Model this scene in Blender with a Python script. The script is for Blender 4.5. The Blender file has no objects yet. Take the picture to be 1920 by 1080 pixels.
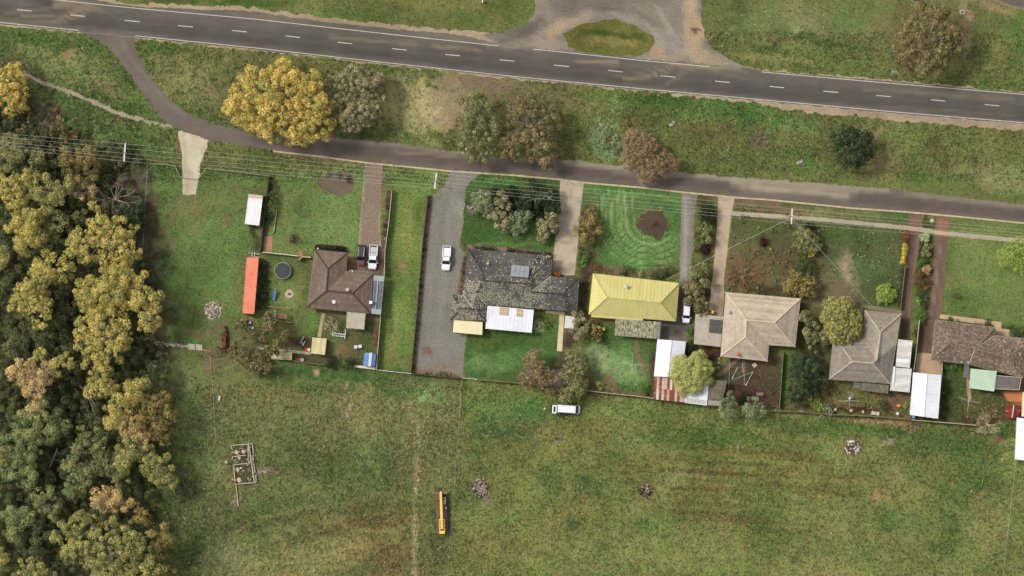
import bpy, math, random
import numpy as np
from mathutils import Vector

# ---------------------------------------------------------------- camera, sky, sun, exposure
scene = bpy.context.scene
S = 0.11                      # metres of ground per photograph pixel
CAM_H = 1100.0
SUN_AZ, SUN_EL = 295.0, 48.0  # compass bearing and elevation of the hazy sun
EXPOSURE = 0.25

cam_data = bpy.data.cameras.new("Camera")
cam = bpy.data.objects.new("Camera", cam_data)
scene.collection.objects.link(cam)
cam.location = (0, 0, CAM_H)
cam_data.sensor_width = 36.0
cam_data.lens = 36.0 * CAM_H / (1920 * S)
cam_data.clip_start = 1.0
cam_data.clip_end = 9000.0
scene.camera = cam

world = bpy.data.worlds.new("World")
scene.world = world
world.use_nodes = True
wn = world.node_tree.nodes; wl = world.node_tree.links
wn.clear()
w_out = wn.new("ShaderNodeOutputWorld")
w_bg = wn.new("ShaderNodeBackground")
w_sky = wn.new("ShaderNodeTexSky")
w_sky.sky_type = 'NISHITA'
w_sky.sun_disc = False
w_sky.sun_elevation = math.radians(SUN_EL)
w_sky.sun_rotation = math.radians(SUN_AZ)
w_sky.air_density = 1.0
w_sky.dust_density = 4.0
w_sky.ozone_density = 1.0
w_hsv = wn.new("ShaderNodeHueSaturation")
w_hsv.inputs['Saturation'].default_value = 0.25      # thin high cloud: a nearly white sky
wl.new(w_sky.outputs[0], w_hsv.inputs['Color'])
wl.new(w_hsv.outputs[0], w_bg.inputs['Color'])
w_bg.inputs['Strength'].default_value = 0.12
wl.new(w_bg.outputs[0], w_out.inputs['Surface'])

sun_data = bpy.data.lights.new("Sun", 'SUN')
sun_data.energy = 1.7
sun_data.angle = math.radians(10)
sun_data.color = (1.0, 0.94, 0.84)
sun = bpy.data.objects.new("Sun", sun_data)
scene.collection.objects.link(sun)
_az, _el = math.radians(SUN_AZ), math.radians(SUN_EL)
to_sun = Vector((math.sin(_az) * math.cos(_el), math.cos(_az) * math.cos(_el), math.sin(_el)))
sun.rotation_euler = to_sun.to_track_quat('Z', 'Y').to_euler()

scene.render.engine = 'CYCLES'
scene.view_settings.view_transform = 'Standard'
scene.view_settings.look = 'None'
scene.view_settings.gamma = 1.0
scene.view_settings.use_curve_mapping = False
scene.view_settings.exposure = EXPOSURE

# ---------------------------------------------------------------- helpers
COL = scene.collection
rng = np.random.default_rng(7)
random.seed(11)
KALB = 0.92

def lin(v):
    v = v / 255.0
    return v / 12.92 if v <= 0.04045 else ((v + 0.055) / 1.055) ** 2.4

def C(r, g, b):
    return (lin(r) * KALB, lin(g) * KALB, lin(b) * KALB)

def W(px, py, z=0.0):
    """photograph pixel -> ground position of the point whose height is z"""
    f = (CAM_H - z) / CAM_H
    return ((px - 960) * S * f, (540 - py) * S * f)

def W3(px, py, z=0.0):
    x, y = W(px, py, z)
    return (x, y, z)

WLOC = {}
def empty(name, x, y, z=0.0, rot=0.0):
    o = bpy.data.objects.new(name, None)
    o.empty_display_size = 0.3
    COL.objects.link(o)
    o.location = (x, y, z)
    o.rotation_euler = (0, 0, rot)
    WLOC[o] = Vector((x, y, z))
    return o

def tag(o, label=None, cat=None, group=None, kind=None):
    if label: o['label'] = label
    if cat: o['category'] = cat
    if group: o['group'] = group
    if kind: o['kind'] = kind
    return o

def thing(name, label, cat, x, y, group=None, rot=0.0, z=0.0):
    return tag(empty(name, x, y, z, rot), label, cat, group)

def wloc(p):
    return WLOC.get(p, Vector((0, 0, 0)))

def add_obj(name, me, parent=None, loc=(0, 0, 0)):
    o = bpy.data.objects.new(name, me)
    COL.objects.link(o)
    o.location = loc
    if parent is not None:
        o.parent = parent
    WLOC[o] = wloc(parent) + Vector(loc)
    return o

class MB:
    """collects faces; build() links them as ONE mesh object"""
    def __init__(self):
        self.v = []; self.f = []; self.c = []; self.col = None
    def face(self, pts, col=None):
        n = len(self.v)
        self.v.extend(tuple(p) for p in pts)
        self.f.append(tuple(range(n, n + len(pts))))
        self.c.append(col or self.col)
        return self
    def shared(self, verts, faces):
        n = len(self.v)
        self.v.extend(tuple(p) for p in verts)
        for f in faces:
            self.f.append(tuple(i + n for i in f)); self.c.append(self.col)
        return self
    def box(self, c, s, rot=0.0, pitch=0.0, taper=1.0):
        hx, hy, hz = s[0] / 2, s[1] / 2, s[2] / 2
        cr, sr = math.cos(rot), math.sin(rot)
        cp, sp = math.cos(pitch), math.sin(pitch)
        vs = []
        for z in (-hz, hz):
            t = taper if z > 0 else 1.0
            for x, y in ((-hx, -hy), (hx, -hy), (hx, hy), (-hx, hy)):
                X, Y, Z = x * t, y * t, z
                X, Z = X * cp - Z * sp, X * sp + Z * cp
                vs.append((c[0] + X * cr - Y * sr, c[1] + X * sr + Y * cr, c[2] + Z))
        return self.shared(vs, [(3, 2, 1, 0), (4, 5, 6, 7), (0, 1, 5, 4), (1, 2, 6, 5), (2, 3, 7, 6), (3, 0, 4, 7)])
    def prism(self, poly, z0, z1):
        a = sum(poly[i][0] * poly[(i + 1) % len(poly)][1] - poly[(i + 1) % len(poly)][0] * poly[i][1] for i in range(len(poly)))
        if a < 0: poly = poly[::-1]
        n = len(poly)
        vs = [(p[0], p[1], z0) for p in poly] + [(p[0], p[1], z1) for p in poly]
        fs = [tuple(range(n))[::-1], tuple(range(n, 2 * n))]
        fs += [(i, (i + 1) % n, n + (i + 1) % n, n + i) for i in range(n)]
        return self.shared(vs, fs)
    def tube(self, a, b, r0, r1=None, n=6, cap=True):
        r1 = r0 if r1 is None else r1
        a = Vector(a); b = Vector(b); d = (b - a)
        if d.length < 1e-6: return self
        d.normalize()
        u = d.orthogonal().normalized(); w = d.cross(u)
        vs = []
        for p, r in ((a, r0), (b, r1)):
            for i in range(n):
                t = 2 * math.pi * i / n
                vs.append(p + u * (r * math.cos(t)) + w * (r * math.sin(t)))
        fs = [(i, (i + 1) % n, n + (i + 1) % n, n + i) for i in range(n)]
        if cap: fs += [tuple(range(n))[::-1], tuple(range(n, 2 * n))]
        return self.shared(vs, fs)
    def path(self, pts, r0, r1=None, n=6):
        r1 = r0 if r1 is None else r1
        m = len(pts) - 1
        for i in range(m):
            self.tube(pts[i], pts[i + 1], r0 + (r1 - r0) * i / m, r0 + (r1 - r0) * (i + 1) / m, n)
        return self
    def loft(self, rings, cap=True):
        n = len(rings[0]); vs = [p for r in rings for p in r]; fs = []
        for k in range(len(rings) - 1):
            for i in range(n):
                j = (i + 1) % n
                fs.append((k * n + i, k * n + j, (k + 1) * n + j, (k + 1) * n + i))
        if cap:
            fs.append(tuple(range(n))[::-1]); fs.append(tuple(range((len(rings) - 1) * n, len(rings) * n)))
        return self.shared(vs, fs)
    def mesh(self, name, mat, off=(0, 0, 0), smooth=False):
        me = bpy.data.meshes.new(name)
        ox, oy, oz = off
        me.from_pydata([(x - ox, y - oy, z - oz) for x, y, z in self.v], [], self.f)
        me.materials.append(mat)
        if any(c is not None for c in self.c):
            at = me.attributes.new('col', 'FLOAT_COLOR', 'FACE')
            buf = np.ones((len(self.f), 4), np.float32)
            for i, c in enumerate(self.c):
                if c is not None: buf[i, :3] = c
            at.data.foreach_set('color', buf.ravel())
        if smooth: me.shade_smooth()
        return me
    def build(self, name, mat, parent=None, local=False, smooth=False):
        off = (0, 0, 0) if (local or parent is None) else wloc(parent)
        return add_obj(name, self.mesh(name, mat, off, smooth), parent)

def nq_mesh(name, verts, k, cols, mat):
    """verts (n,k,3) -> n separate k-gons, colour per face"""
    n = verts.shape[0]
    me = bpy.data.meshes.new(name)
    me.vertices.add(n * k); me.loops.add(n * k); me.polygons.add(n)
    me.vertices.foreach_set('co', verts.astype(np.float32).ravel())
    me.loops.foreach_set('vertex_index', np.arange(n * k, dtype=np.int32))
    me.polygons.foreach_set('loop_start', np.arange(0, n * k, k, dtype=np.int32))
    me.update(calc_edges=True)
    at = me.attributes.new('col', 'FLOAT_COLOR', 'FACE')
    buf = np.ones((n, 4), np.float32); buf[:, :3] = cols
    at.data.foreach_set('color', buf.ravel())
    me.materials.append(mat)
    return me

# ---- 2-D helpers
def pip(poly, x, y):
    """points in polygon (vectorised even-odd)"""
    inside = np.zeros(x.shape, bool)
    n = len(poly); j = n - 1
    for i in range(n):
        xi, yi = poly[i]; xj, yj = poly[j]
        if yi != yj:
            c = ((yi > y) != (yj > y)) & (x < (xj - xi) * (y - yi) / (yj - yi) + xi)
            inside ^= c
        j = i
    return inside

def clip_half(poly, a, b, c):
    """keep a*x+b*y<=c ; poly of (x,y)"""
    out = []
    n = len(poly)
    for i in range(n):
        p, q = poly[i], poly[(i + 1) % n]
        dp = a * p[0] + b * p[1] - c; dq = a * q[0] + b * q[1] - c
        if dp <= 0: out.append(p)
        if (dp < 0 < dq) or (dq < 0 < dp):
            t = dp / (dp - dq)
            out.append((p[0] + (q[0] - p[0]) * t, p[1] + (q[1] - p[1]) * t))
    return out

def clip_convex(sub, clip):
    """clip polygon sub by convex CCW polygon"""
    out = sub
    n = len(clip)
    for i in range(n):
        p, q = clip[i], clip[(i + 1) % n]
        ex, ey = q[0] - p[0], q[1] - p[1]
        out = clip_half(out, ey, -ex, ey * p[0] - ex * p[1])
        if len(out) < 3: return []
    return out

def area2(p):
    return sum(p[i][0] * p[(i + 1) % len(p)][1] - p[(i + 1) % len(p)][0] * p[i][1] for i in range(len(p)))

def ccw(p):
    return p if area2(p) > 0 else p[::-1]

def inset(poly, d):
    poly = ccw(poly); n = len(poly); out = []
    for i in range(n):
        p0, p1, p2 = Vector(poly[i - 1]), Vector(poly[i]), Vector(poly[(i + 1) % n])
        e1 = (p1 - p0).normalized(); e2 = (p2 - p1).normalized()
        n1 = Vector((-e1.y, e1.x)); n2 = Vector((-e2.y, e2.x))
        m = (n1 + n2)
        k = max(m.dot(n1), 0.3)
        out.append(tuple(p1 + m * (d / k)))
    return out

# ---- value noise (world metres)
class VNoise:
    def __init__(self, seed):
        self.g = np.random.default_rng(seed).random((257, 257))
    def __call__(self, x, y, scale):
        u = x / scale + 1000.37; v = y / scale + 1000.71
        i = np.floor(u).astype(int); j = np.floor(v).astype(int)
        fu = u - i; fv = v - j
        fu = fu * fu * (3 - 2 * fu); fv = fv * fv * (3 - 2 * fv)
        i %= 256; j %= 256
        g = self.g
        a = g[i, j] * (1 - fu) + g[i + 1, j] * fu
        b = g[i, j + 1] * (1 - fu) + g[i + 1, j + 1] * fu
        return (a * (1 - fv) + b * fv) * 2 - 1
NZ = [VNoise(s) for s in range(6)]

def sstep(a, b, x):
    t = np.clip((x - a) / (b - a), 0, 1)
    return t * t * (3 - 2 * t)

def seg_dist(px, py, pts):
    d = np.full(px.shape, 1e9)
    for (x0, y0), (x1, y1) in zip(pts[:-1], pts[1:]):
        dx, dy = x1 - x0, y1 - y0
        L = dx * dx + dy * dy
        t = np.clip(((px - x0) * dx + (py - y0) * dy) / max(L, 1e-9), 0, 1)
        d = np.minimum(d, np.hypot(px - x0 - t * dx, py - y0 - t * dy))
    return d

# ---------------------------------------------------------------- materials
MATS = {}
def mat(name, c1, c2=None, scale=0.8, rough=0.85, metal=0.0, spec=0.25, attr=False, bump=0.0, bscale=6.0,
        contrast=(0.35, 0.65), stretch=None, third=None, tscale=0.25, tcon=(0.5, 0.7), trans=0.0, alpha=1.0):
    """procedural surface: two-colour noise, optional patches of a third colour, optional per-face colour"""
    if name in MATS: return MATS[name]
    m = bpy.data.materials.new(name); m.use_nodes = True
    nt = m.node_tree; N = nt.nodes; L = nt.links
    b = N['Principled BSDF']
    geo = N.new('ShaderNodeNewGeometry')
    vec = geo.outputs['Position']
    if stretch:
        mp = N.new('ShaderNodeMapping'); mp.inputs['Scale'].default_value = stretch[:3]
        mp.inputs['Rotation'].default_value = (0, 0, stretch[3] if len(stretch) > 3 else 0)
        L.new(vec, mp.inputs['Vector']); vec = mp.outputs[0]
    def noise(sc, det=4, rgh=0.6):
        t = N.new('ShaderNodeTexNoise'); t.inputs['Scale'].default_value = sc
        t.inputs['Detail'].default_value = det; t.inputs['Roughness'].default_value = rgh
        L.new(vec, t.inputs['Vector']); return t.outputs['Fac']
    def ramp(src, a, z):
        r = N.new('ShaderNodeMapRange'); r.inputs['From Min'].default_value = a; r.inputs['From Max'].default_value = z
        L.new(src, r.inputs['Value']); return r.outputs[0]
    def mix(f, a, bb, mode='MIX'):
        x = N.new('ShaderNodeMix'); x.data_type = 'RGBA'; x.blend_type = mode
        if isinstance(f, float): x.inputs[0].default_value = f
        else: L.new(f, x.inputs[0])
        for s, v in ((6, a), (7, bb)):
            if isinstance(v, tuple): x.inputs[s].default_value = (*v, 1)
            else: L.new(v, x.inputs[s])
        return x.outputs[2]
    col = c1
    if c2 is not None:
        col = mix(ramp(noise(scale), *contrast), c1, c2)
    if third is not None:
        col = mix(ramp(noise(tscale, 6, 0.7), *tcon), col, third)
    if attr:
        a = N.new('ShaderNodeAttribute'); a.attribute_name = 'col'
        col = a.outputs['Color'] if (c1 == (1, 1, 1) and c2 is None) else mix(1.0, a.outputs['Color'], col, 'MULTIPLY')
    if isinstance(col, tuple): b.inputs['Base Color'].default_value = (*col, 1)
    else: L.new(col, b.inputs['Base Color'])
    b.inputs['Roughness'].default_value = rough
    b.inputs['Metallic'].default_value = metal
    b.inputs['Specular IOR Level'].default_value = spec
    if alpha < 1: b.inputs['Alpha'].default_value = alpha
    if bump > 0:
        bp = N.new('ShaderNodeBump'); bp.inputs['Strength'].default_value = bump; bp.inputs['Distance'].default_value = 0.05
        L.new(noise(bscale, 5, 0.65), bp.inputs['Height']); L.new(bp.outputs[0], b.inputs['Normal'])
    if trans > 0:
        tr = N.new('ShaderNodeBsdfTranslucent'); ms = N.new('ShaderNodeMixShader'); ms.inputs[0].default_value = trans
        if isinstance(col, tuple): tr.inputs['Color'].default_value = (*col, 1)
        else: L.new(col, tr.inputs['Color'])
        L.new(b.outputs[0], ms.inputs[1]); L.new(tr.outputs[0], ms.inputs[2])
        L.new(ms.outputs[0], N['Material Output'].inputs['Surface'])
    MATS[name] = m
    return m

WHT = (1, 1, 1)
def gr(v, w=0.0): return (v * (1 + w), v, v * (1 - w))
m_grass = mat('grass_ground', gr(1.22), gr(.80, .03), scale=1.6, attr=True, rough=0.95, spec=0.05, bump=0.7, bscale=3.0,
              contrast=(0.30, 0.70), third=gr(.60, .02), tscale=3.2, tcon=(0.50, 0.68))
m_blade = mat('grass_blade', WHT, attr=True, rough=0.9, spec=0.08, trans=0.2)
m_leaf = mat('foliage', WHT, attr=True, rough=0.75, spec=0.15, trans=0.22)
m_flat = mat('weathered_sheet', gr(1.15), gr(.8), scale=0.9, attr=True, rough=0.92, spec=0.1, bump=0.25, bscale=9.0)
m_gravel = mat('gravel', gr(1.25), gr(.75), scale=2.6, attr=True, rough=0.95, spec=0.1, bump=0.5, bscale=7.0, contrast=(0.3, 0.7))
m_asphalt = mat('asphalt', gr(1.08), gr(.94), scale=0.9, attr=True, rough=0.9, spec=0.15, bump=0.2, bscale=14.0,
                stretch=(0.3, 1.6, 1.0, 0.087), third=gr(.84), tscale=5.0, tcon=(.5, .72))
m_concrete = mat('concrete', gr(1.1), gr(.92), scale=0.6, attr=True, rough=0.9, spec=0.15, bump=0.15, bscale=8.0,
                 third=gr(.72), tscale=0.45, tcon=(0.52, 0.75))
m_paint = mat('road_paint', C(218, 212, 198), C(160, 154, 142), scale=3.0, rough=0.7, contrast=(0.45, 0.8))
m_bark = mat('bark', C(110, 98, 84), C(70, 60, 50), scale=3.0, rough=0.95, bump=0.4, bscale=10)
m_bark_pale = mat('pale_bark', C(190, 182, 168), C(140, 128, 112), scale=2.0, rough=0.9, bump=0.3)
m_dead = mat('dead_wood', C(172, 160, 146), C(120, 106, 94), scale=2.0, rough=0.95)
m_rock = mat('rock', C(186, 180, 170), C(128, 118, 108), scale=1.6, rough=0.95, bump=0.5, bscale=5)
m_rubble = mat('rubble', WHT, attr=True, rough=0.95, spec=0.1)
m_glass = mat('window_glass', C(28, 34, 40), rough=0.12, spec=0.6)
m_frame = mat('window_frame', C(214, 210, 200), C(190, 184, 172), rough=0.6)
m_door = mat('door_timber', C(104, 72, 50), C(84, 58, 42), scale=2.0, rough=0.6)
m_timber = mat('grey_timber', C(158, 146, 128), C(112, 100, 86), scale=1.5, rough=0.95, bump=0.3, stretch=(1, 1, 4))
m_steel = mat('galvanised_steel', C(206, 208, 206), C(170, 172, 170), scale=1.2, rough=0.5, metal=0.2)
m_wire = mat('aluminium_wire', C(196, 194, 184), rough=0.5, spec=0.4)
m_rust = mat('rust', C(112, 62, 44), C(66, 40, 32), scale=1.6, rough=0.95, third=C(140, 92, 66), tscale=0.8, bump=0.3)
m_rubber = mat('rubber', C(30, 30, 30), C(44, 42, 40), rough=0.9)
m_white = mat('white_paint', C(240, 240, 242), C(226, 226, 226), scale=0.5, rough=0.45, spec=0.4)
m_carwhite = mat('white_car_paint', C(242, 242, 248), rough=0.3, spec=0.5)
m_chrome = mat('chrome', C(200, 200, 205), rough=0.25, metal=0.8)
m_headlamp = mat('headlamp_lens', C(210, 214, 220), rough=0.15, spec=0.6)
m_taillamp = mat('tail_lamp_lens', C(150, 24, 20), rough=0.2, spec=0.5)
m_black = mat('black_plastic', C(34, 34, 36), C(24, 24, 26), rough=0.6)
# ---------------------------------------------------------------- ground colours (what grows or lies where, plus some painted shade)
EXCL = []      # built-over polygons in world metres: no grass tufts here

LOTS = [  # polygon (pixels), grass colour, weight
    ([(0, 40), (160, 62), (230, 120), (300, 222), (330, 245), (330, 300), (0, 250)], (92, 110, 58), .8),
    ([(275, 305), (505, 330), (500, 480), (455, 478), (450, 600), (480, 660), (395, 660), (290, 645)], (92, 116, 60), .85),
    ([(512, 330), (684, 305), (670, 460), (660, 500), (590, 478), (495, 472)], (106, 128, 68), .9),
    ([(500, 480), (585, 480), (575, 580), (612, 600), (610, 660), (480, 660), (486, 560)], (92, 110, 56), .8),
    ([(610, 595), (712, 592), (705, 690), (612, 680)], (92, 98, 58), .8),
    ([(735, 310), (840, 320), (808, 366), (772, 697), (706, 690), (722, 470), (736, 357)], (108, 130, 62), .9),
    ([(890, 326), (1050, 335), (1042, 440), (1036, 478), (875, 466), (865, 460), (872, 352)], (66, 98, 44), .9),
    ([(875, 625), (1050, 600), (1045, 722), (867, 706)], (74, 108, 52), .9),
    ([(1095, 342), (1277, 358), (1270, 510), (1120, 505), (1088, 440)], (84, 118, 58), .9),
    ([(1100, 610), (1240, 600), (1226, 745), (1100, 730)], (76, 108, 54), .85),
    ([(1376, 368), (1500, 378), (1500, 560), (1360, 545)], (86, 88, 54), .8),
    ([(1500, 378), (1705, 397), (1688, 580), (1500, 560)], (84, 94, 56), .8),
    ([(1782, 405), (1940, 420), (1940, 640), (1766, 600)], (104, 120, 62), .9),
    ([(1768, 690), (1900, 700), (1890, 795), (1762, 790)], (82, 92, 50), .85),
    ([(1370, 670), (1485, 668), (1465, 768), (1350, 762)], (84, 70, 54), .85),
    ([(1485, 660), (1560, 650), (1555, 715), (1615, 735), (1660, 740), (1650, 775), (1465, 768)], (96, 92, 56), .8),
    ([(395, 660), (720, 700), (868, 712), (845, 1090), (380, 1090)], (116, 121, 72), .8),
    ([(868, 712), (1100, 735), (1430, 768), (1940, 800), (1940, 1090), (842, 1090)], (120, 128, 68), .75),
]
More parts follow.
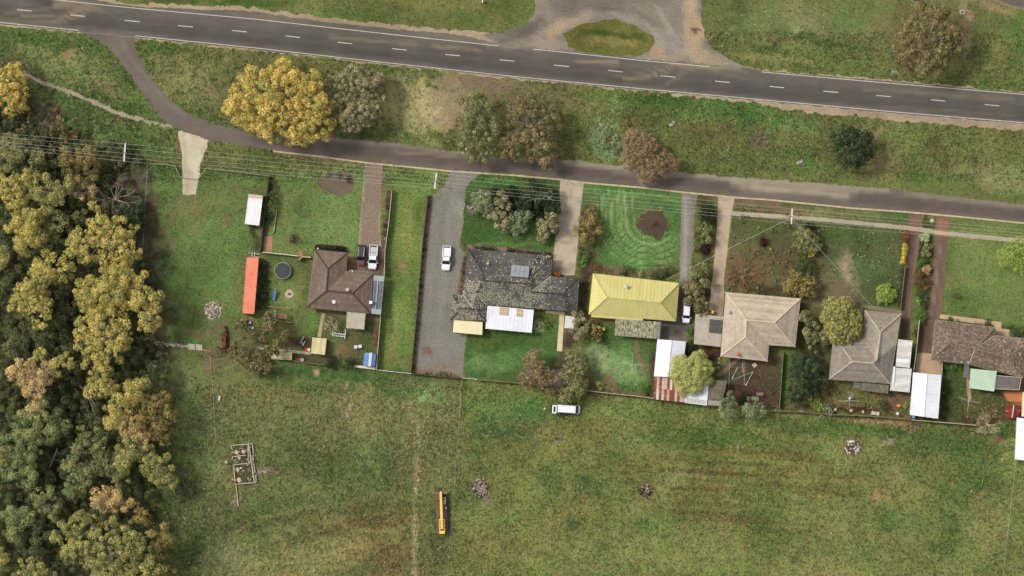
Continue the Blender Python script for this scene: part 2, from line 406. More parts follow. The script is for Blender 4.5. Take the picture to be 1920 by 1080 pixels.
# cx, cy, rx, ry (pixels), angle, colour, weight
BLOBS = [
    (140, 130, 110, 45, 25, (130, 136, 82), .7), (60, 60, 60, 20, 8, (82, 104, 46), .7), (90, 80, 90, 10, 8, (62, 92, 36), .6),
    (130, 103, 9, 9, 0, (140, 104, 74), .9), (36, 90, 8, 8, 0, (130, 108, 74), .8), (207, 165, 9, 7, 0, (110, 92, 60), .8),
    (200, 190, 90, 22, 25, (66, 92, 40), .6), (250, 145, 26, 40, -20, (70, 98, 40), .6), (150, 230, 90, 24, 18, (92, 116, 62), .7),
    (80, 225, 34, 40, 30, (146, 138, 104), .85), (30, 210, 50, 50, 0, (76, 66, 54), .9), (60, 140, 60, 18, 35, (92, 80, 62), .8),
    (350, 150, 80, 42, 20, (138, 138, 86), .75), (310, 90, 60, 10, 6, (74, 104, 42), .7), (380, 215, 60, 14, 18, (78, 104, 46), .7),
    (520, 190, 150, 100, 0, (96, 88, 60), .65),
    (790, 205, 85, 62, 0, (168, 158, 108), .85), (740, 160, 60, 36, 0, (142, 134, 90), .7), (850, 180, 46, 70, 0, (140, 126, 96), .8),
    (700, 255, 110, 14, 4, (104, 110, 62), .7), (730, 128, 120, 10, 7, (92, 108, 56), .6),
    (920, 160, 100, 30, 5, (126, 106, 84), .85), (960, 240, 110, 90, 0, (112, 98, 70), .55), (1060, 185, 70, 40, 0, (122, 116, 74), .7),
    (1140, 180, 60, 14, 6, (94, 114, 54), .7), (1140, 262, 34, 36, 0, (134, 168, 112), .85), (1155, 200, 14, 22, 0, (140, 158, 96), .6), (1115, 250, 20, 30, 0, (128, 140, 88), .6),
    (1190, 235, 50, 40, 0, (104, 92, 58), .6), (1180, 265, 25, 25, 0, (96, 84, 62), .7), (1250, 190, 90, 16, 5, (64, 100, 40), .75),
    (1290, 210, 60, 24, 0, (92, 124, 60), .6), (1370, 200, 70, 26, 5, (78, 116, 52), .7), (1440, 225, 90, 20, 8, (74, 112, 50), .7),
    (1340, 245, 60, 20, 0, (92, 88, 52), .7), (1420, 262, 24, 18, 0, (98, 84, 66), .85), (1500, 240, 50, 14, 0, (116, 140, 78), .6), (1480, 300, 80, 22, 6, (72, 100, 44), .6),
    (1400, 300, 120, 18, 5, (96, 108, 58), .6), (1650, 250, 50, 36, 10, (132, 122, 82), .7), (1590, 275, 60, 60, 0, (100, 94, 60), .6),
    (1720, 255, 60, 26, 5, (108, 124, 62), .6), (1830, 260, 90, 22, 6, (122, 126, 70), .7), (1860, 330, 90, 26, 6, (134, 132, 84), .75), (1730, 330, 90, 14, 6, (90, 112, 50), .6),
    (1750, 270, 16, 26, 0, (100, 88, 56), .6), (1655, 310, 40, 22, 0, (128, 114, 76), .6),
    # north of the main road
    (420, 4, 160, 12, 3, (70, 92, 38), .8), (640, 24, 140, 12, 5, (86, 104, 48), .7), (800, 6, 140, 10, 5, (122, 118, 62), .7), (580, 18, 26, 16, 0, (124, 124, 76), .6),
    (900, 34, 70, 20, 8, (80, 100, 44), .7), (930, 40, 24, 18, 0, (128, 130, 70), .6), (960, 10, 60, 26, 0, (84, 96, 44), .7),
    (1380, 60, 50, 90, 0, (92, 98, 54), .7), (1500, 50, 110, 50, 0, (124, 126, 82), .65), (1600, 40, 60, 24, 0, (104, 126, 66), .6),
    (1520, 70, 80, 8, 12, (72, 90, 42), .7), (1570, 84, 70, 8, 10, (70, 92, 42), .6), (1470, 70, 60, 8, 5, (96, 88, 48), .6), (1480, 100, 110, 8, 4, (84, 104, 48), .6), (1450, 108, 90, 8, 4, (140, 134, 82), .5),
    (1740, 75, 90, 85, 0, (112, 98, 66), .7), (1640, 60, 40, 40, 0, (120, 114, 74), .5), (1812, 50, 14, 70, 0, (150, 132, 98), .8), (1905, 80, 30, 50, 0, (86, 116, 56), .7), (1870, 100, 50, 40, 0, (128, 122, 70), .6), (1860, 12, 40, 10, 25, (150, 126, 92), .7),
    (1680, 135, 10, 6, 20, (170, 160, 140), .8), (1800, 155, 140, 8, 5, (84, 104, 48), .6),
    # first block
    (285, 450, 20, 110, 0, (96, 84, 66), .85), (300, 560, 26, 70, 0, (86, 82, 60), .7), (360, 390, 44, 26, 0, (112, 106, 66), .4), (325, 463, 8, 9, 0, (132, 104, 82), .7), (308, 467, 5, 8, 0, (130, 98, 76), .8),
    (420, 340, 60, 12, 5, (92, 112, 54), .6), (400, 420, 60, 60, 0, (104, 124, 66), .5), (425, 415, 10, 14, 0, (118, 96, 72), .6), (365, 430, 10, 8, 0, (126, 108, 74), .5),
    (400, 583, 20, 20, 0, (130, 116, 96), .8), (365, 628, 18, 8, -15, (128, 102, 76), .6), (350, 622, 22, 8, 0, (112, 104, 70), .4), (450, 520, 14, 60, 0, (92, 98, 60), .5),
    (425, 650, 16, 24, 0, (58, 42, 36), .75), (420, 665, 30, 8, 0, (70, 54, 44), .7),
    (477, 440, 8, 60, -5, (60, 54, 46), .85), (487, 388, 9, 26, 0, (66, 56, 48), .7), (510, 360, 12, 40, 0, (84, 66, 48), .8), (470, 355, 40, 8, 0, (100, 88, 60), .5),  # includes a dark patch painting the white cabin's shadow on its right
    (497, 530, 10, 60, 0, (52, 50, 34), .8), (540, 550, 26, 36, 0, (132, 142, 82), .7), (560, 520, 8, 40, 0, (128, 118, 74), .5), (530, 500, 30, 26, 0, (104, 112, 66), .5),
    (575, 410, 16, 8, 80, (116, 102, 72), .5), (628, 345, 36, 22, 8, (104, 86, 66), .9), (550, 449, 12, 12, 0, (112, 94, 70), .8), (600, 430, 60, 30, 0, (112, 134, 72), .5), (585, 345, 60, 14, 5, (92, 116, 54), .5),
    (440, 650, 60, 40, 0, (112, 102, 70), .7), (530, 610, 40, 30, 0, (86, 82, 52), .7), (590, 605, 14, 26, 0, (96, 132, 62), .7), (560, 645, 60, 12, 4, (66, 48, 40), .85), (590, 672, 40, 10, 4, (84, 70, 58), .8),
    (655, 650, 30, 22, 0, (112, 98, 70), .8), (630, 650, 16, 20, 0, (118, 130, 70), .6), (690, 625, 20, 30, 0, (86, 92, 52), .6), (600, 650, 18, 34, 0, (80, 66, 54), .7),
    (730, 560, 8, 120, 4, (92, 100, 52), .6), (765, 440, 10, 120, 4, (136, 134, 72), .5), (780, 490, 8, 140, 5, (88, 104, 46), .5), (752, 505, 10, 14, 20, (140, 120, 86), .8), (755, 680, 26, 12, 0, (120, 104, 70), .6), (740, 630, 8, 60, 0, (132, 128, 70), .5), (760, 320, 40, 20, 0, (100, 116, 54), .5),
    # second and third blocks
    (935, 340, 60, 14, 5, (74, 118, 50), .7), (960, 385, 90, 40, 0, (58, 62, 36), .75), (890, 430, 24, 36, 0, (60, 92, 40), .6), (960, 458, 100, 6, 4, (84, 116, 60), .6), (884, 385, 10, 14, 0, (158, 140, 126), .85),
    (940, 640, 60, 14, 0, (70, 96, 40), .6), (920, 680, 50, 20, 0, (116, 146, 84), .7), (1000, 670, 50, 20, 0, (96, 132, 70), .6), (1020, 610, 26, 18, 0, (92, 132, 60), .6), (905, 640, 30, 14, 0, (104, 116, 52), .6), (1012, 612, 12, 12, 0, (214, 208, 160), .8),
    (1068, 640, 14, 22, 0, (84, 66, 56), .9), (1062, 690, 26, 40, 0, (82, 70, 60), .85), (1005, 700, 40, 30, 0, (88, 76, 52), .5), (1045, 712, 16, 14, 0, (170, 160, 146), .8),
    (1110, 430, 30, 60, 0, (92, 76, 56), .75), (1112, 400, 26, 14, 0, (84, 62, 48), .8), (1105, 500, 22, 40, 0, (78, 62, 48), .85), (1098, 545, 10, 60, 0, (66, 50, 42), .85), (1130, 505, 40, 10, 5, (92, 70, 56), .8),
    (1190, 350, 90, 14, 4, (70, 104, 46), .6), (1150, 400, 30, 40, 0, (100, 140, 74), .6), (1190, 490, 60, 14, 0, (92, 132, 60), .7), (1225, 420, 27, 28, 0, (92, 66, 54), .95), (1210, 402, 12, 12, 0, (146, 124, 96), .6), (1240, 400, 30, 14, 0, (110, 140, 80), .5),
    (1250, 510, 20, 22, 35, (96, 84, 56), .75), (1190, 508, 76, 6, 4, (128, 104, 88), .8),
    (1122, 672, 36, 26, 30, (150, 168, 116), .75), (1180, 690, 46, 30, 20, (124, 152, 92), .7), (1135, 630, 40, 16, 0, (64, 100, 44), .7), (1215, 650, 26, 40, 0, (70, 92, 46), .6), (1225, 690, 8, 50, 0, (72, 52, 44), .85), (1115, 725, 20, 22, 0, (112, 86, 70), .85), (1145, 720, 12, 24, -10, (128, 98, 80), .9), (1170, 737, 60, 5, 4, (112, 84, 66), .85),
    (1100, 720, 30, 30, 0, (92, 84, 62), .6),
    # fourth block
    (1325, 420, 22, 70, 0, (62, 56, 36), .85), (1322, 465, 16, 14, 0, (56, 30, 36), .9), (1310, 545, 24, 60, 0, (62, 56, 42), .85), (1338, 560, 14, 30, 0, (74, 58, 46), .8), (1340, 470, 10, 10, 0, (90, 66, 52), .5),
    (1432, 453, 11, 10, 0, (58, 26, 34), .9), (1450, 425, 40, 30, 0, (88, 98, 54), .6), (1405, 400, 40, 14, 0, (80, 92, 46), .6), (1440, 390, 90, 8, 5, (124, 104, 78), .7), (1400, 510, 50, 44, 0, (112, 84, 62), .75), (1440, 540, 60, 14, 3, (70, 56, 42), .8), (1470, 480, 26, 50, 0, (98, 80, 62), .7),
    (1590, 505, 16, 40, -15, (156, 140, 118), .75), (1560, 480, 30, 30, 0, (88, 104, 62), .6), (1610, 440, 40, 26, 0, (78, 104, 50), .6), (1640, 500, 36, 30, 0, (88, 112, 66), .6), (1560, 545, 40, 30, 0, (122, 104, 84), .75), (1520, 480, 30, 70, 0, (88, 72, 52), .65), (1590, 570, 40, 20, 0, (110, 92, 78), .7), (1600, 400, 90, 8, 5, (122, 124, 72), .6), (1530, 405, 26, 10, 0, (130, 130, 74), .6), (1690, 405, 22, 12, 0, (78, 108, 50), .6),
    (1500, 590, 20, 40, 0, (84, 62, 46), .8), (1525, 640, 30, 60, 0, (58, 56, 38), .85), (1505, 700, 40, 60, 0, (72, 70, 44), .7), (1472, 700, 9, 70, 4, (84, 118, 54), .9), (1330, 660, 34, 22, 0, (74, 50, 42), .95), (1360, 700, 26, 20, 0, (82, 68, 54), .9), (1420, 700, 44, 40, 0, (84, 70, 54), .7), (1380, 700, 26, 26, 0, (76, 84, 48), .6), (1400, 745, 60, 24, 0, (72, 50, 44), .8), (1440, 690, 20, 24, 0, (104, 88, 64), .6),
    (1590, 740, 50, 22, 0, (114, 104, 62), .7), (1640, 745, 20, 16, 0, (128, 98, 62), .7), (1600, 770, 66, 8, 3, (74, 32, 32), .95), (1560, 690, 8, 60, 0, (62, 56, 42), .7), (1685, 755, 26, 26, 0, (112, 84, 68), .95), (1735, 450, 16, 70, 4, (52, 60, 34), .85), (1735, 540, 14, 60, 4, (52, 60, 34), .85), (1700, 560, 6, 70, 4, (60, 62, 40), .8), (1722, 660, 8, 70, 4, (58, 44, 40), .85), (1706, 680, 10, 60, 0, (52, 38, 34), .8),  # includes dark strips right of the white carport that paint its shade
    (1750, 418, 14, 14, 0, (92, 104, 56), .6), (1850, 480, 50, 50, 0, (118, 126, 68), .5), (1800, 560, 20, 26, 0, (70, 104, 50), .5), (1780, 745, 26, 60, 4, (60, 76, 36), .7), (1840, 760, 40, 20, 0, (104, 100, 56), .6), (1870, 780, 40, 18, 0, (104, 88, 60), .7), (1830, 790, 50, 8, 4, (92, 74, 56), .8), (1908, 740, 20, 40, 0, (140, 92, 66), .9), (1905, 620, 26, 10, 8, (60, 66, 38), .8), (1820, 607, 60, 8, 7, (64, 60, 42), .8),
    # wood floor, and the grass beside it
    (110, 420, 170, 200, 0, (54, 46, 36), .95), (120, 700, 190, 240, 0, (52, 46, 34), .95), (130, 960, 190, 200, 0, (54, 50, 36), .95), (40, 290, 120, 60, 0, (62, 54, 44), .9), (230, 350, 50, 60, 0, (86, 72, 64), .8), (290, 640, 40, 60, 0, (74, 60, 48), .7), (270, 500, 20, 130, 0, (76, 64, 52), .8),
    (335, 740, 40, 60, 0, (110, 122, 78), .5), (370, 780, 60, 90, 0, (116, 126, 78), .5), (360, 850, 50, 60, 0, (112, 136, 78), .5), (330, 930, 60, 60, 0, (88, 98, 62), .6), (380, 1010, 60, 80, 0, (84, 94, 60), .5), (415, 880, 40, 60, 0, (120, 126, 76), .5), (440, 1050, 26, 40, 0, (140, 130, 94), .6),  # two darker green patches paint the wood's shadow on the grass
    # paddock
    (620, 700, 180, 20, 4, (62, 92, 42), .85), (560, 725, 120, 12, 6, (76, 102, 48), .6), (800, 740, 46, 18, 10, (130, 158, 92), .8), (740, 735, 60, 18, 5, (84, 112, 54), .6), (480, 740, 90, 26, 8, (116, 116, 64), .5),
    (700, 780, 120, 40, 0, (122, 122, 70), .5), (560, 820, 140, 60, 0, (104, 110, 64), .5), (640, 880, 160, 50, 10, (82, 98, 52), .5), (520, 960, 120, 40, -10, (78, 96, 50), .5), (700, 1000, 110, 60, -15, (128, 118, 66), .6), (590, 1000, 90, 20, -15, (96, 86, 48), .6), (720, 975, 60, 14, -5, (108, 88, 54), .6), (560, 1060, 150, 40, -10, (146, 138, 84), .6), (740, 1050, 60, 40, 0, (112, 92, 56), .55), (820, 1040, 20, 50, 0, (92, 92, 52), .6), (820, 870, 24, 90, 0, (104, 112, 62), .4),
    (655, 768, 5, 16, 0, (160, 146, 120), .7), (590, 699, 6, 8, 20, (168, 146, 110), .9), (650, 717, 6, 6, 0, (150, 134, 106), .8), (672, 792, 5, 5, 0, (150, 140, 104), .8),
    (960, 770, 90, 30, 5, (86, 124, 60), .7), (930, 800, 60, 30, 0, (66, 92, 54), .7), (1000, 780, 50, 20, 0, (80, 108, 60), .5), (1200, 775, 120, 20, 4, (104, 124, 60), .5), (1130, 790, 60, 30, 0, (126, 134, 72), .6), (1100, 800, 120, 20, 0, (108, 108, 54), .5),
    (1320, 820, 130, 22, 3, (66, 96, 40), .7), (1560, 800, 180, 24, 3, (72, 102, 44), .7), (1780, 830, 120, 36, 5, (72, 100, 48), .7), (1830, 900, 60, 60, 0, (82, 106, 52), .6), (1250, 865, 120, 26, 4, (116, 108, 56), .4), (1330, 900, 90, 40, 4, (104, 94, 50), .45), (1470, 890, 110, 30, 4, (124, 118, 62), .5), (1550, 920, 90, 26, 10, (112, 102, 56), .4), (1420, 850, 120, 10, 3, (120, 100, 54), .5),
    (1050, 950, 140, 90, 0, (120, 124, 64), .6), (1020, 840, 110, 40, 0, (130, 128, 66), .55), (960, 1040, 120, 60, 0, (128, 126, 68), .6), (1100, 910, 26, 24, 0, (72, 104, 54), .7), (1030, 900, 26, 30, 0, (80, 104, 52), .6), (1072, 985, 14, 18, 0, (74, 92, 56), .7), (1210, 985, 26, 16, 0, (76, 108, 50), .6), (1260, 890, 30, 40, 20, (130, 138, 78), .5),
    (1300, 960, 60, 30, 0, (104, 94, 52), .4), (1400, 970, 60, 30, 0, (112, 102, 56), .35), (1330, 1030, 90, 40, 0, (124, 126, 70), .5), (1420, 990, 20, 40, 0, (72, 104, 46), .7), (1480, 1010, 90, 50, 0, (112, 116, 60), .5), (1540, 1070, 100, 30, 0, (140, 134, 78), .55), (1670, 970, 30, 26, 0, (72, 102, 46), .6), (1780, 990, 26, 30, 0, (70, 96, 44), .7), (1760, 1025, 30, 14, 0, (70, 100, 46), .6), (1860, 1000, 40, 80, 0, (128, 130, 72), .5), (1720, 920, 60, 40, 0, (128, 130, 74), .5), (1640, 925, 12, 8, 0, (156, 116, 78), .8), (1665, 829, 13, 6, 0, (158, 146, 120), .85), (1745, 893, 10, 5, 0, (150, 132, 96), .6), (1825, 935, 12, 16, 0, (142, 124, 80), .5), (1387, 832, 8, 6, 0, (150, 138, 106), .7), (1680, 872, 5, 12, -20, (150, 138, 104), .7),
    (1640, 792, 60, 6, 3, (172, 132, 96), .7), (1710, 800, 16, 10, 0, (150, 124, 96), .7), (1690, 790, 30, 6, 3, (160, 124, 90), .6), (885, 930, 26, 26, 0, (92, 84, 60), .5), (1598, 838, 20, 18, 0, (104, 84, 62), .7), (1210, 920, 16, 15, 0, (82, 62, 50), .7), (457, 870, 22, 42, 0, (82, 70, 52), .8), (828, 965, 16, 44, 0, (64, 84, 40), .6), (1062, 770, 34, 16, 0, (66, 78, 44), .6), (1872, 823, 14, 14, 0, (112, 76, 54), .6), (1878, 858, 8, 14, 40, (158, 158, 96), .6),
    (990, 820, 30, 16, 0, (88, 106, 66), .5), (1050, 822, 14, 14, 0, (130, 112, 86), .6),
]
# polyline, half width px, softness px, colour, weight
STROKES = [
    ([(340, 368), (330, 395), (316, 420), (310, 450), (309, 468)], 3, 5, (114, 98, 70), .6),
    ([(358, 372), (372, 400), (380, 420)], 3, 8, (116, 92, 62), .45),
    ([(345, 390), (390, 395), (420, 380)], 4, 10, (122, 106, 72), .3),
    ([(425, 600), (405, 618), (380, 630), (340, 618)], 3.5, 4, (122, 100, 74), .65),
    ([(270, 312), (268, 420), (272, 560), (275, 640)], 4, 6, (92, 82, 70), .7),
    ([(768, 756), (780, 800), (782, 860), (780, 920), (777, 1000), (778, 1090)], 3.6, 4, (158, 150, 102), .8),
    ([(775, 775), (783, 850)], 2, 4, (84, 96, 50), .6),
    ([(395, 668), (400, 740), (404, 800)], 1.5, 3, (78, 80, 52), .6),
    ([(393, 662), (391, 690)], 5, 4, (128, 104, 84), .8),
    ([(478, 885), (500, 884), (520, 880)], 4, 4, (128, 108, 86), .8),
    ([(445, 930), (442, 946)], 6, 5, (150, 130, 104), .7),
    ([(1180, 362), (1240, 368), (1270, 378)], 1.5, 3, (130, 158, 92), .5),
    ([(1500, 0), (1440, 45), (1390, 105)], 2, 6, (118, 118, 72), .4),
    ([(1314, 30), (1318, 70), (1330, 95)], 3, 4, (96, 88, 50), .7),
    ([(895, 455), (960, 460), (1030, 455)], 1.5, 2, (96, 132, 74), .7),
    ([(1242, 860), (1440, 872)], 3, 4, (88, 74, 40), .5), ([(1240, 880), (1420, 892)], 3, 4, (86, 70, 38), .55), ([(1260, 915), (1400, 925)], 3, 4, (86, 72, 40), .5), ([(1300, 840), (1460, 850), (1560, 868)], 3, 4, (104, 88, 46), .45),
    ([(1250, 960), (1440, 975)], 3, 4, (92, 80, 44), .45), ([(1440, 905), (1600, 930)], 3, 4, (96, 80, 46), .5), ([(1460, 880), (1640, 900)], 3, 4, (120, 106, 56), .4),
    ([(420, 1000), (600, 960), (780, 950)], 6, 10, (86, 84, 46), .4), ([(430, 1010), (470, 980), (560, 955)], 2, 4, (140, 138, 76), .4),
    ([(1608, 420), (1605, 470)], 2, 3, (70, 92, 44), .3), ([(1848, 480), (1845, 540)], 1.2, 2, (82, 102, 50), .5),
    ([(1192, 636), (1194, 660), (1205, 680), (1212, 698)], 3, 2.5, (120, 94, 74), .85),
    ([(804, 372), (797, 450), (787, 560), (777, 660), (776, 692)], 3.4, 1.5, (128, 108, 92), .9),
    ([(776, 694), (868, 704)], 3.4, 1.5, (122, 106, 92), .9),
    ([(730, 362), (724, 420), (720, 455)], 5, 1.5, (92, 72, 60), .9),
    ([(878, 461), (1036, 476)], 4, 1.5, (132, 112, 96), .9),
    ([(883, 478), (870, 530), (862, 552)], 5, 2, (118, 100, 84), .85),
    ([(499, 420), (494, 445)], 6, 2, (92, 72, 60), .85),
    ([(250, 66), (256, 72)], 4, 4, (150, 130, 104), .5),
    ([(0, 118), (40, 137)], 8, 8, (90, 80, 64), .7),
    ([(515, 284), (600, 295), (680, 306)], 3, 4, (134, 112, 82), .6),
    ([(345, 330), (342, 300), (338, 270)], 5, 4, (110, 82, 64), .6),
    ([(1380, 372), (1460, 382)], 4, 4, (120, 98, 76), .6),
    ([(600, 268), (700, 274), (850, 290)], 3, 5, (96, 104, 58), .5),
]

for _i in range(15):      # mower rings round the bare bed of the front lawn
    _r = 34 + _i * 4.6 + (_i * 7 % 5) * .5
    _p = [(1222 - (_r + 4) * 1.02, 352 + (_i * 13 % 9)), (1222 - (_r + 2), 385)] + [(1222 + _r * math.cos(math.radians(t)) * 1.0, 418 + _r * .86 * math.sin(math.radians(t))) for t in range(180, 24 + (_i * 11 % 17), -13)]
    _p = [q for q in _p if q[0] < 1270]
    STROKES.append((_p, .9, 1.5, [(150, 174, 112), (66, 98, 44), (136, 160, 98)][_i % 3], .46 + .05 * (_i % 3)))
for _i in range(20):      # faint rows left by the slasher in the paddock
    _y = 838 + _i * 7.5; _x0 = 1230 + (_i * 37 % 60); _x1 = 1440 + (_i * 53 % 210)
    STROKES.append(([(_x0, _y), ((_x0 + _x1) / 2, _y + 5), (_x1, _y + 14)], 1.5, 2.2, [(90, 78, 44), (144, 140, 80)][_i % 2], .2 + .03 * (_i % 4)))
BASE = np.array(C(104, 112, 60))
def apply_marks(px, py, x, y, col, lots=(), blobs=(), strokes=(), patch=.15):
    wx = NZ[0](x, y, 2.2) * 5 + NZ[1](x, y, 0.9) * 3
    wy = NZ[2](x, y, 2.2) * 5 + NZ[3](x, y, 0.9) * 3
    qx, qy = px + wx, py + wy
    for poly, rgb, w in lots:
        m = pip(poly, px, py)
        col[m] = col[m] * (1 - w) + np.array(C(*rgb)) * w
    for cx, cy, rx, ry, ang, rgb, w in blobs:
        R = max(rx, ry) * 1.4 + 10
        m = np.where((np.abs(px - cx) < R) & (np.abs(py - cy) < R))[0]
        if len(m) == 0: continue
        a = math.radians(ang); ca, sa = math.cos(a), math.sin(a)
        dx, dy = qx[m] - cx, qy[m] - cy
        d = np.sqrt(((dx * ca + dy * sa) / rx) ** 2 + ((-dx * sa + dy * ca) / ry) ** 2)
        pn = .85 * NZ[5](x[m], y[m], .75) + .6 * NZ[4](x[m], y[m], 1.7)
        f = np.clip(w * (1 - sstep(0.5, 1.25, d + patch * pn)) * (1 + patch * 1.1 * pn), 0, 1)[:, None]
        col[m] = col[m] * (1 - f) + np.array(C(*rgb)) * f
    for pts, hw, soft, rgb, w in strokes:
        xs = [p[0] for p in pts]; ys = [p[1] for p in pts]; R = hw + soft + 12
        m = np.where((px > min(xs) - R) & (px < max(xs) + R) & (py > min(ys) - R) & (py < max(ys) + R))[0]
        if len(m) == 0: continue
        d = seg_dist(px[m] + wx[m] * .25, py[m] + wy[m] * .25, pts)
        f = (w * (1 - sstep(hw - soft * .4, hw + soft, d)))[:, None]
        col[m] = col[m] * (1 - f) + np.array(C(*rgb)) * f
    return col

def ground_colour(x, y):
    px = x / S + 960; py = 540 - y / S
    n = x.shape[0]
    col = np.tile(BASE, (n, 1))
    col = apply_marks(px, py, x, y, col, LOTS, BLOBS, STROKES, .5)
    a = NZ[0](x, y, 7.0) * .5 + NZ[1](x, y, 3.0) * .35 + NZ[2](x, y, 1.3) * .3
    b = NZ[3](x, y, 5.0) * .5 + NZ[4](x, y, 2.0) * .4 + NZ[5](x, y, .8) * .3
    col = col * (1 + .33 * a)[:, None]
    col[:, 0] *= 1 + .20 * b; col[:, 2] *= 1 + .14 * b
    l = col @ np.array([.3, .55, .15])
    col = (col * .90 + l[:, None] * .10) * np.array([1.07, 1.09, 1.06])
    return np.clip(col, 0.004, .9)

def ground_mesh():
    inner_x = np.arange(-112, 112.01, .45); inner_y = np.arange(-66, 66.01, .45)
    ext = np.array([3, 8, 16, 32, 64, 130, 260, 520, 1000, 2200])
    xs = np.concatenate([(-112 - ext)[::-1], inner_x, inner_x[-1] + ext])
    ys = np.concatenate([(-66 - ext)[::-1], inner_y, inner_y[-1] + ext])
    X, Y = np.meshgrid(xs, ys)
    nx, ny = len(xs), len(ys)
    co = np.zeros((nx * ny, 3), np.float32); co[:, 0] = X.ravel(); co[:, 1] = Y.ravel()
    i = np.arange(nx * ny).reshape(ny, nx)
    q = np.stack([i[:-1, :-1], i[:-1, 1:], i[1:, 1:], i[1:, :-1]], -1).reshape(-1, 4)
    me = bpy.data.meshes.new('ground')
    me.vertices.add(nx * ny); me.loops.add(q.size); me.polygons.add(len(q))
    me.vertices.foreach_set('co', co.ravel())
    me.loops.foreach_set('vertex_index', q.ravel().astype(np.int32))
    me.polygons.foreach_set('loop_start', np.arange(0, q.size, 4, dtype=np.int32))
    me.update(calc_edges=True)
    at = me.attributes.new('col', 'FLOAT_COLOR', 'POINT')
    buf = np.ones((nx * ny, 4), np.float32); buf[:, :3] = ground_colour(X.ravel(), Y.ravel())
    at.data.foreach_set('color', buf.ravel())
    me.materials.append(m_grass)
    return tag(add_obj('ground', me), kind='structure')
ground_mesh()

# ---------------------------------------------------------------- flat sheets (roads, drives, paths) with their own colour maps
def densify(poly, step, closed=True):
    out = []
    n = len(poly)
    for i in range(n if closed else n - 1):
        p, q = poly[i], poly[(i + 1) % n]
        k = max(1, int(math.hypot(q[0] - p[0], q[1] - p[1]) / step))
        out += [(p[0] + (q[0] - p[0]) * t / k, p[1] + (q[1] - p[1]) * t / k) for t in range(k)]
    if not closed: out.append(poly[-1])
    return out

def sheet(name, poly_px, z, material, base, marks=(), blobs=(), cell=.7, ragged=0.0, parent=None, var=.12, kind='structure', excl=True):
    poly = [W(*p) for p in poly_px]
    if ragged > 0:
        d = densify(poly, .45)
        ax = np.array([p[0] for p in d]); ay = np.array([p[1] for p in d])
        jx = (NZ[4](ax, ay, 1.1) + NZ[5](ax, ay, .45)) * ragged; jy = (NZ[3](ax, ay, 1.1) + NZ[2](ax, ay, .45)) * ragged
        poly = list(zip((ax + jx).tolist(), (ay + jy).tolist()))
    poly = ccw(poly)
    if excl: EXCL.append(poly)
    px_ = np.array([p[0] for p in poly]); py_ = np.array([p[1] for p in poly])
    x0, x1, y0, y1 = px_.min(), px_.max(), py_.min(), py_.max()
    nx = max(1, int(math.ceil((x1 - x0) / cell))); ny = max(1, int(math.ceil((y1 - y0) / cell)))
    gx = np.linspace(x0 - 1e-3, x1 + 1e-3, nx + 1); gy = np.linspace(y0 - 1e-3, y1 + 1e-3, ny + 1)
    GX, GY = np.meshgrid(gx, gy)
    ins = pip(poly, GX.ravel(), GY.ravel()).reshape(GX.shape)
    near = np.zeros((ny, nx), bool)      # cells an edge passes through
    dd = densify(poly, cell * .3)
    ci = np.clip(((np.array([p[0] for p in dd]) - gx[0]) / (gx[1] - gx[0])).astype(int), 0, nx - 1)
    cj = np.clip(((np.array([p[1] for p in dd]) - gy[0]) / (gy[1] - gy[0])).astype(int), 0, ny - 1)
    near[cj, ci] = True
    mb = MB()
    key = {}
    V = []; F = []
    def vid(x, y):
        k = (round(x, 4), round(y, 4))
        if k not in key:
            key[k] = len(V); V.append((x, y, z))
        return key[k]
    for j in range(ny):
        for i in range(nx):
            c4 = ins[j, i] + ins[j, i + 1] + ins[j + 1, i] + ins[j + 1, i + 1]
            if near[j, i] or 0 < c4 < 4:
                s = clip_half(poly, -1, 0, -gx[i]); s = clip_half(s, 1, 0, gx[i + 1]) if len(s) > 2 else []
                s = clip_half(s, 0, -1, -gy[j]) if len(s) > 2 else []; s = clip_half(s, 0, 1, gy[j + 1]) if len(s) > 2 else []
                if len(s) > 2 and abs(area2(s)) > 1e-4:
                    f = []
                    for p in s:
                        v = vid(*p)
                        if not f or f[-1] != v: f.append(v)
                    if len(f) > 2 and f[0] == f[-1]: f.pop()
                    if len(set(f)) == len(f) and len(f) > 2: F.append(f)
                    elif len(set(f)) > 2: F.append(list(dict.fromkeys(f)))
            elif c4 == 4:
                F.append([vid(gx[i], gy[j]), vid(gx[i + 1], gy[j]), vid(gx[i + 1], gy[j + 1]), vid(gx[i], gy[j + 1])])
    off = wloc(parent) if parent else Vector((0, 0, 0))
    me = bpy.data.meshes.new(name)
    me.from_pydata([(p[0] - off.x, p[1] - off.y, p[2] - off.z) for p in V], [], F)
    A = np.array(V); x, y = A[:, 0], A[:, 1]
    col = np.tile(np.array(C(*base)), (len(V), 1))
    col = apply_marks(x / S + 960, 540 - y / S, x, y, col, (), blobs, marks)
    col *= (1 + var * (NZ[1](x, y, 4.0) * .5 + NZ[2](x, y, 1.5) * .5))[:, None]
    at = me.attributes.new('col', 'FLOAT_COLOR', 'POINT')
    buf = np.ones((len(V), 4), np.float32); buf[:, :3] = np.clip(col, .004, .9)
    at.data.foreach_set('color', buf.ravel())
    me.materials.append(material)
    o = add_obj(name, me, parent, )
    if parent is None: tag(o, kind=kind)
    return o

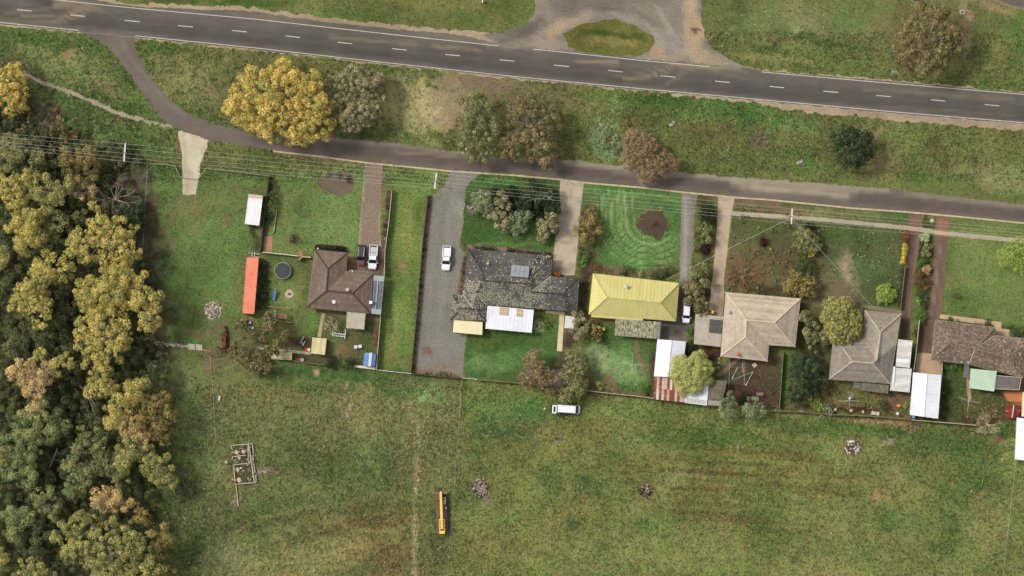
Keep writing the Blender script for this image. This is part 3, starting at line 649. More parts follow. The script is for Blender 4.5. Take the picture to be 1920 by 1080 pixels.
# main road
N_EDGE = [(-60, -14), (108, 0), (240, 14), (480, 36), (720, 63), (935, 86), (1000, 92), (1200, 113), (1330, 125), (1440, 136), (1680, 157), (1920, 177), (1990, 183)]
S_EDGE = [(-60, 36), (0, 42), (148, 57), (253, 67), (480, 90), (720, 117), (960, 143), (1200, 166), (1440, 188), (1680, 210), (1920, 230), (1990, 236)]
def shift(pts, d): return [(x, y + d) for x, y in pts]
sheet('gravel_shoulder', [(-60, -40), (205, -4), (240, 9), (300, 7), (480, 14), (600, 32), (720, 44), (850, 57), (910, 60), (1000, 84), (1200, 105), (1330, 118), (1440, 130), (1680, 152), (1920, 172), (1990, 178)]
      + [(1990, 252), (1920, 245), (1680, 226), (1560, 216), (1480, 206), (1400, 192), (1200, 171)] + shift(S_EDGE[:7], 5)[::-1],
      .010, m_gravel, (164, 146, 120), ragged=.30, var=.2,
      blobs=[(1700, 220, 200, 8, 5, (150, 132, 116), .7), (1500, 203, 60, 6, 5, (160, 140, 120), .5), (700, 50, 200, 10, 6, (150, 134, 112), .6)])
road = sheet('road', [(-60, -30), (110, -12), (200, 4), (250, 12), (480, 22), (600, 40), (720, 52), (850, 64), (930, 80), (1000, 90), (1200, 110), (1330, 121), (1440, 133), (1680, 154), (1920, 174), (1990, 180)]
      + shift(S_EDGE, 2.5)[::-1], .022, m_asphalt, (102, 98, 92), ragged=.12, cell=.6, var=.14,
      marks=[([(-60, 6), (108, 22), (480, 60), (960, 112), (1440, 160), (1920, 203)], 4, 6, (78, 72, 66), .5),
             ([(-60, 22), (240, 50), (480, 76), (960, 128), (1440, 175), (1920, 218)], 7, 5, (74, 68, 62), .6),
             ([(240, 25), (480, 48), (960, 100), (1440, 148), (1920, 188)], 6, 4, (98, 91, 80), .5),
             ([(620, 70), (720, 79), (780, 82)], 2, 3, (132, 120, 100), .6), ([(810, 86), (900, 94)], 2, 3, (138, 126, 106), .6), ([(1080, 114), (1160, 118)], 2, 3, (150, 136, 108), .7),
             ([(1620, 168), (1720, 173), (1820, 181), (1900, 187)], 2, 3, (124, 114, 96), .55), ([(1600, 200), (1760, 206), (1900, 217)], 2, 3, (116, 106, 90), .5),
             ([(180, 10), (148, 30), (120, 40), (60, 38)], 2, 2.5, (150, 138, 112), 0.39), ([(170, 6), (140, 24), (110, 32), (40, 30)], 2, 2.5, (156, 142, 116), 0.36), ([(120, 4), (100, 14), (70, 20), (10, 24)], 2, 3, (146, 132, 108), 0.33), ([(185, 14), (215, 32), (260, 42)], 2, 3, (132, 120, 98), 0.26),
             ([(150, 10), (132, 28), (100, 40)], 1.2, 2, (160, 146, 120), 0.33), ([(0, 34), (60, 42), (110, 44)], 4, 4, (118, 108, 90), 0.33), ([(108, 8), (135, 2)], 6, 6, (168, 150, 120), 0.39),
             ([(1262, 118), (1240, 132), (1210, 144), (1170, 147)], 1.5, 2, (158, 146, 122), 0.39), ([(1272, 120), (1248, 137), (1215, 147), (1180, 149)], 1.2, 2, (158, 146, 122), 0.33), ([(1300, 130), (1278, 140), (1250, 156)], 2, 3, (142, 130, 108), 0.33), ([(1330, 130), (1360, 140), (1400, 148)], 1.5, 3, (132, 120, 100), 0.26), ([(1240, 122), (1200, 138), (1150, 142)], 1.2, 2, (146, 134, 110), 0.29),
             ([(1220, 122), (1180, 130)], 2, 4, (120, 110, 92), 0.26),
             ([(180, 66), (240, 70)], 6, 5, (112, 104, 92), 0.33)],
      blobs=[(100, 2, 60, 14, 8, (72, 62, 54), .6), (150, 16, 40, 16, 0, (132, 120, 98), .5), (520, 34, 120, 8, 5, (124, 112, 94), .5), (700, 58, 120, 6, 6, (104, 96, 84), .6), (860, 72, 80, 8, 6, (128, 116, 98), .5), (1330, 128, 60, 8, 4, (158, 142, 118), .7), (1290, 124, 50, 8, 4, (150, 134, 112), .5), (960, 88, 60, 8, 5, (150, 138, 118), .6), (200, 66, 30, 8, 8, (120, 110, 96), .4)])

# painted lines: one part each
def paint_line(pts, w, name):
    mb = MB(); P = [Vector(W(*p)) for p in pts]; h = w / 2
    L = []; R = []
    for i, p in enumerate(P):
        d = (P[min(i + 1, len(P) - 1)] - P[max(i - 1, 0)]).normalized(); nrm = Vector((-d.y, d.x)) * h
        L.append(p + nrm); R.append(p - nrm)
    for i in range(len(P) - 1):
        mb.face([(*R[i], .032), (*R[i + 1], .032), (*L[i + 1], .032), (*L[i], .032)])
    mb.build(name, m_paint, road)
paint_line([p for p in N_EDGE if p[0] < 940], .12, 'edge_line')
paint_line([p for p in N_EDGE if 990 < p[0] < 1335], .12, 'edge_line')
paint_line([(1428, 135)] + [p for p in N_EDGE if p[0] > 1435], .12, 'edge_line')
paint_line([p for p in S_EDGE if p[0] < 150], .12, 'edge_line')
paint_line([p for p in S_EDGE if p[0] > 250], .12, 'edge_line')
DASH = [(32, 18), (132, 28), (234, 38), (334, 48), (435, 57), (535, 67), (633, 79), (735, 91), (835, 102), (937, 112), (1039, 122), (1140, 132), (1239, 142), (1341, 152), (1443, 162), (1544, 171), (1643, 179), (1745, 187), (1846, 196)]
for i, (x, y) in enumerate(DASH):
    q = DASH[i + 1] if i + 1 < len(DASH) else (1947, 205)
    t = 27.5 / (q[0] - x)
    paint_line([(x, y), (x + (q[0] - x) * t, y + (q[1] - y) * t)], .14, 'lane_dash')

# gravel junction north of the road, with its grass island
sheet('gravel_junction', [(905, 66), (960, 55), (985, 45), (1003, 28), (1004, -30), (1311, -30), (1316, 30), (1322, 70), (1336, 92), (1366, 110), (1402, 127), (1412, 131), (1330, 122), (1200, 111), (1000, 91), (935, 82)], .016, m_gravel, (128, 120, 108), ragged=.22, var=.2,
      blobs=[(1010, 20, 26, 40, 0, (150, 140, 122), .6), (985, 55, 50, 20, -15, (104, 98, 88), .7), (1110, 8, 90, 22, 0, (112, 104, 94), .7), (1040, 55, 26, 16, -30, (176, 150, 116), .8), (1080, 40, 40, 10, -25, (172, 154, 130), .6), (1020, 85, 60, 12, 4, (150, 140, 124), .7), (1270, 20, 40, 60, 0, (128, 122, 112), .5), (1300, 60, 20, 70, -5, (176, 152, 124), .85), (1302, 55, 6, 7, 0, (92, 66, 48), .9), (1250, 75, 40, 30, 0, (150, 142, 130), .7), (1320, 110, 60, 16, 10, (168, 150, 126), .7), (1232, 95, 16, 12, 0, (172, 144, 116), .8), (1240, 110, 40, 8, 0, (166, 150, 128), .7), (1190, 30, 30, 26, 0, (142, 134, 122), .6), (1300, 5, 14, 20, 0, (180, 158, 128), .6)],
      marks=[([(1000, 70), (1040, 45), (1090, 30), (1150, 26), (1210, 45), (1250, 80), (1300, 110)], 2, 4, (158, 148, 132), .5), ([(1060, 0), (1120, 15), (1190, 20), (1240, 50)], 2, 5, (98, 92, 84), .4), ([(1230, 10), (1260, 60), (1290, 100)], 2, 4, (162, 154, 140), .5), ([(940, 78), (990, 60), (1020, 30)], 4, 5, (98, 92, 82), .5)])
isl = sheet('grass_island', [(1055, 65), (1075, 52), (1100, 43), (1140, 36), (1160, 37), (1190, 48), (1222, 65), (1228, 78), (1215, 96), (1195, 106), (1150, 104), (1100, 98), (1066, 88)], .045, m_grass, (104, 104, 58), ragged=.22, var=.3, excl=False,
      blobs=[(1150, 65, 70, 8, 8, (62, 82, 34), .8), (1090, 60, 20, 10, 0, (86, 92, 46), .6), (1150, 78, 60, 8, 3, (142, 132, 82), .7), (1120, 95, 60, 6, 5, (108, 112, 56), .6), (1140, 45, 40, 8, 0, (96, 96, 50), .6)])
sheet('cross_road', [(1835, -30), (1858, 0), (1890, 11), (1925, 21), (1990, 34), (1990, -30)], .014, m_asphalt, (104, 96, 86), ragged=.2,
      marks=[([(1858, 2), (1890, 14), (1925, 22)], 4, 3, (160, 146, 124), .7)])

# service road with its concrete kerb
KERB = [(512, 281), (600, 291), (680, 302), (720, 306), (840, 318), (960, 326), (1050, 334), (1095, 340), (1200, 349), (1280, 358), (1380, 368), (1440, 372), (1600, 388), (1700, 395), (1800, 404), (1920, 416), (1990, 423)]
sheet('service_road', [(150, 60), (205, 90), (230, 122), (262, 170), (300, 220), (335, 243), (390, 262), (450, 272)] + KERB
      + [(1990, 391), (1920, 384), (1860, 377), (1800, 369), (1720, 360), (1660, 353), (1560, 346), (1440, 336), (1340, 329), (1280, 323), (1160, 310), (1100, 303), (1035, 297), (960, 295), (900, 291), (860, 284), (760, 270), (700, 264), (620, 257), (480, 252), (450, 245), (400, 232), (355, 214), (320, 190), (290, 155), (264, 115), (254, 90), (249, 70)], .014, m_asphalt, (110, 101, 93), ragged=.16, cell=.6, var=.14,
      marks=[([(700, 266), (760, 272), (860, 286), (960, 297)], 4, 4, (140, 130, 114), .55), ([(1060, 302), (1160, 312), (1280, 325), (1440, 338), (1560, 348), (1660, 355)], 6, 5, (160, 150, 128), .7), ([(1150, 326), (1220, 332)], 2, 3, (150, 142, 124), .6),
             ([(1380, 345), (1480, 352), (1600, 362)], 8, 8, (154, 144, 124), .75), ([(1410, 352), (1500, 358), (1600, 370)], 3, 4, (164, 154, 132), .6), ([(1700, 362), (1920, 388)], 4, 5, (144, 132, 114), .5), ([(560, 258), (700, 268)], 3, 3, (146, 136, 120), .5), ([(210, 85), (250, 140), (300, 195)], 4, 5, (122, 108, 96), .5), ([(230, 75), (235, 95), (262, 130), (310, 190), (345, 215)], 4, 4, (130, 116, 104), .5), ([(480, 262), (620, 276), (900, 308)], 8, 8, (84, 72, 64), .5), ([(1000, 312), (1200, 336), (1380, 354)], 7, 6, (86, 76, 70), .55), ([(1600, 372), (1780, 388), (1920, 402)], 8, 6, (86, 76, 70), .6), ([(740, 284), (860, 294)], 2, 2, (138, 124, 106), .5)],
      blobs=[(370, 240, 30, 14, 20, (112, 98, 88), .5), (1770, 395, 40, 14, 5, (112, 96, 84), .5), (700, 300, 30, 6, 5, (112, 94, 80), .6), (1290, 350, 40, 10, 5, (126, 114, 100), .5), (1365, 360, 24, 8, 5, (116, 106, 96), .5)])
def strip_poly(pts, w):
    P = [Vector(p) for p in pts]; L = []; R = []
    for i, p in enumerate(P):
        d = (P[min(i + 1, len(P) - 1)] - P[max(i - 1, 0)]).normalized(); nrm = Vector((-d.y, d.x)) * (w / 2)
        L.append(tuple(p + nrm)); R.append(tuple(p - nrm))
    return L + R[::-1]
def kerb(name, pts, w, h, material, kind='structure', parent=None):
    mb = MB(); P = strip_poly([W(*p) for p in pts], w); n = len(pts); L = P[:n]; R = P[n:][::-1]
    for i in range(n - 1):
        mb.prism([L[i], R[i], R[i + 1], L[i + 1]], 0.0, h)
    o = mb.build(name, material, parent)
    if parent is None and kind: tag(o, kind=kind)
    return o
m_kerb = mat('kerb_concrete', C(206, 186, 158), C(176, 156, 132), scale=.7, rough=.9)
kerb('kerb', shift(KERB, 2.5), .34, .11, m_kerb)
EXCL.append(strip_poly([W(*p) for p in shift(KERB, 2.5)], .5))

# drives and paths
sheet('concrete_drive', [(334, 243), (391, 262), (388, 275), (382, 290), (376, 308), (374, 330), (371, 340), (367, 365), (343, 365), (342, 335), (342, 310), (339, 280), (335, 262)], .026, m_concrete, (196, 184, 158), ragged=.12, marks=[([(346, 270), (350, 330), (350, 362)], 3, 5, (168, 154, 130), .5), ([(372, 280), (364, 340)], 3, 5, (212, 202, 178), .5)])
sheet('paver_drive', [(684, 306), (719, 309), (716, 345), (712, 430), (715, 458), (721, 470), (720, 517), (699, 514), (667, 508), (671, 460), (676, 400), (680, 350)], .026, m_gravel, (138, 122, 106), ragged=.04, var=.1, blobs=[(700, 495, 26, 26, 0, (92, 72, 60), .7), (717, 490, 5, 30, 0, (66, 48, 40), .7)], marks=[([(682, 320), (674, 420), (671, 460)], 1, 1, (176, 154, 126), .7), ([(713, 400), (711, 440), (718, 466)], 1, 1, (186, 166, 120), .7)])  # dark blobs paint damp and the house's shade onto the pavers
sheet('gravel_drive', [(845, 320), (903, 325), (882, 342), (873, 355), (869, 410), (862, 465), (872, 474), (862, 520), (856, 553), (848, 600), (848, 625), (875, 626), (868, 703), (776, 696), (784, 600), (795, 500), (807, 372), (835, 347)], .020, m_gravel, (132, 128, 118), ragged=.14, var=.12, marks=[([(860, 330), (842, 400), (836, 480), (828, 600)], 3, 4, (146, 142, 132), .4), ([(850, 340), (826, 420), (818, 520), (812, 640)], 2.5, 4, (114, 110, 100), .4), ([(806, 380), (794, 500), (784, 620)], 2, 3, (112, 112, 82), .5)], blobs=[(800, 660, 8, 8, 0, (116, 64, 44), .85), (808, 664, 6, 4, 20, (110, 66, 46), .7), (835, 685, 16, 4, 4, (104, 112, 60), .6), (824, 368, 6, 8, 0, (92, 110, 66), .6), (800, 600, 16, 80, 4, (122, 116, 106), .4), (864, 390, 8, 20, 0, (158, 152, 140), .5), (840, 600, 14, 40, 5, (110, 104, 94), .5), (835, 690, 50, 8, 4, (132, 120, 104), .5)])
sheet('concrete_drive', [(1050, 336), (1095, 341), (1090, 380), (1085, 440), (1078, 516), (1034, 516), (1042, 440), (1049, 400)], .026, m_concrete, (186, 172, 150), ragged=.05, var=.16,
      marks=[([(1073, 338), (1066, 400), (1058, 514)], .6, .7, (128, 116, 100), .6), ([(1048, 397), (1088, 401)], .5, .6, (128, 116, 100), .6), ([(1045, 420), (1086, 424)], .5, .6, (130, 118, 102), .5), ([(1042, 452), (1083, 456)], .5, .6, (126, 114, 98), .6), ([(1038, 482), (1080, 484)], .5, .6, (126, 114, 98), .6), ([(1047, 375), (1090, 380)], .5, .6, (132, 120, 104), .5)],
      blobs=[(1070, 442, 8, 6, 0, (138, 124, 106), .6), (1075, 470, 8, 10, 0, (146, 132, 112), .5), (1050, 505, 16, 10, 0, (140, 126, 108), .5), (1068, 500, 12, 14, 0, (156, 140, 114), .5)])
sheet('gravel_drive', [(1278, 360), (1309, 362), (1303, 400), (1300, 440), (1297, 500), (1294, 545), (1296, 600), (1287, 640), (1236, 634), (1239, 603), (1268, 603), (1272, 560), (1274, 520), (1276, 440)], .020, m_gravel, (132, 126, 116), ragged=.14, var=.16, marks=[([(1287, 370), (1286, 440), (1282, 520)], 3, 4, (166, 162, 152), .6), ([(1302, 380), (1298, 440), (1294, 500)], 2, 3, (122, 112, 98), .5)], blobs=[(1265, 618, 30, 22, 0, (86, 78, 68), .8), (1285, 570, 10, 50, 0, (84, 76, 66), .7), (1270, 623, 5, 5, 0, (58, 40, 30), .8)])
sheet('concrete_drive', [(1347, 367), (1378, 370), (1372, 400), (1366, 450), (1358, 520), (1357, 560), (1354, 592), (1328, 590), (1333, 545), (1340, 480), (1345, 420)], .026, m_concrete, (182, 162, 140), ragged=.05, var=.12, marks=[([(1339, 500), (1361, 503)], .6, .7, (116, 102, 88), .6), ([(1335, 533), (1358, 536)], .6, .7, (110, 98, 84), .6), ([(1343, 430), (1370, 434)], .6, .7, (132, 116, 98), .5), ([(1346, 400), (1374, 404)], .6, .7, (140, 122, 102), .5)], blobs=[(1345, 570, 14, 20, 0, (120, 104, 86), .6), (1362, 385, 12, 14, 0, (198, 176, 152), .5)])
TRACK = dict(ragged=.14, var=.14)
sheet('dirt_drive', [(1706, 398), (1733, 400), (1727, 430), (1722, 470), (1713, 520), (1707, 580), (1702, 642), (1688, 642), (1690, 585), (1697, 520), (1703, 450)], .018, m_gravel, (118, 98, 84), marks=[([(1713, 440), (1705, 520), (1697, 600)], 3, 3, (92, 76, 66), .7), ([(1724, 440), (1716, 520)], 1.5, 2, (146, 128, 110), .5)], blobs=[(1717, 415, 14, 10, 0, (136, 110, 92), .6), (1697, 610, 12, 30, 0, (82, 68, 58), .7)], **TRACK)
sheet('dirt_drive', [(1757, 404), (1781, 406), (1778, 440), (1775, 500), (1769, 560), (1764, 596), (1752, 604), (1748, 662), (1720, 660), (1724, 600), (1738, 590), (1745, 560), (1750, 500), (1752, 440)], .018, m_gravel, (118, 98, 84), marks=[([(1770, 450), (1762, 520), (1750, 600)], 2.5, 3, (96, 82, 74), .6), ([(1764, 460), (1752, 560), (1742, 600)], 1.5, 2, (142, 128, 112), .6)], blobs=[(1768, 418, 12, 14, 0, (148, 106, 84), .7), (1735, 630, 14, 30, 0, (86, 70, 58), .7)], **TRACK)
sheet('concrete_apron', [(1719, 661), (1748, 663), (1746, 675), (1766, 678), (1764, 702), (1716, 698)], .030, m_concrete, (182, 156, 128), ragged=.03)
sheet('footpath', strip_poly([(1372, 400), (1484, 407), (1600, 417), (1700, 427), (1760, 436), (1920, 452), (1990, 460)], 8), .034, m_concrete, (170, 158, 136), ragged=.06, blobs=[(1712, 428, 12, 8, 5, (196, 164, 134), .6), (1767, 437, 14, 8, 5, (204, 160, 128), .8), (1440, 404, 40, 6, 4, (190, 178, 154), .5)])
sheet('gravel_path', strip_poly([(36, 136), (80, 154), (130, 172), (180, 194), (230, 215), (280, 228), (325, 239)], 7.5), .012, m_gravel, (158, 146, 126), ragged=.25, var=.25)
sheet('concrete_path', [(603, 586), (610, 588), (605, 610), (602, 633), (595, 632), (599, 610)], .03, m_concrete, (178, 160, 132))
sheet('concrete_path', [(610, 587), (651, 590), (650, 597), (609, 592)], .028, m_concrete, (116, 98, 82))
sheet('concrete_path', [(685, 592), (712, 594), (710, 603), (684, 600)], .028, m_concrete, (122, 106, 90))
sheet('concrete_path', [(1022, 582), (1059, 585), (1058, 592), (1054, 659), (1044, 658), (1049, 590), (1023, 587)], .03, m_concrete, (214, 198, 158), var=.06)
sheet('concrete_path', [(1382, 671), (1390, 673), (1352, 706), (1340, 704)], .03, m_concrete, (128, 106, 86))
sheet('concrete_path', [(1391, 675), (1398, 676), (1397, 700), (1390, 698)], .03, m_concrete, (126, 106, 90))
sheet('concrete_path', [(1811, 708), (1817, 709), (1822, 750), (1814, 750)], .03, m_concrete, (172, 142, 114))
sheet('concrete_path', [(1613, 571), (1650, 575), (1690, 582), (1690, 590), (1655, 583), (1619, 578), (1614, 640), (1610, 640)], .03, m_concrete, (140, 126, 106), ragged=.05)
sheet('concrete_path', [(1763, 589), (1820, 596), (1878, 604), (1877, 616), (1893, 618), (1892, 631), (1865, 628), (1864, 612), (1762, 597)], .03, m_concrete, (196, 172, 138))
sheet('brick_terrace', [(1880, 733), (1912, 735), (1930, 735), (1928, 755), (1890, 752), (1887, 750)], .03, m_concrete, (190, 126, 84))
sheet('concrete_path', [(1594, 735), (1601, 736), (1598, 748), (1592, 747)], .03, m_concrete, (146, 136, 124))
sheet('brick_path', [(496, 443), (511, 443), (510, 472), (494, 472)], .03, m_concrete, (172, 132, 104))
sheet('brick_path', [(560, 470), (569, 469), (568, 487), (559, 486)], .03, m_concrete, (164, 122, 92))
sheet('paved_court', [(651, 473), (660, 478), (667, 490), (667, 508), (651, 506)], .034, m_concrete, (168, 138, 106), cell=.3, var=.5)

# planted beds with a hard edge
m_mulch = mat('mulch', gr(1.2), gr(.75), scale=3.0, attr=True, rough=.95, bump=.6, bscale=8)
def bed(poly, rgb, edge=None, z=.03, ragged=.04):
    sheet('garden_bed', poly, z, m_mulch, rgb, ragged=ragged, var=.3, cell=.4)
    if edge: kerb('bed_edging', poly + poly[:1], .16, .10, edge)
m_edge = mat('edging_stone', C(150, 132, 112), C(112, 96, 82), scale=4, rough=.95)
bed([(592, 345), (598, 335), (615, 324), (640, 320), (660, 325), (665, 343), (656, 360), (640, 367), (620, 363), (602, 355)], (106, 94, 78), m_edge)
bed([(1225 + (26 + 3 * math.sin(2.3 * t)) * math.cos(t * .349), 421 + (26 + 3 * math.cos(1.7 * t)) * math.sin(t * .349)) for t in range(18)], (88, 74, 60), None, ragged=.5)
bed([(551 + 10 * math.cos(t * .52), 449 + 10 * math.sin(t * .52)) for t in range(12)], (104, 90, 70), m_edge)
bed([(804, 368), (811, 369), (803, 450), (793, 550), (784, 640), (779, 690), (868, 700), (868, 708), (773, 698), (785, 560), (795, 450)], (134, 114, 98))
bed([(726, 357), (735, 358), (729, 420), (723, 466), (716, 466), (722, 420)], (92, 74, 62))
bed([(878, 459), (955, 465), (1037, 474), (1036, 481), (955, 473), (879, 468)], (136, 116, 100))
bed([(880, 478), (877, 500), (866, 550), (856, 550), (866, 500), (873, 478)], (124, 104, 86))
bed([(591, 458), (600, 457), (651, 463), (653, 475), (590, 468)], (66, 56, 44))
# ---------------------------------------------------------------- roofs and walls
def facet_frame(P):
    """mean plane of a facet -> origin, across direction (2-D), up-slope direction (2-D), slope factor"""
    c = sum((Vector(p) for p in P), Vector()) / len(P)
    nrm = Vector()
    for i in range(len(P)):
        a, b = Vector(P[i]) - c, Vector(P[(i + 1) % len(P)]) - c
        nrm += a.cross(b)
    nrm.normalize()
    if nrm.z < 0: nrm.negate()
    up = Vector((-nrm.x, -nrm.y))
    if up.length < 1e-4: up = Vector((0, 1))
    up.normalize()
    return c, Vector((up.y, -up.x)), up, 1.0 / max(nrm.z, .3)

def facet_z(P):
    if sum(P[i][0] * P[(i + 1) % len(P)][1] - P[(i + 1) % len(P)][0] * P[i][1] for i in range(len(P))) < 0: P = P[::-1]
    tris = [(P[0], P[i], P[i + 1]) for i in range(1, len(P) - 1)]
    def f(x, y):
        best = None
        for a, b, c in tris:
            d = (b[1] - c[1]) * (a[0] - c[0]) + (c[0] - b[0]) * (a[1] - c[1])
            if abs(d) < 1e-9: continue
            u = ((b[1] - c[1]) * (x - c[0]) + (c[0] - b[0]) * (y - c[1])) / d
            v = ((c[1] - a[1]) * (x - c[0]) + (a[0] - c[0]) * (y - c[1])) / d
            w = 1 - u - v
            m = min(u, v, w)
            z = u * a[2] + v * b[2] + w * c[2]
            if best is None or m > best[0]: best = (m, z)
        return best[1]
    return f

def tile_facet(mb, P, cols, rnd, tw=.40, th=.48, lift=.085):
    """overlapping tiles laid in courses over one roof facet"""
    c, ac, up, k = facet_frame(P)
    zf = facet_z(P)
    loc = ccw([((Vector(p[:2]) - c.xy).dot(ac), (Vector(p[:2]) - c.xy).dot(up)) for p in P])
    us = [p[0] for p in loc]; vs = [p[1] for p in loc]
    hv = th / k
    nrow = int((max(vs) - min(vs)) / hv) + 1
    for j in range(nrow):
        v0 = min(vs) + j * hv
        rowf = rnd.uniform(.88, 1.12)
        row_u = min(us) - (tw * .5 if j % 2 else 0)
        for i in range(int((max(us) - row_u) / tw) + 2):
            u0 = row_u + i * tw
            cell = [(u0, v0), (u0 + tw, v0), (u0 + tw, v0 + hv), (u0, v0 + hv)]
            s = clip_convex(cell, loc)
            if len(s) < 3 or abs(area2(s)) < .004: continue
            jit = rnd.uniform(-.006, .006)
            top = []
            for (u, v) in s:
                q = c.xy + ac * u + up * v
                t = 1 - (v - v0) / hv
                top.append((q.x, q.y, zf(q.x, q.y) + .012 + lift * t + jit + .018 * (abs((u - u0) / tw - .5) * 2) ** 2))
            a = cols[rnd.randrange(len(cols))]; f = rnd.uniform(.94, 1.06) * rowf
            col = (a[0] * f, a[1] * f, a[2] * f)
            mb.face(top, col)
            low = [t for t, (u, v) in zip(top, s) if v < v0 + 1e-6]
            if len(low) == 2:
                mb.face([low[1], low[0], (low[0][0], low[0][1], low[0][2] - lift), (low[1][0], low[1][1], low[1][2] - lift)], col)

def rib_facet(mb, P, spacing=.76, w=.07, h=.05, across=False):
    """sheet-metal ribs running down (or across) the slope of one facet"""
    c, ac, up, k = facet_frame(P)
    if across: ac, up = up, -ac
    zf = facet_z(P)
    loc = ccw([((Vector(p[:2]) - c.xy).dot(ac), (Vector(p[:2]) - c.xy).dot(up)) for p in P])
    us = [p[0] for p in loc]; vs = [p[1] for p in loc]
    u = min(us) + spacing * .5
    while u < max(us):
        s = clip_convex([(u - w / 2, min(vs) - 1), (u + w / 2, min(vs) - 1), (u + w / 2, max(vs) + 1), (u - w / 2, max(vs) + 1)], loc)
        if len(s) > 2:
            v0 = max(min(p[1] for p in s), min(vs)) + .03; v1 = max(p[1] for p in s) - .03
            if v1 - v0 > .3:
                a = c.xy + ac * u + up * v0; b = c.xy + ac * u + up * v1
                za, zb = zf(a.x, a.y), zf(b.x, b.y)
                sd = ac * (w / 2)
                A0 = (a.x - sd.x, a.y - sd.y, za); A1 = (a.x + sd.x, a.y + sd.y, za); A2 = (a.x, a.y, za + h)
                B0 = (b.x - sd.x, b.y - sd.y, zb); B1 = (b.x + sd.x, b.y + sd.y, zb); B2 = (b.x, b.y, zb + h)
                mb.shared([A0, A1, A2, B0, B1, B2], [(0, 3, 5, 2), (2, 5, 4, 1), (0, 2, 1), (3, 4, 5)])
        u += spacing

def deck(P, thick=.10):
    """solid slab under the covering of a facet"""
    mb = MB(); n = len(P)
    a = sum(P[i][0] * P[(i + 1) % n][1] - P[(i + 1) % n][0] * P[i][1] for i in range(n))
    if a < 0: P = P[::-1]
    vs = [(x, y, z) for x, y, z in P] + [(x, y, z - thick) for x, y, z in P]
    # fan so that slightly warped facets stay watertight
    fs = [(0, i, i + 1) for i in range(1, n - 1)] + [(n, n + i + 1, n + i) for i in range(1, n - 1)]
    fs += [(i, n + i, n + (i + 1) % n, (i + 1) % n) for i in range(n)]
    return vs, fs

def cap_edge(mb, a, b, r=.13, seg=.42):
    a, b = Vector(a), Vector(b); L = (b - a).length; n = max(1, int(L / seg))
    for i in range(n):
        p = a.lerp(b, i / n); q = a.lerp(b, (i + 1.06) / n)
        mb.tube(p + Vector((0, 0, .03)), q + Vector((0, 0, .045)), r, r * .86, 6)

def walls(root, poly, h, material, door_edge=0, win=True):
    mb = MB(); mb.prism(poly, -.05, h); mb.build('wall', material, root)
    EXCL.append(poly)
    if not win: return
    poly = ccw(poly); n = len(poly)
    for i in range(n):
        p, q = Vector(poly[i]), Vector(poly[(i + 1) % n]); e = q - p; L = e.length
        if L < 2.4: continue
        e.normalize(); out = Vector((e.y, -e.x)); ang = math.atan2(e.y, e.x)
        k = max(1, int(L / 4.2))
        for j in range(k):
            c = p + e * (L * (j + .5) / k)
            if i == door_edge and j == 0:
                d = MB(); d.box((c.x + out.x * .02, c.y + out.y * .02, 1.02), (.92, .08, 2.05), ang); do = d.build('door', m_door, root)
                hd = MB(); hh = c + e * .36 + out * .09; hd.box((hh.x, hh.y, 1.0), (.05, .06, .14), ang); hd.build('handle', m_chrome, do)
                continue
            w = MB(); w.box((c.x + out.x * .02, c.y + out.y * .02, 1.55), (1.7, .08, 1.25), ang); wo = w.build('window', m_frame, root)
            for s in (-.41, .41):
                g = MB(); cc = c + e * s + out * .065; g.box((cc.x, cc.y, 1.55), (.72, .02, 1.08), ang); g.build('pane', m_glass, wo)

def dims(poly):
    xs = [p[0] for p in poly]; ys = [p[1] for p in poly]
    return (sum(xs) / len(xs), sum(ys) / len(ys))

def house(label, V, facets, eave, caps, tile_cols, m_tile, m_wall, m_cap, style='tile', gutters=None, cat='house', door_edge=0, valley=()):
    P = {k: W3(*v) for k, v in V.items()}
    out = [P[k] for k in eave]
    cx, cy = dims(out)
    root = thing('house', label, cat, cx, cy)
    zmin = min(p[2] for p in out)
    walls(root, inset([p[:2] for p in out], .45), zmin - .06, m_wall, door_edge)
    r = MB()
    for f in facets:
        vs, fs = deck([P[k] for k in f]); r.shared([(x, y, z - (.02 if style == 'tile' else 0)) for x, y, z in vs], fs)
    roof = r.build('roof', m_cap, root)
    t = MB(); rnd = random.Random(len(label))
    for f in facets:
        if style == 'tile': tile_facet(t, [P[k] for k in f], tile_cols, rnd)
        else:
            rib_facet(t, [P[k] for k in f])
    tag(t.build('roof_tiles' if style == 'tile' else 'roof_ribs', m_tile, roof), kind='stuff')
    for a, b in caps:
        c = MB(); cap_edge(c, P[a], P[b], .18 if style == 'tile' else .12, .42 if style == 'tile' else 3.0); c.build('ridge_cap', m_cap, roof)
    for a, b in valley:
        c = MB(); A, B = Vector(P[a]), Vector(P[b]); c.tube(A + Vector((0, 0, .04)), B + Vector((0, 0, .04)), .10, .10, 5); c.build('valley_flashing', m_frame, roof)
    gm = gutters or m_cap
    n = len(eave)
    for i in range(n):
        a, b = Vector(out[i]), Vector(out[(i + 1) % n]); e = (b - a)
        if e.length < .5: continue
        g = MB(); m = (a + b) / 2
        g.box((m.x, m.y, m.z - .07), (e.length + .06, .13, .12), math.atan2(e.y, e.x), math.asin(max(-1, min(1, e.z / e.length)))); g.build('gutter', gm, root)
    return root, P, roof

def vent(root_roof, px, py, z, r=.22, h=.55, material=None, name='roof_vent'):
    x, y, _ = W3(px, py, z)
    m = MB(); m.tube((x, y, z - .35), (x, y, z + h), r * .55, r * .55, 8); m.tube((x, y, z + h), (x, y, z + h + .14), r * 1.25, r * .6, 8)
    return m.build(name, material or m_steel, root_roof)

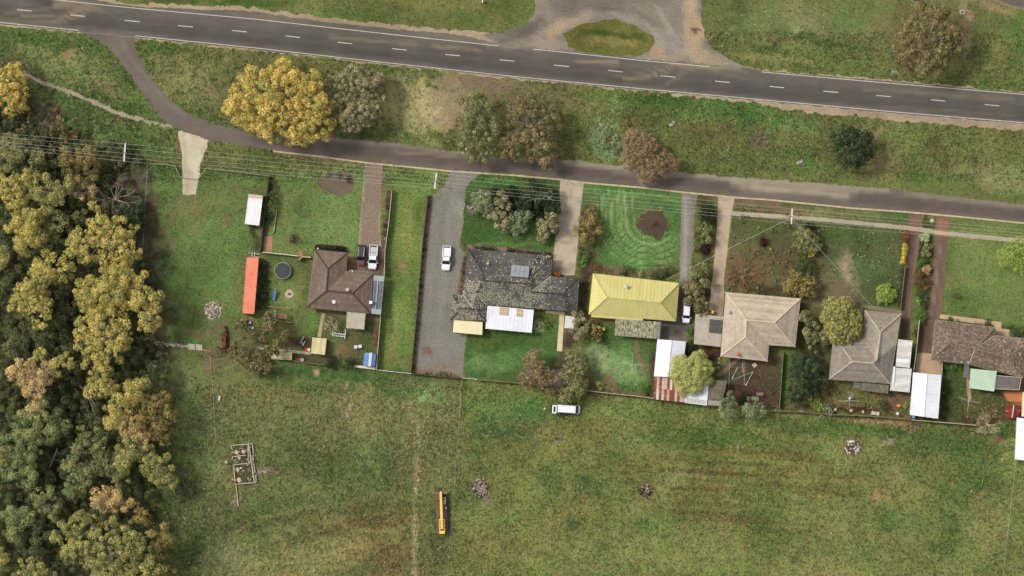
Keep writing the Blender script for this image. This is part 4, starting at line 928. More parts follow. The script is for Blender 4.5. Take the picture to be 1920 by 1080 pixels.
def slab_roof(root, quad, zs, material, name='roof', ribs=.76, across=False, thick=.06, m_rib=None, posts=False, fascia=None, under=0.0):
    """flat or lean-to sheet roof over four pixel corners with its own heights, on posts if it stands free"""
    P = [W3(px, py, z) for (px, py), z in zip(quad, zs)]
    mb = MB(); vs, fs = deck(P, thick); mb.shared(vs, fs); r = mb.build(name, material, root)
    if ribs:
        t = MB(); rib_facet(t, P, ribs, .08, .045, across)
        if t.v: tag(t.build('rib', m_rib or material, r), kind='stuff')
    if fascia:
        for i in range(4):
            a, b = Vector(P[i]), Vector(P[(i + 1) % 4]); e = b - a; m = (a + b) / 2
            g = MB(); g.box((m.x, m.y, m.z - .04), (e.length + .08, .1, .17), math.atan2(e.y, e.x), math.asin(e.z / e.length)); g.build('fascia', fascia, root)
    if posts:
        ins = inset([p[:2] for p in P], .18)
        zz = {}
        for q in ins:
            p = min(P, key=lambda t: (t[0] - q[0]) ** 2 + (t[1] - q[1]) ** 2)
            m = MB(); m.box((q[0], q[1], (p[2] - .05) / 2), (.1, .1, p[2] - .03)); m.build('post', m_timber, root)
    return r

def shed(label, quad, he, hr, m_roof, m_wall, name='shed', ridge=None, ribs=.76, across=False, cat='shed', group=None, door=0, m_rib=None, m_ridge=None, win=False, over=.12):
    """small outbuilding: lean-to (ridge None) or gable with the ridge parallel to edge 0-1 ('01') or 1-2 ('12')"""
    c = W(*dims(quad))
    root = thing(name, label, cat, c[0], c[1], group)
    P = [W(px, py, he) for px, py in quad]
    ip = inset(P, over)
    wb = MB(); wb.prism(ip, -.05, he - .08); wb.build('wall', m_wall, root)
    EXCL.append(P)
    if ridge is None:
        slab_roof(root, quad, [he, he, hr, hr], m_roof, 'roof', ribs, across, m_rib=m_rib)
    else:
        q = quad if ridge == '01' else quad[1:] + quad[:1]
        A = [((q[0][0] + q[3][0]) / 2, (q[0][1] + q[3][1]) / 2), ((q[1][0] + q[2][0]) / 2, (q[1][1] + q[2][1]) / 2)]
        P3 = [W3(*p, he) for p in q]; R3 = [W3(*p, hr) for p in A]
        mb = MB(); F1 = [P3[0], P3[1], R3[1], R3[0]]; F2 = [P3[2], P3[3], R3[0], R3[1]]
        for F in (F1, F2):
            vs, fs = deck(F, .06); mb.shared(vs, fs)
        r = mb.build('roof', m_roof, root)
        if ribs:
            t = MB(); rib_facet(t, F1, ribs, .08, .045, across); rib_facet(t, F2, ribs, .08, .045, across)
            tag(t.build('rib', m_rib or m_roof, r), kind='stuff')
        k = MB(); k.tube((R3[0][0], R3[0][1], hr + .02), (R3[1][0], R3[1][1], hr + .02), .12, .12, 6); k.build('ridge_cap', m_ridge or m_roof, r)
        for a, b, t in ((P3[0], P3[3], R3[0]), (P3[1], P3[2], R3[1])):   # gable ends
            a, b, t = Vector(a), Vector(b), Vector(t); mid = Vector((c[0], c[1], 0))
            s = Vector(((mid.x - t.x), (mid.y - t.y), 0)).normalized() * .16
            g = MB(); pts = [a.lerp(b, .04) + s, b.lerp(a, .04) + s, t + s - Vector((0, 0, .12))]
            for p in pts: p.z -= .07
            th = s.normalized() * .06
            g.shared(pts + [p + th for p in pts], [(0, 1, 2), (5, 4, 3), (0, 3, 4, 1), (1, 4, 5, 2), (2, 5, 3, 0)]); g.build('gable', m_wall, root)
    i = door % 4
    p, qq = Vector(ccw(ip)[i]), Vector(ccw(ip)[(i + 1) % 4]); e = (qq - p); L = e.length; e.normalize(); out = Vector((e.y, -e.x)); m = (p + qq) / 2
    hd = min(2.0, he - .35)
    d = MB(); d.box((m.x + out.x * .02, m.y + out.y * .02, hd / 2), (min(2.6, L * .45), .06, hd), math.atan2(e.y, e.x)); d.build('door', m_steel, root)
    return root

# materials of the roofs
def rc(*cs): return [C(*c) for c in cs]
m_tileA = mat('brown_tile', gr(1.1), gr(.92), scale=1.2, attr=True, rough=.85, third=gr(1.35, .04), tscale=.12, tcon=(.55, .75))
m_tileB = mat('lichen_tile', gr(1.1), gr(.9), scale=1.5, attr=True, rough=.9)
m_tileD = mat('tan_tile', gr(1.08), gr(.95), scale=.7, attr=True, rough=.85, third=gr(.66), tscale=.16, tcon=(.55, .72))
m_tileE = mat('grey_tile', gr(1.08), gr(.92), scale=.9, attr=True, rough=.9, third=gr(.92, .16), tscale=.2, tcon=(.6, .75))
m_tileF = mat('mottled_tile', gr(1.15), gr(.85), scale=1.6, attr=True, rough=.9)
m_brick = mat('brown_brick', C(128, 92, 70), C(108, 76, 60), scale=4, rough=.9, bump=.2)
m_brick2 = mat('cream_brick', C(186, 166, 136), C(166, 146, 118), scale=4, rough=.9, bump=.2)
m_brick3 = mat('red_brick', C(140, 84, 64), C(118, 70, 56), scale=4, rough=.9, bump=.2)
m_weather = mat('weatherboard', C(210, 204, 186), C(196, 190, 172), scale=1, rough=.8)
m_capA = mat('brown_ridge', C(96, 78, 66), C(78, 64, 56), rough=.9)
m_capB = mat('dark_ridge', C(84, 80, 76), C(66, 62, 60), rough=.9)
m_capD = mat('pale_ridge', C(220, 200, 176), C(200, 180, 156), rough=.9)
m_capE = mat('buff_ridge', C(198, 186, 166), C(172, 160, 144), rough=.9)
m_capF = mat('mottled_ridge', C(150, 134, 120), C(112, 98, 86), scale=2, rough=.9)
m_yellow = mat('yellow_roof_paint', C(212, 203, 134), C(203, 194, 126), scale=.5, rough=.75, third=C(190, 180, 114), tscale=.35, tcon=(.52, .75), stretch=(1.8, .5, 1))
m_zinc = mat('white_sheet_metal', C(238, 240, 246), C(224, 226, 232), scale=.35, rough=.6, spec=.3)
m_zinc2 = mat('aged_white_sheet_metal', C(228, 226, 220), C(196, 192, 184), scale=.5, rough=.65, stretch=(.4, 1.6, 1), third=C(206, 198, 184), tscale=.5)
m_sheetgrey = mat('grey_fibro_sheet', C(188, 178, 162), C(172, 162, 148), scale=.7, rough=.85, third=C(150, 132, 106), tscale=.2, tcon=(.58, .72))
m_lichen = mat('lichen_fibro_sheet', C(190, 186, 156), C(104, 98, 84), scale=2.2, rough=.95, contrast=(.36, .62), stretch=(1.6, .6, 1))
m_lichengrey = mat('dark_lichen_sheet', C(128, 120, 106), C(92, 86, 76), scale=3.0, rough=.95, third=C(146, 140, 112), tscale=1.2)
m_cream = mat('cream_sheet', C(240, 226, 188), C(230, 216, 178), scale=.5, rough=.7)
m_cream2 = mat('stained_cream_sheet', C(222, 212, 164), C(204, 194, 150), scale=.8, rough=.8, stretch=(1.6, .4, 1), third=C(176, 164, 128), tscale=.8, tcon=(.55, .8))
m_pergola = mat('beige_sheet', C(196, 188, 170), C(178, 170, 152), scale=.8, rough=.8)
m_glassroof = mat('tinted_glass_roof', C(84, 92, 102), C(112, 118, 124), scale=.9, rough=.25, spec=.5)
m_glasspale = mat('pale_glass_roof', C(166, 176, 176), C(150, 160, 162), rough=.4)
m_blue = mat('blue_sheet', C(112, 146, 198), C(98, 132, 184), scale=.6, rough=.6)
m_green = mat('pale_green_sheet', C(196, 218, 192), C(182, 204, 178), scale=.6, rough=.65)
m_redsheet = mat('red_sheet', C(140, 54, 46), C(112, 42, 38), scale=1, rough=.75, third=C(196, 170, 160), tscale=.7, tcon=(.62, .75), stretch=(.5, 1.8, 1))
m_darkgrey = mat('dark_grey_sheet', C(122, 116, 110), C(102, 98, 94), scale=.8, rough=.8)
m_solar = mat('solar_glass', C(156, 158, 160), C(144, 147, 152), scale=3, rough=.3, spec=.4)
m_solardark = mat('dark_solar_glass', C(94, 92, 84), C(78, 78, 72), scale=3, rough=.35, spec=.4)
m_orange = mat('orange_container_paint', C(236, 146, 118), C(230, 136, 108), scale=.4, rough=.6, third=C(190, 84, 58), tscale=.6, tcon=(.55, .78))
m_redlid = mat('red_plastic', C(206, 58, 40), rough=.5)
m_yellowlid = mat('yellow_plastic', C(240, 196, 60), rough=.5)
m_skylight = mat('tan_skylight', C(196, 180, 152), C(176, 160, 134), scale=2, rough=.4)

# ---- house with brown tiles
E, RZ = 2.6, 4.6
A_V = dict(a=(590, 468, E), b=(652, 474, E), c=(650, 508, E), d=(699, 515, E), e=(695, 588, E), f=(574, 577, E), r1=(615, 504, RZ - .5), r2=(612, 545, RZ), r3=(661, 550, RZ - .2))
hA, PA, roofA = house('brown tiled hip roof house beside the two parked cars', A_V, [['a', 'b', 'r1'], ['a', 'r1', 'r2', 'f'], ['b', 'c', 'r2', 'r1'], ['c', 'd', 'r3', 'r2'], ['d', 'e', 'r3'], ['e', 'f', 'r2', 'r3']],
    ['a', 'b', 'c', 'd', 'e', 'f'], [('a', 'r1'), ('b', 'r1'), ('r1', 'r2'), ('f', 'r2'), ('r2', 'r3'), ('d', 'r3'), ('e', 'r3')],
    rc((120, 104, 91), (125, 109, 95), (115, 99, 87)), m_tileA, m_brick, m_capA, valley=())
vent(roofA, 652, 543, 4.6, .3, .5, name='chimney_vent')
for px, py in ((626, 566), (695, 567)):
    x, y = W(px, py, 3.4); m = MB(); m.box((x, y, 3.42), (.62, .62, .55)); m.build('skylight', m_white, roofA)
slab_roof(hA, [(655, 505), (699, 510), (698, 515), (653, 511)], [2.75, 2.75, 2.62, 2.62], m_lichengrey, 'porch_roof', ribs=0)
r = slab_roof(hA, [(700, 516), (721, 518), (714, 590), (694, 588)], [2.5, 2.5, 2.45, 2.45], m_glassroof, 'side_canopy', ribs=.9, m_rib=m_steel, posts=True)
slab_roof(hA, [(701, 516), (721, 518), (719.5, 528), (700, 526)], [2.56, 2.56, 2.56, 2.56], m_glasspale, 'pale_canopy_sheet', ribs=0, thick=.04)
slab_roof(hA, [(695.5, 578), (715, 580), (714, 590), (694, 588)], [2.56, 2.56, 2.56, 2.56], m_glasspale, 'pale_canopy_sheet', ribs=0, thick=.04)
m = MB(); m.tube(W3(709, 526, 2.58), W3(704, 580, 2.58), .14, .14, 6); m.build('canopy_ridge', m_glasspale, hA)
slab_roof(hA, [(650.6, 584.5), (685.6, 587.5), (682.5, 618), (649, 615)], [2.55, 2.55, 2.35, 2.35], m_pergola, 'patio_roof', ribs=.25, posts=True)
for px, py in ((596, 466), (661, 508)):
    m = MB(); x, y = W(px, py, 2.5); m.tube((x, y, 1.9), (x, y, 3.0), .12, .16, 8); m.build('pipe', m_white, hA)

# ---- house with dark lichened roof
G = 4.55
B_V = dict(nw=(878, 467, 2.7), ne=(1036, 480, 2.7), ei=(1033, 518, 2.7), en=(1086, 522, 2.7), es=(1082, 585, 2.7), si=(912, 571, 2.7), w1=(868, 549, 2.7), w2=(868, 553, 2.7),
           gn=(905, 510, 4.1), gs=(902.5, 539, 4.1), rw=(905, 526, 5.1), re=(996, 532, 5.1), hn=(998, 517, 4.1), hs=(995.5, 547, 4.0),
           xr=(1060, 552, 4.0), xn=(1061, 544, 3.6), xs=(1060, 562, 3.6), va=(892, 549, 3.5), k1=(850, 553, 2.65), k2=(845, 599, 2.65), k3=(911, 602, 2.65),
           q1=(859, 570, 3.25), q2=(859, 585, 3.25), qr=(859, 578, 3.6), z1=(898, 573, 3.3), z2=(898, 587, 3.3), zr=(898, 580, 3.6), vb=(888, 579, 3.6), sm=(1000, 578, 2.7))
B_F = [['nw', 'gn', 'gs', 'w1'], ['w1', 'gs', 'va'], ['nw', 'ne', 'hn', 're', 'rw', 'gn'], ['ne', 'ei', 'hs', 'hn'], ['ei', 'en', 'xn', 'xr', 'hs'], ['en', 'es', 'xs', 'xn'],
       ['gs', 'rw', 're', 'hs', 'va'], ['va', 'hs', 'sm', 'si'], ['hs', 'xr', 'xs', 'es', 'sm'], ['k1', 'w2', 'vb', 'qr', 'q1'], ['k1', 'q1', 'q2', 'k2'], ['k2', 'q2', 'qr', 'zr', 'z2', 'k3'], ['k3', 'z2', 'z1', 'si'], ['w2', 'w1', 'va', 'si', 'z1', 'zr', 'vb']]
hB, PB, roofB = house('long dark grey tiled house crusted with pale lichen', B_V, B_F, ['nw', 'ne', 'ei', 'en', 'es', 'sm', 'si', 'k3', 'k2', 'k1', 'w2', 'w1'],
    [('nw', 'gn'), ('rw', 're'), ('ne', 'hn'), ('hs', 'xr'), ('en', 'xn'), ('es', 'xs'), ('gs', 'va'), ('k1', 'q1'), ('k2', 'q2'), ('qr', 'zr'), ('k3', 'z2')],
    rc((92, 90, 87), (98, 96, 92), (86, 84, 81)), m_tileB, m_brick2, m_capB, gutters=m_capB, valley=[('ei', 'hs'), ('va', 'si'), ('w2', 'vb')])
# gablet infills (upright triangles of the dutch gables)
for a, b, t in (('gn', 'gs', 'rw'), ('hn', 'hs', 're'), ('xn', 'xs', 'xr'), ('q1', 'q2', 'qr'), ('z1', 'z2', 'zr')):
    mb = MB(); mb.face([PB[a], PB[b], (PB[t][0], PB[t][1], PB[t][2])]); mb.build('gablet', m_capB, roofB)
# lichen as thin crusts sitting on the tiles of the southern slopes
def lichen(root, facets, P, dens, bias, cols, seed, name='lichen'):
    rnd = np.random.default_rng(seed); out = []; cc = []
    for f in facets:
        poly = [P[k] for k in f]; zf = facet_z(poly)
        xs = [p[0] for p in poly]; ys = [p[1] for p in poly]
        n = int((max(xs) - min(xs)) * (max(ys) - min(ys)) * dens)
        X = rnd.uniform(min(xs), max(xs), n); Y = rnd.uniform(min(ys), max(ys), n)
        ok = pip([p[:2] for p in poly], X, Y)
        pr = bias(X, Y)
        ok &= rnd.random(n) < pr
        for x, y in zip(X[ok], Y[ok]):
            r = rnd.uniform(.06, .15); a0 = rnd.uniform(0, 6.28); pts = []
            for i in range(6):
                t = a0 + i * math.pi / 3; rr = r * rnd.uniform(.7, 1.2)
                xx, yy = x + rr * math.cos(t), y + rr * math.sin(t); pts.append((xx, yy, zf(xx, yy) + .125))
            out.append(pts); cc.append(np.array(cols[rnd.integers(len(cols))]) * rnd.uniform(.8, 1.15))
    V = np.array(out) - np.array(wloc(root))
    return tag(add_obj(name, nq_mesh(name, V, 6, np.array(cc), m_rubble), root), kind='stuff')
def biasB(x, y):
    px = x / S + 960; py = 540 - y / S
    b = .05 + .75 * sstep(522, 534, py) * (1 - sstep(1010, 1040, px)) + .35 * sstep(985, 1010, px) * (1 - sstep(525, 535, py)) * (1 - sstep(1030, 1040, px))
    b = b * np.clip(.75 + .9 * NZ[2](x, y, 2.0) + .3 * NZ[1](x, y, .8), .05, 1.3)
    return np.clip(b, .03, 1)
lichen(roofB, B_F, PB, 44, biasB, rc((176, 170, 148), (162, 155, 132), (186, 181, 160), (146, 140, 120)), 5)
def panel_grid(root, quad, z, nx, ny, material, zs=None, gap=.06):
    """solar modules laid on a roof between four pixel corners; zs are heights of the corners"""
    P = [Vector(W3(*q, zz)) for q, zz in zip(quad, zs or [z] * 4)]
    for j in range(ny):
        for i in range(nx):
            def pt(u, v): return P[0].lerp(P[1], u).lerp(P[3].lerp(P[2], u), v)
            g = gap / max((P[1] - P[0]).length, .1); h = gap / max((P[3] - P[0]).length, .1)
            c = [pt((i) / nx + g, j / ny + h), pt((i + 1) / nx - g, j / ny + h), pt((i + 1) / nx - g, (j + 1) / ny - h), pt(i / nx + g, (j + 1) / ny - h)]
            mb = MB(); lo = [p for p in c]; hi = [p + Vector((0, 0, .06)) for p in c]
            mb.shared(lo + hi, [(4, 7, 6, 5), (0, 1, 2, 3), (0, 4, 5, 1), (1, 5, 6, 2), (2, 6, 7, 3), (3, 7, 4, 0)])
            mb.build('solar_panel', material, root)
panel_grid(roofB, [(959, 496), (993, 499.5), (991, 521), (957, 518)], 0, 4, 2, m_solar, zs=[4.15, 4.15, 4.95, 4.95], gap=.025)
vent(roofB, 915, 494, 3.9, .26, .5, name='chimney_vent', material=mat('terracotta', C(206, 166, 148), rough=.8))
slab_roof(hB, [(914, 573), (1001, 581), (997, 624), (910, 616)], [2.75, 2.75, 2.45, 2.45], m_zinc, 'verandah_roof', ribs=.76, posts=True)
for q in ([(937, 576), (955, 577.5), (954, 592), (936, 590.5)], [(969, 579), (981, 580), (980, 594.5), (968, 593.5)]):
    zz = 2.80; o = slab_roof(hB, q, [zz, zz, zz - .1, zz - .1], m_skylight, 'skylight', ribs=0, thick=.08)
    P4 = [Vector(W3(*p, zz + .02 - (.1 if i > 1 else 0))) for i, p in enumerate(q)]
    for u in (1 / 3, 2 / 3):
        m = MB(); m.tube(P4[0].lerp(P4[1], u), P4[3].lerp(P4[2], u), .04, .04, 4); m.build('glazing_bar', m_cream, o)
    m = MB(); m.tube(P4[0].lerp(P4[3], .5), P4[1].lerp(P4[2], .5), .04, .04, 4); m.build('glazing_bar', m_cream, o)
slab_roof(hB, [(851, 600), (905, 604), (904, 628), (849, 623)], [2.5, 2.5, 2.35, 2.35], m_cream, 'carport_roof', ribs=0, posts=True)
slab_roof(hB, [(1060, 592), (1078, 594), (1077, 616.5), (1058, 615)], [2.3, 2.3, 2.2, 2.2], m_zinc2, 'porch_roof', ribs=.5, posts=True)

# ---- yellow roofed house
C_V = dict(nw=(1112, 513, 2.6), ne=(1273, 531, 2.6), se=(1267, 602, 2.6), sw=(1104, 589, 2.6), r1=(1138, 558, 4.7), r2=(1238, 567.5, 4.7))
hC, PC, roofC = house('low house under a hipped mustard yellow metal roof', C_V, [['nw', 'ne', 'r2', 'r1'], ['ne', 'se', 'r2'], ['se', 'sw', 'r1', 'r2'], ['sw', 'nw', 'r1']], ['nw', 'ne', 'se', 'sw'],
    [('nw', 'r1'), ('sw', 'r1'), ('r1', 'r2'), ('ne', 'r2'), ('se', 'r2')], [], m_yellow, m_weather, m_yellow, style='metal', gutters=mat('yellow_gutter', C(196, 180, 110), rough=.7))
slab_roof(hC, [(1109, 588.5), (1206, 596.5), (1205, 601.5), (1108.5, 594.5)], [2.56, 2.56, 2.5, 2.5], m_yellow, 'eave_extension', ribs=.76)
slab_roof(hC, [(1154, 598), (1231, 603), (1229, 635), (1152.5, 629)], [2.42, 2.42, 2.25, 2.25], m_lichen, 'verandah_roof', ribs=.3, posts=True)
slab_roof(hC, [(1231, 603), (1239.5, 603.5), (1237, 635.5), (1229, 635)], [2.40, 2.40, 2.25, 2.25], mat('grey_green_sheet', C(142, 150, 136), C(126, 134, 120), rough=.8), 'verandah_edge_sheet', ribs=.3)
for a_, b_, z_ in (((1121, 528), (1262, 545.5), 3.25), ((1118, 577), (1262, 590), 3.05)):
    m = MB(); m.tube(W3(*a_, z_), W3(*b_, z_), .035, .035, 5); m.build('lap_joint', MATS['yellow_gutter'], roofC)
vent(roofC, 1174.5, 537, 3.8, .34, .6, name='chimney_vent')
for px, py in ((1116, 510), (1142, 514), (1167, 516.5), (1217, 521), (1269, 527)):
    x, y = W(px, py, 2.6); m = MB(); m.tube((x, y, .0), (x, y, 2.62), .06, .06, 6); m.build('verandah_post', m_white, hC)

# ---- tan tiled house
D_V = dict(nw=(1361, 548, 2.7), ne=(1501, 560, 2.7), se=(1491, 650, 2.7), vi=(1442, 647, 2.7), s2=(1439, 677.5, 2.7), sw=(1351, 668, 2.7), r1=(1400, 600, 5.2), r2=(1452, 605, 5.2), r3=(1398, 632, 4.9))
hD, PD, roofD = house('big pale tan tiled house with a grey carport on its left', D_V, [['nw', 'ne', 'r2', 'r1'], ['nw', 'r1', 'r3', 'sw'], ['ne', 'se', 'r2'], ['se', 'vi', 'r1', 'r2'], ['vi', 's2', 'r3', 'r1'], ['sw', 'r3', 's2']],
    ['nw', 'ne', 'se', 'vi', 's2', 'sw'], [('nw', 'r1'), ('ne', 'r2'), ('r1', 'r2'), ('se', 'r2'), ('r1', 'r3'), ('sw', 'r3'), ('s2', 'r3')],
    rc((186, 170, 150), (182, 166, 147), (190, 174, 153)), m_tileD, m_brick3, m_capD, gutters=mat('tan_gutter', C(150, 132, 112), rough=.8), valley=())
vent(roofD, 1367, 585, 3.6, .3, .5); vent(roofD, 1384, 665, 3.2, .3, .5, name='flue', material=mat('flue_copper', C(178, 110, 70), rough=.6)); vent(roofD, 1425.5, 602, 4.7, .18, .3, name='flue')
slab_roof(hD, [(1304, 589), (1357, 593), (1351, 650.5), (1301, 645)], [2.5, 2.5, 2.4, 2.4], m_sheetgrey, 'carport_roof', ribs=.5, across=True, posts=True)
panel_grid(hD, [(1330.5, 598), (1355, 600), (1352.5, 626), (1328.5, 623.5)], 2.6, 3, 2, m_solardark, gap=.04)

# ---- grey tiled L shaped house
E_V = dict(nw=(1622, 582, 2.7), ne=(1689.5, 589, 2.7), se=(1669, 719.5, 2.7), sw=(1554, 711, 2.7), n2=(1563, 629, 2.7), v=(1615, 634, 2.7), p=(1651, 622.5, 4.8), q=(1644, 675, 5.0), r=(1636, 681, 5.0), t=(1599, 678, 4.9))
hE, PE, roofE = house('grey brown tiled house with a white ribbed carport along its right side', E_V, [['nw', 'ne', 'p'], ['nw', 'p', 'q', 'v'], ['v', 'q', 'r', 't', 'n2'], ['n2', 't', 'sw'], ['sw', 't', 'r', 'se'], ['ne', 'se', 'r', 'q', 'p']],
    ['nw', 'ne', 'se', 'sw', 'n2', 'v'], [('nw', 'p'), ('ne', 'p'), ('p', 'q'), ('n2', 't'), ('t', 'r'), ('q', 'r'), ('sw', 't'), ('se', 'r')],
    rc((144, 135, 122), (139, 130, 118), (149, 140, 127)), m_tileE, m_brick3, m_capE, gutters=mat('buff_gutter', C(140, 128, 112), rough=.8), valley=())
slab_roof(hE, [(1684, 636), (1711, 639), (1706, 690), (1679, 687)], [2.5, 2.5, 2.45, 2.45], m_zinc2, 'carport_roof', ribs=.35, across=False, posts=True)
slab_roof(hE, [(1677.5, 689), (1709.5, 691.5), (1705.5, 736), (1668.5, 732)], [2.42, 2.42, 2.3, 2.3], m_zinc2, 'carport_roof', ribs=.4, posts=True)
slab_roof(hE, [(1673.5, 687), (1679, 687.5), (1676, 722), (1669, 723)], [2.62, 2.62, 2.5, 2.5], m_zinc, 'flashing', ribs=0, thick=.05)
slab_roof(hE, [(1681, 672), (1706, 674), (1705, 681), (1680, 679)], [2.56, 2.56, 2.56, 2.56], m_zinc, 'clear_sheet', ribs=0, thick=.03)
slab_roof(hE, [(1616, 717.5), (1667, 722), (1665, 738), (1614.5, 732)], [2.4, 2.4, 2.25, 2.25], m_lichengrey, 'verandah_roof', ribs=.3, posts=True)
slab_roof(hE, [(1600, 716.5), (1615, 718), (1613.5, 728.5), (1600, 727.5)], [2.3, 2.3, 2.25, 2.25], m_darkgrey, 'porch_roof', ribs=.4, posts=True)

# ---- mottled brown house at the right edge
F_V = dict(nw=(1754, 600, 2.7), ne=(1866, 614, 2.7), vi=(1865, 629, 2.7), e1=(1938, 637, 2.7), e2=(1918, 708, 2.7), si=(1817, 683, 2.7), sw=(1746, 674.5, 2.7), r1=(1782.5, 642, 4.5), r2=(1828, 654, 4.6), r3=(1887, 670, 4.4))
F_F = [['nw', 'r1', 'sw'], ['nw', 'ne', 'r2', 'r1'], ['sw', 'r1', 'r2', 'si'], ['ne', 'vi', 'r2'], ['vi', 'e1', 'r3', 'r2'], ['si', 'r2', 'r3', 'e2'], ['e1', 'e2', 'r3']]
hF, PF, roofF = house('mottled brown tiled house cut by the right edge of the photo', F_V, F_F, ['nw', 'ne', 'vi', 'e1', 'e2', 'si', 'sw'], [('nw', 'r1'), ('sw', 'r1'), ('r1', 'r2'), ('ne', 'r2'), ('r2', 'r3'), ('e1', 'r3'), ('e2', 'r3')],
    rc((124, 108, 94), (114, 97, 84), (132, 117, 102), (108, 92, 80)), m_tileF, m_brick3, m_capF, gutters=mat('pale_gutter', C(176, 162, 144), rough=.8), valley=[('vi', 'r2'), ('si', 'r2')])
def biasF(x, y):
    px = x / S + 960; py = 540 - y / S
    return np.clip((.10 + .55 * sstep(1855, 1890, px)) * np.clip(.7 + NZ[2](x, y, 2.5), .1, 1.6), .06, 1)
lichen(roofF, F_F, PF, 20, biasF, rc((190, 176, 148), (176, 164, 132), (162, 146, 122)), 9)
for px, py in ((1840, 663), (1803, 679), (1815.5, 680), (1913, 665), (1782, 641)): vent(roofF, px, py, 3.3 if py < 675 else 2.7, .2, .4)
slab_roof(hF, [(1820, 691), (1869, 696), (1864, 734), (1817.5, 727.5)], [2.85, 2.85, 2.5, 2.5], m_green, 'patio_roof', ribs=.3, posts=True)
slab_roof(hF, [(1868.5, 704), (1915, 708), (1911, 731), (1866, 729)], [2.5, 2.5, 2.3, 2.3], m_darkgrey, 'verandah_roof', ribs=.5, posts=True, fascia=m_frame)
slab_roof(hF, [(1808, 682), (1817, 684), (1818, 708), (1806, 707.5)], [2.4, 2.4, 2.35, 2.35], m_darkgrey, 'porch_roof', ribs=.4, posts=True)

# ---- outbuildings
m_wallzinc = mat('shed_wall_metal', C(196, 196, 190), C(180, 180, 174), rough=.7)
m_wallgrey = mat('fibro_wall', C(180, 172, 158), C(164, 156, 144), rough=.9)
shed('cream roofed garden shed at the end of the concrete path', [(585.5, 632.5), (612.5, 635), (609, 665.5), (583, 662.5)], 2.2, 2.35, m_cream2, m_wallgrey, ribs=.3, ridge=None)
shed('long low cream roofed lean-to half under the twiggy brown tree', [(507.5, 659), (548, 660.5), (547, 675), (509, 673)], 1.8, 1.7, m_cream2, m_timber, name='lean_to', ribs=.3)
sB = shed('small blue garden shed with a white ridge strip', [(684, 661), (705.5, 663), (703, 687.5), (681, 685.5)], 1.9, 2.25, m_blue, m_blue, ridge='12', ribs=.3, m_ridge=m_white)
m = MB(); a = W3(695.5, 661.5, 2.3); b = W3(693, 687, 2.3); m.box(((a[0] + b[0]) / 2, (a[1] + b[1]) / 2, 2.24), (.5, math.hypot(a[0] - b[0], a[1] - b[1]), .12), -.1); m.build('ridge_strip', m_white, sB)
shed('white gabled shed half under the round lime green tree', [(1232.5, 636), (1286, 640.5), (1279, 708), (1226, 705.5)], 2.5, 3.2, m_zinc, m_wallzinc, ridge='12', ribs=.76, door=2)
# rusty shed, one sheet at a time
rq = [(1227, 706.5), (1286, 711), (1284, 754.5), (1225, 748.5)]
c = W(*dims(rq)); root = thing('shed', 'rusty patchwork shed of red brown and bare iron sheets', 'shed', *c)
rp = [W(px, py, 2.2) for px, py in rq]; EXCL.append(rp)
wb = MB(); wb.prism(inset(rp, .15), -.05, 2.05); wb.build('wall', m_rust, root)
m_sh = [mat('rust_sheet_red', C(150, 90, 76), C(120, 66, 54), scale=1.4, rough=.9, third=C(206, 178, 164), tscale=.9, tcon=(.56, .75)), mat('rust_sheet_pale', C(210, 190, 176), C(186, 150, 132), scale=1.2, rough=.85, third=C(142, 82, 66), tscale=.8, tcon=(.6, .78)), mat('rust_sheet_white', C(226, 218, 206), C(200, 188, 172), scale=1.0, rough=.8)]
pat = [0, 1, 0, 1, 1, 0, 2, 0, 1, 0, 1, 0]
for j in range(2):
    for i in range(12):
        u0, u1 = i / 12 + .002, (i + 1) / 12 - .002; v0, v1 = (0, .52) if j == 0 else (.50, 1)
        def pt(u, v): return Vector(W3(*rq[0], 2.5 - .25 * v)).lerp(Vector(W3(*rq[1], 2.5 - .25 * v)), u).lerp(Vector(W3(*rq[3], 2.5 - .25 * v)).lerp(Vector(W3(*rq[2], 2.5 - .25 * v)), u), v)
        q4 = [pt(u0, v0), pt(u1, v0), pt(u1, v1), pt(u0, v1)]
        mb = MB(); z = Vector((0, 0, .03 * (1 - j) + .01 * (i % 2)))
        vs, fs = deck([tuple(p + z) for p in q4], .02); mb.shared(vs, fs); mb.build('roof_sheet', m_sh[pat[(i + j * 5) % 12]], root)
d = MB(); x, y = W(1254, 708); d.box((x, y, .9), (1.4, .06, 1.8), -.08); d.build('door', m_rust, root)
rw = shed('white flat roofed shed below the round lime green tree', [(1286, 711), (1330, 712.5), (1325, 760.5), (1284, 755)], 2.5, 2.4, m_zinc, m_wallzinc, ribs=.76)
shed('grey lichened flat shed with a white edge, behind the lime green tree', [(1330.5, 712), (1363.5, 714.5), (1352, 762), (1326, 760)], 2.35, 2.25, m_lichengrey, m_wallgrey, ribs=.3, m_rib=m_lichengrey)
shed('large white metal garage at the end of the dirt drive', [(1712, 698), (1765.5, 703), (1759, 785), (1706, 778)], 2.8, 3.15, m_zinc, m_wallzinc, name='garage', ridge='12', ribs=.76, cat='garage', m_ridge=m_zinc)
shed('small weathered red shed with a pale ridge', [(1888, 758), (1914.5, 761), (1911, 785), (1884.5, 782)], 1.9, 2.15, m_redsheet, m_redsheet, ridge='12', ribs=.3, m_ridge=m_frame)
shed('white roofed shed cut by the right edge above the paddock', [(1906.5, 783), (1945, 787), (1942, 866), (1903, 861)], 2.6, 2.9, m_zinc, m_wallzinc, ridge='12', ribs=.76)
shed('narrow cream shed beside the red shed at the right edge', [(1918, 735), (1945, 738), (1943, 782), (1915, 781)], 2.3, 2.4, m_cream, m_weather, ribs=.4)
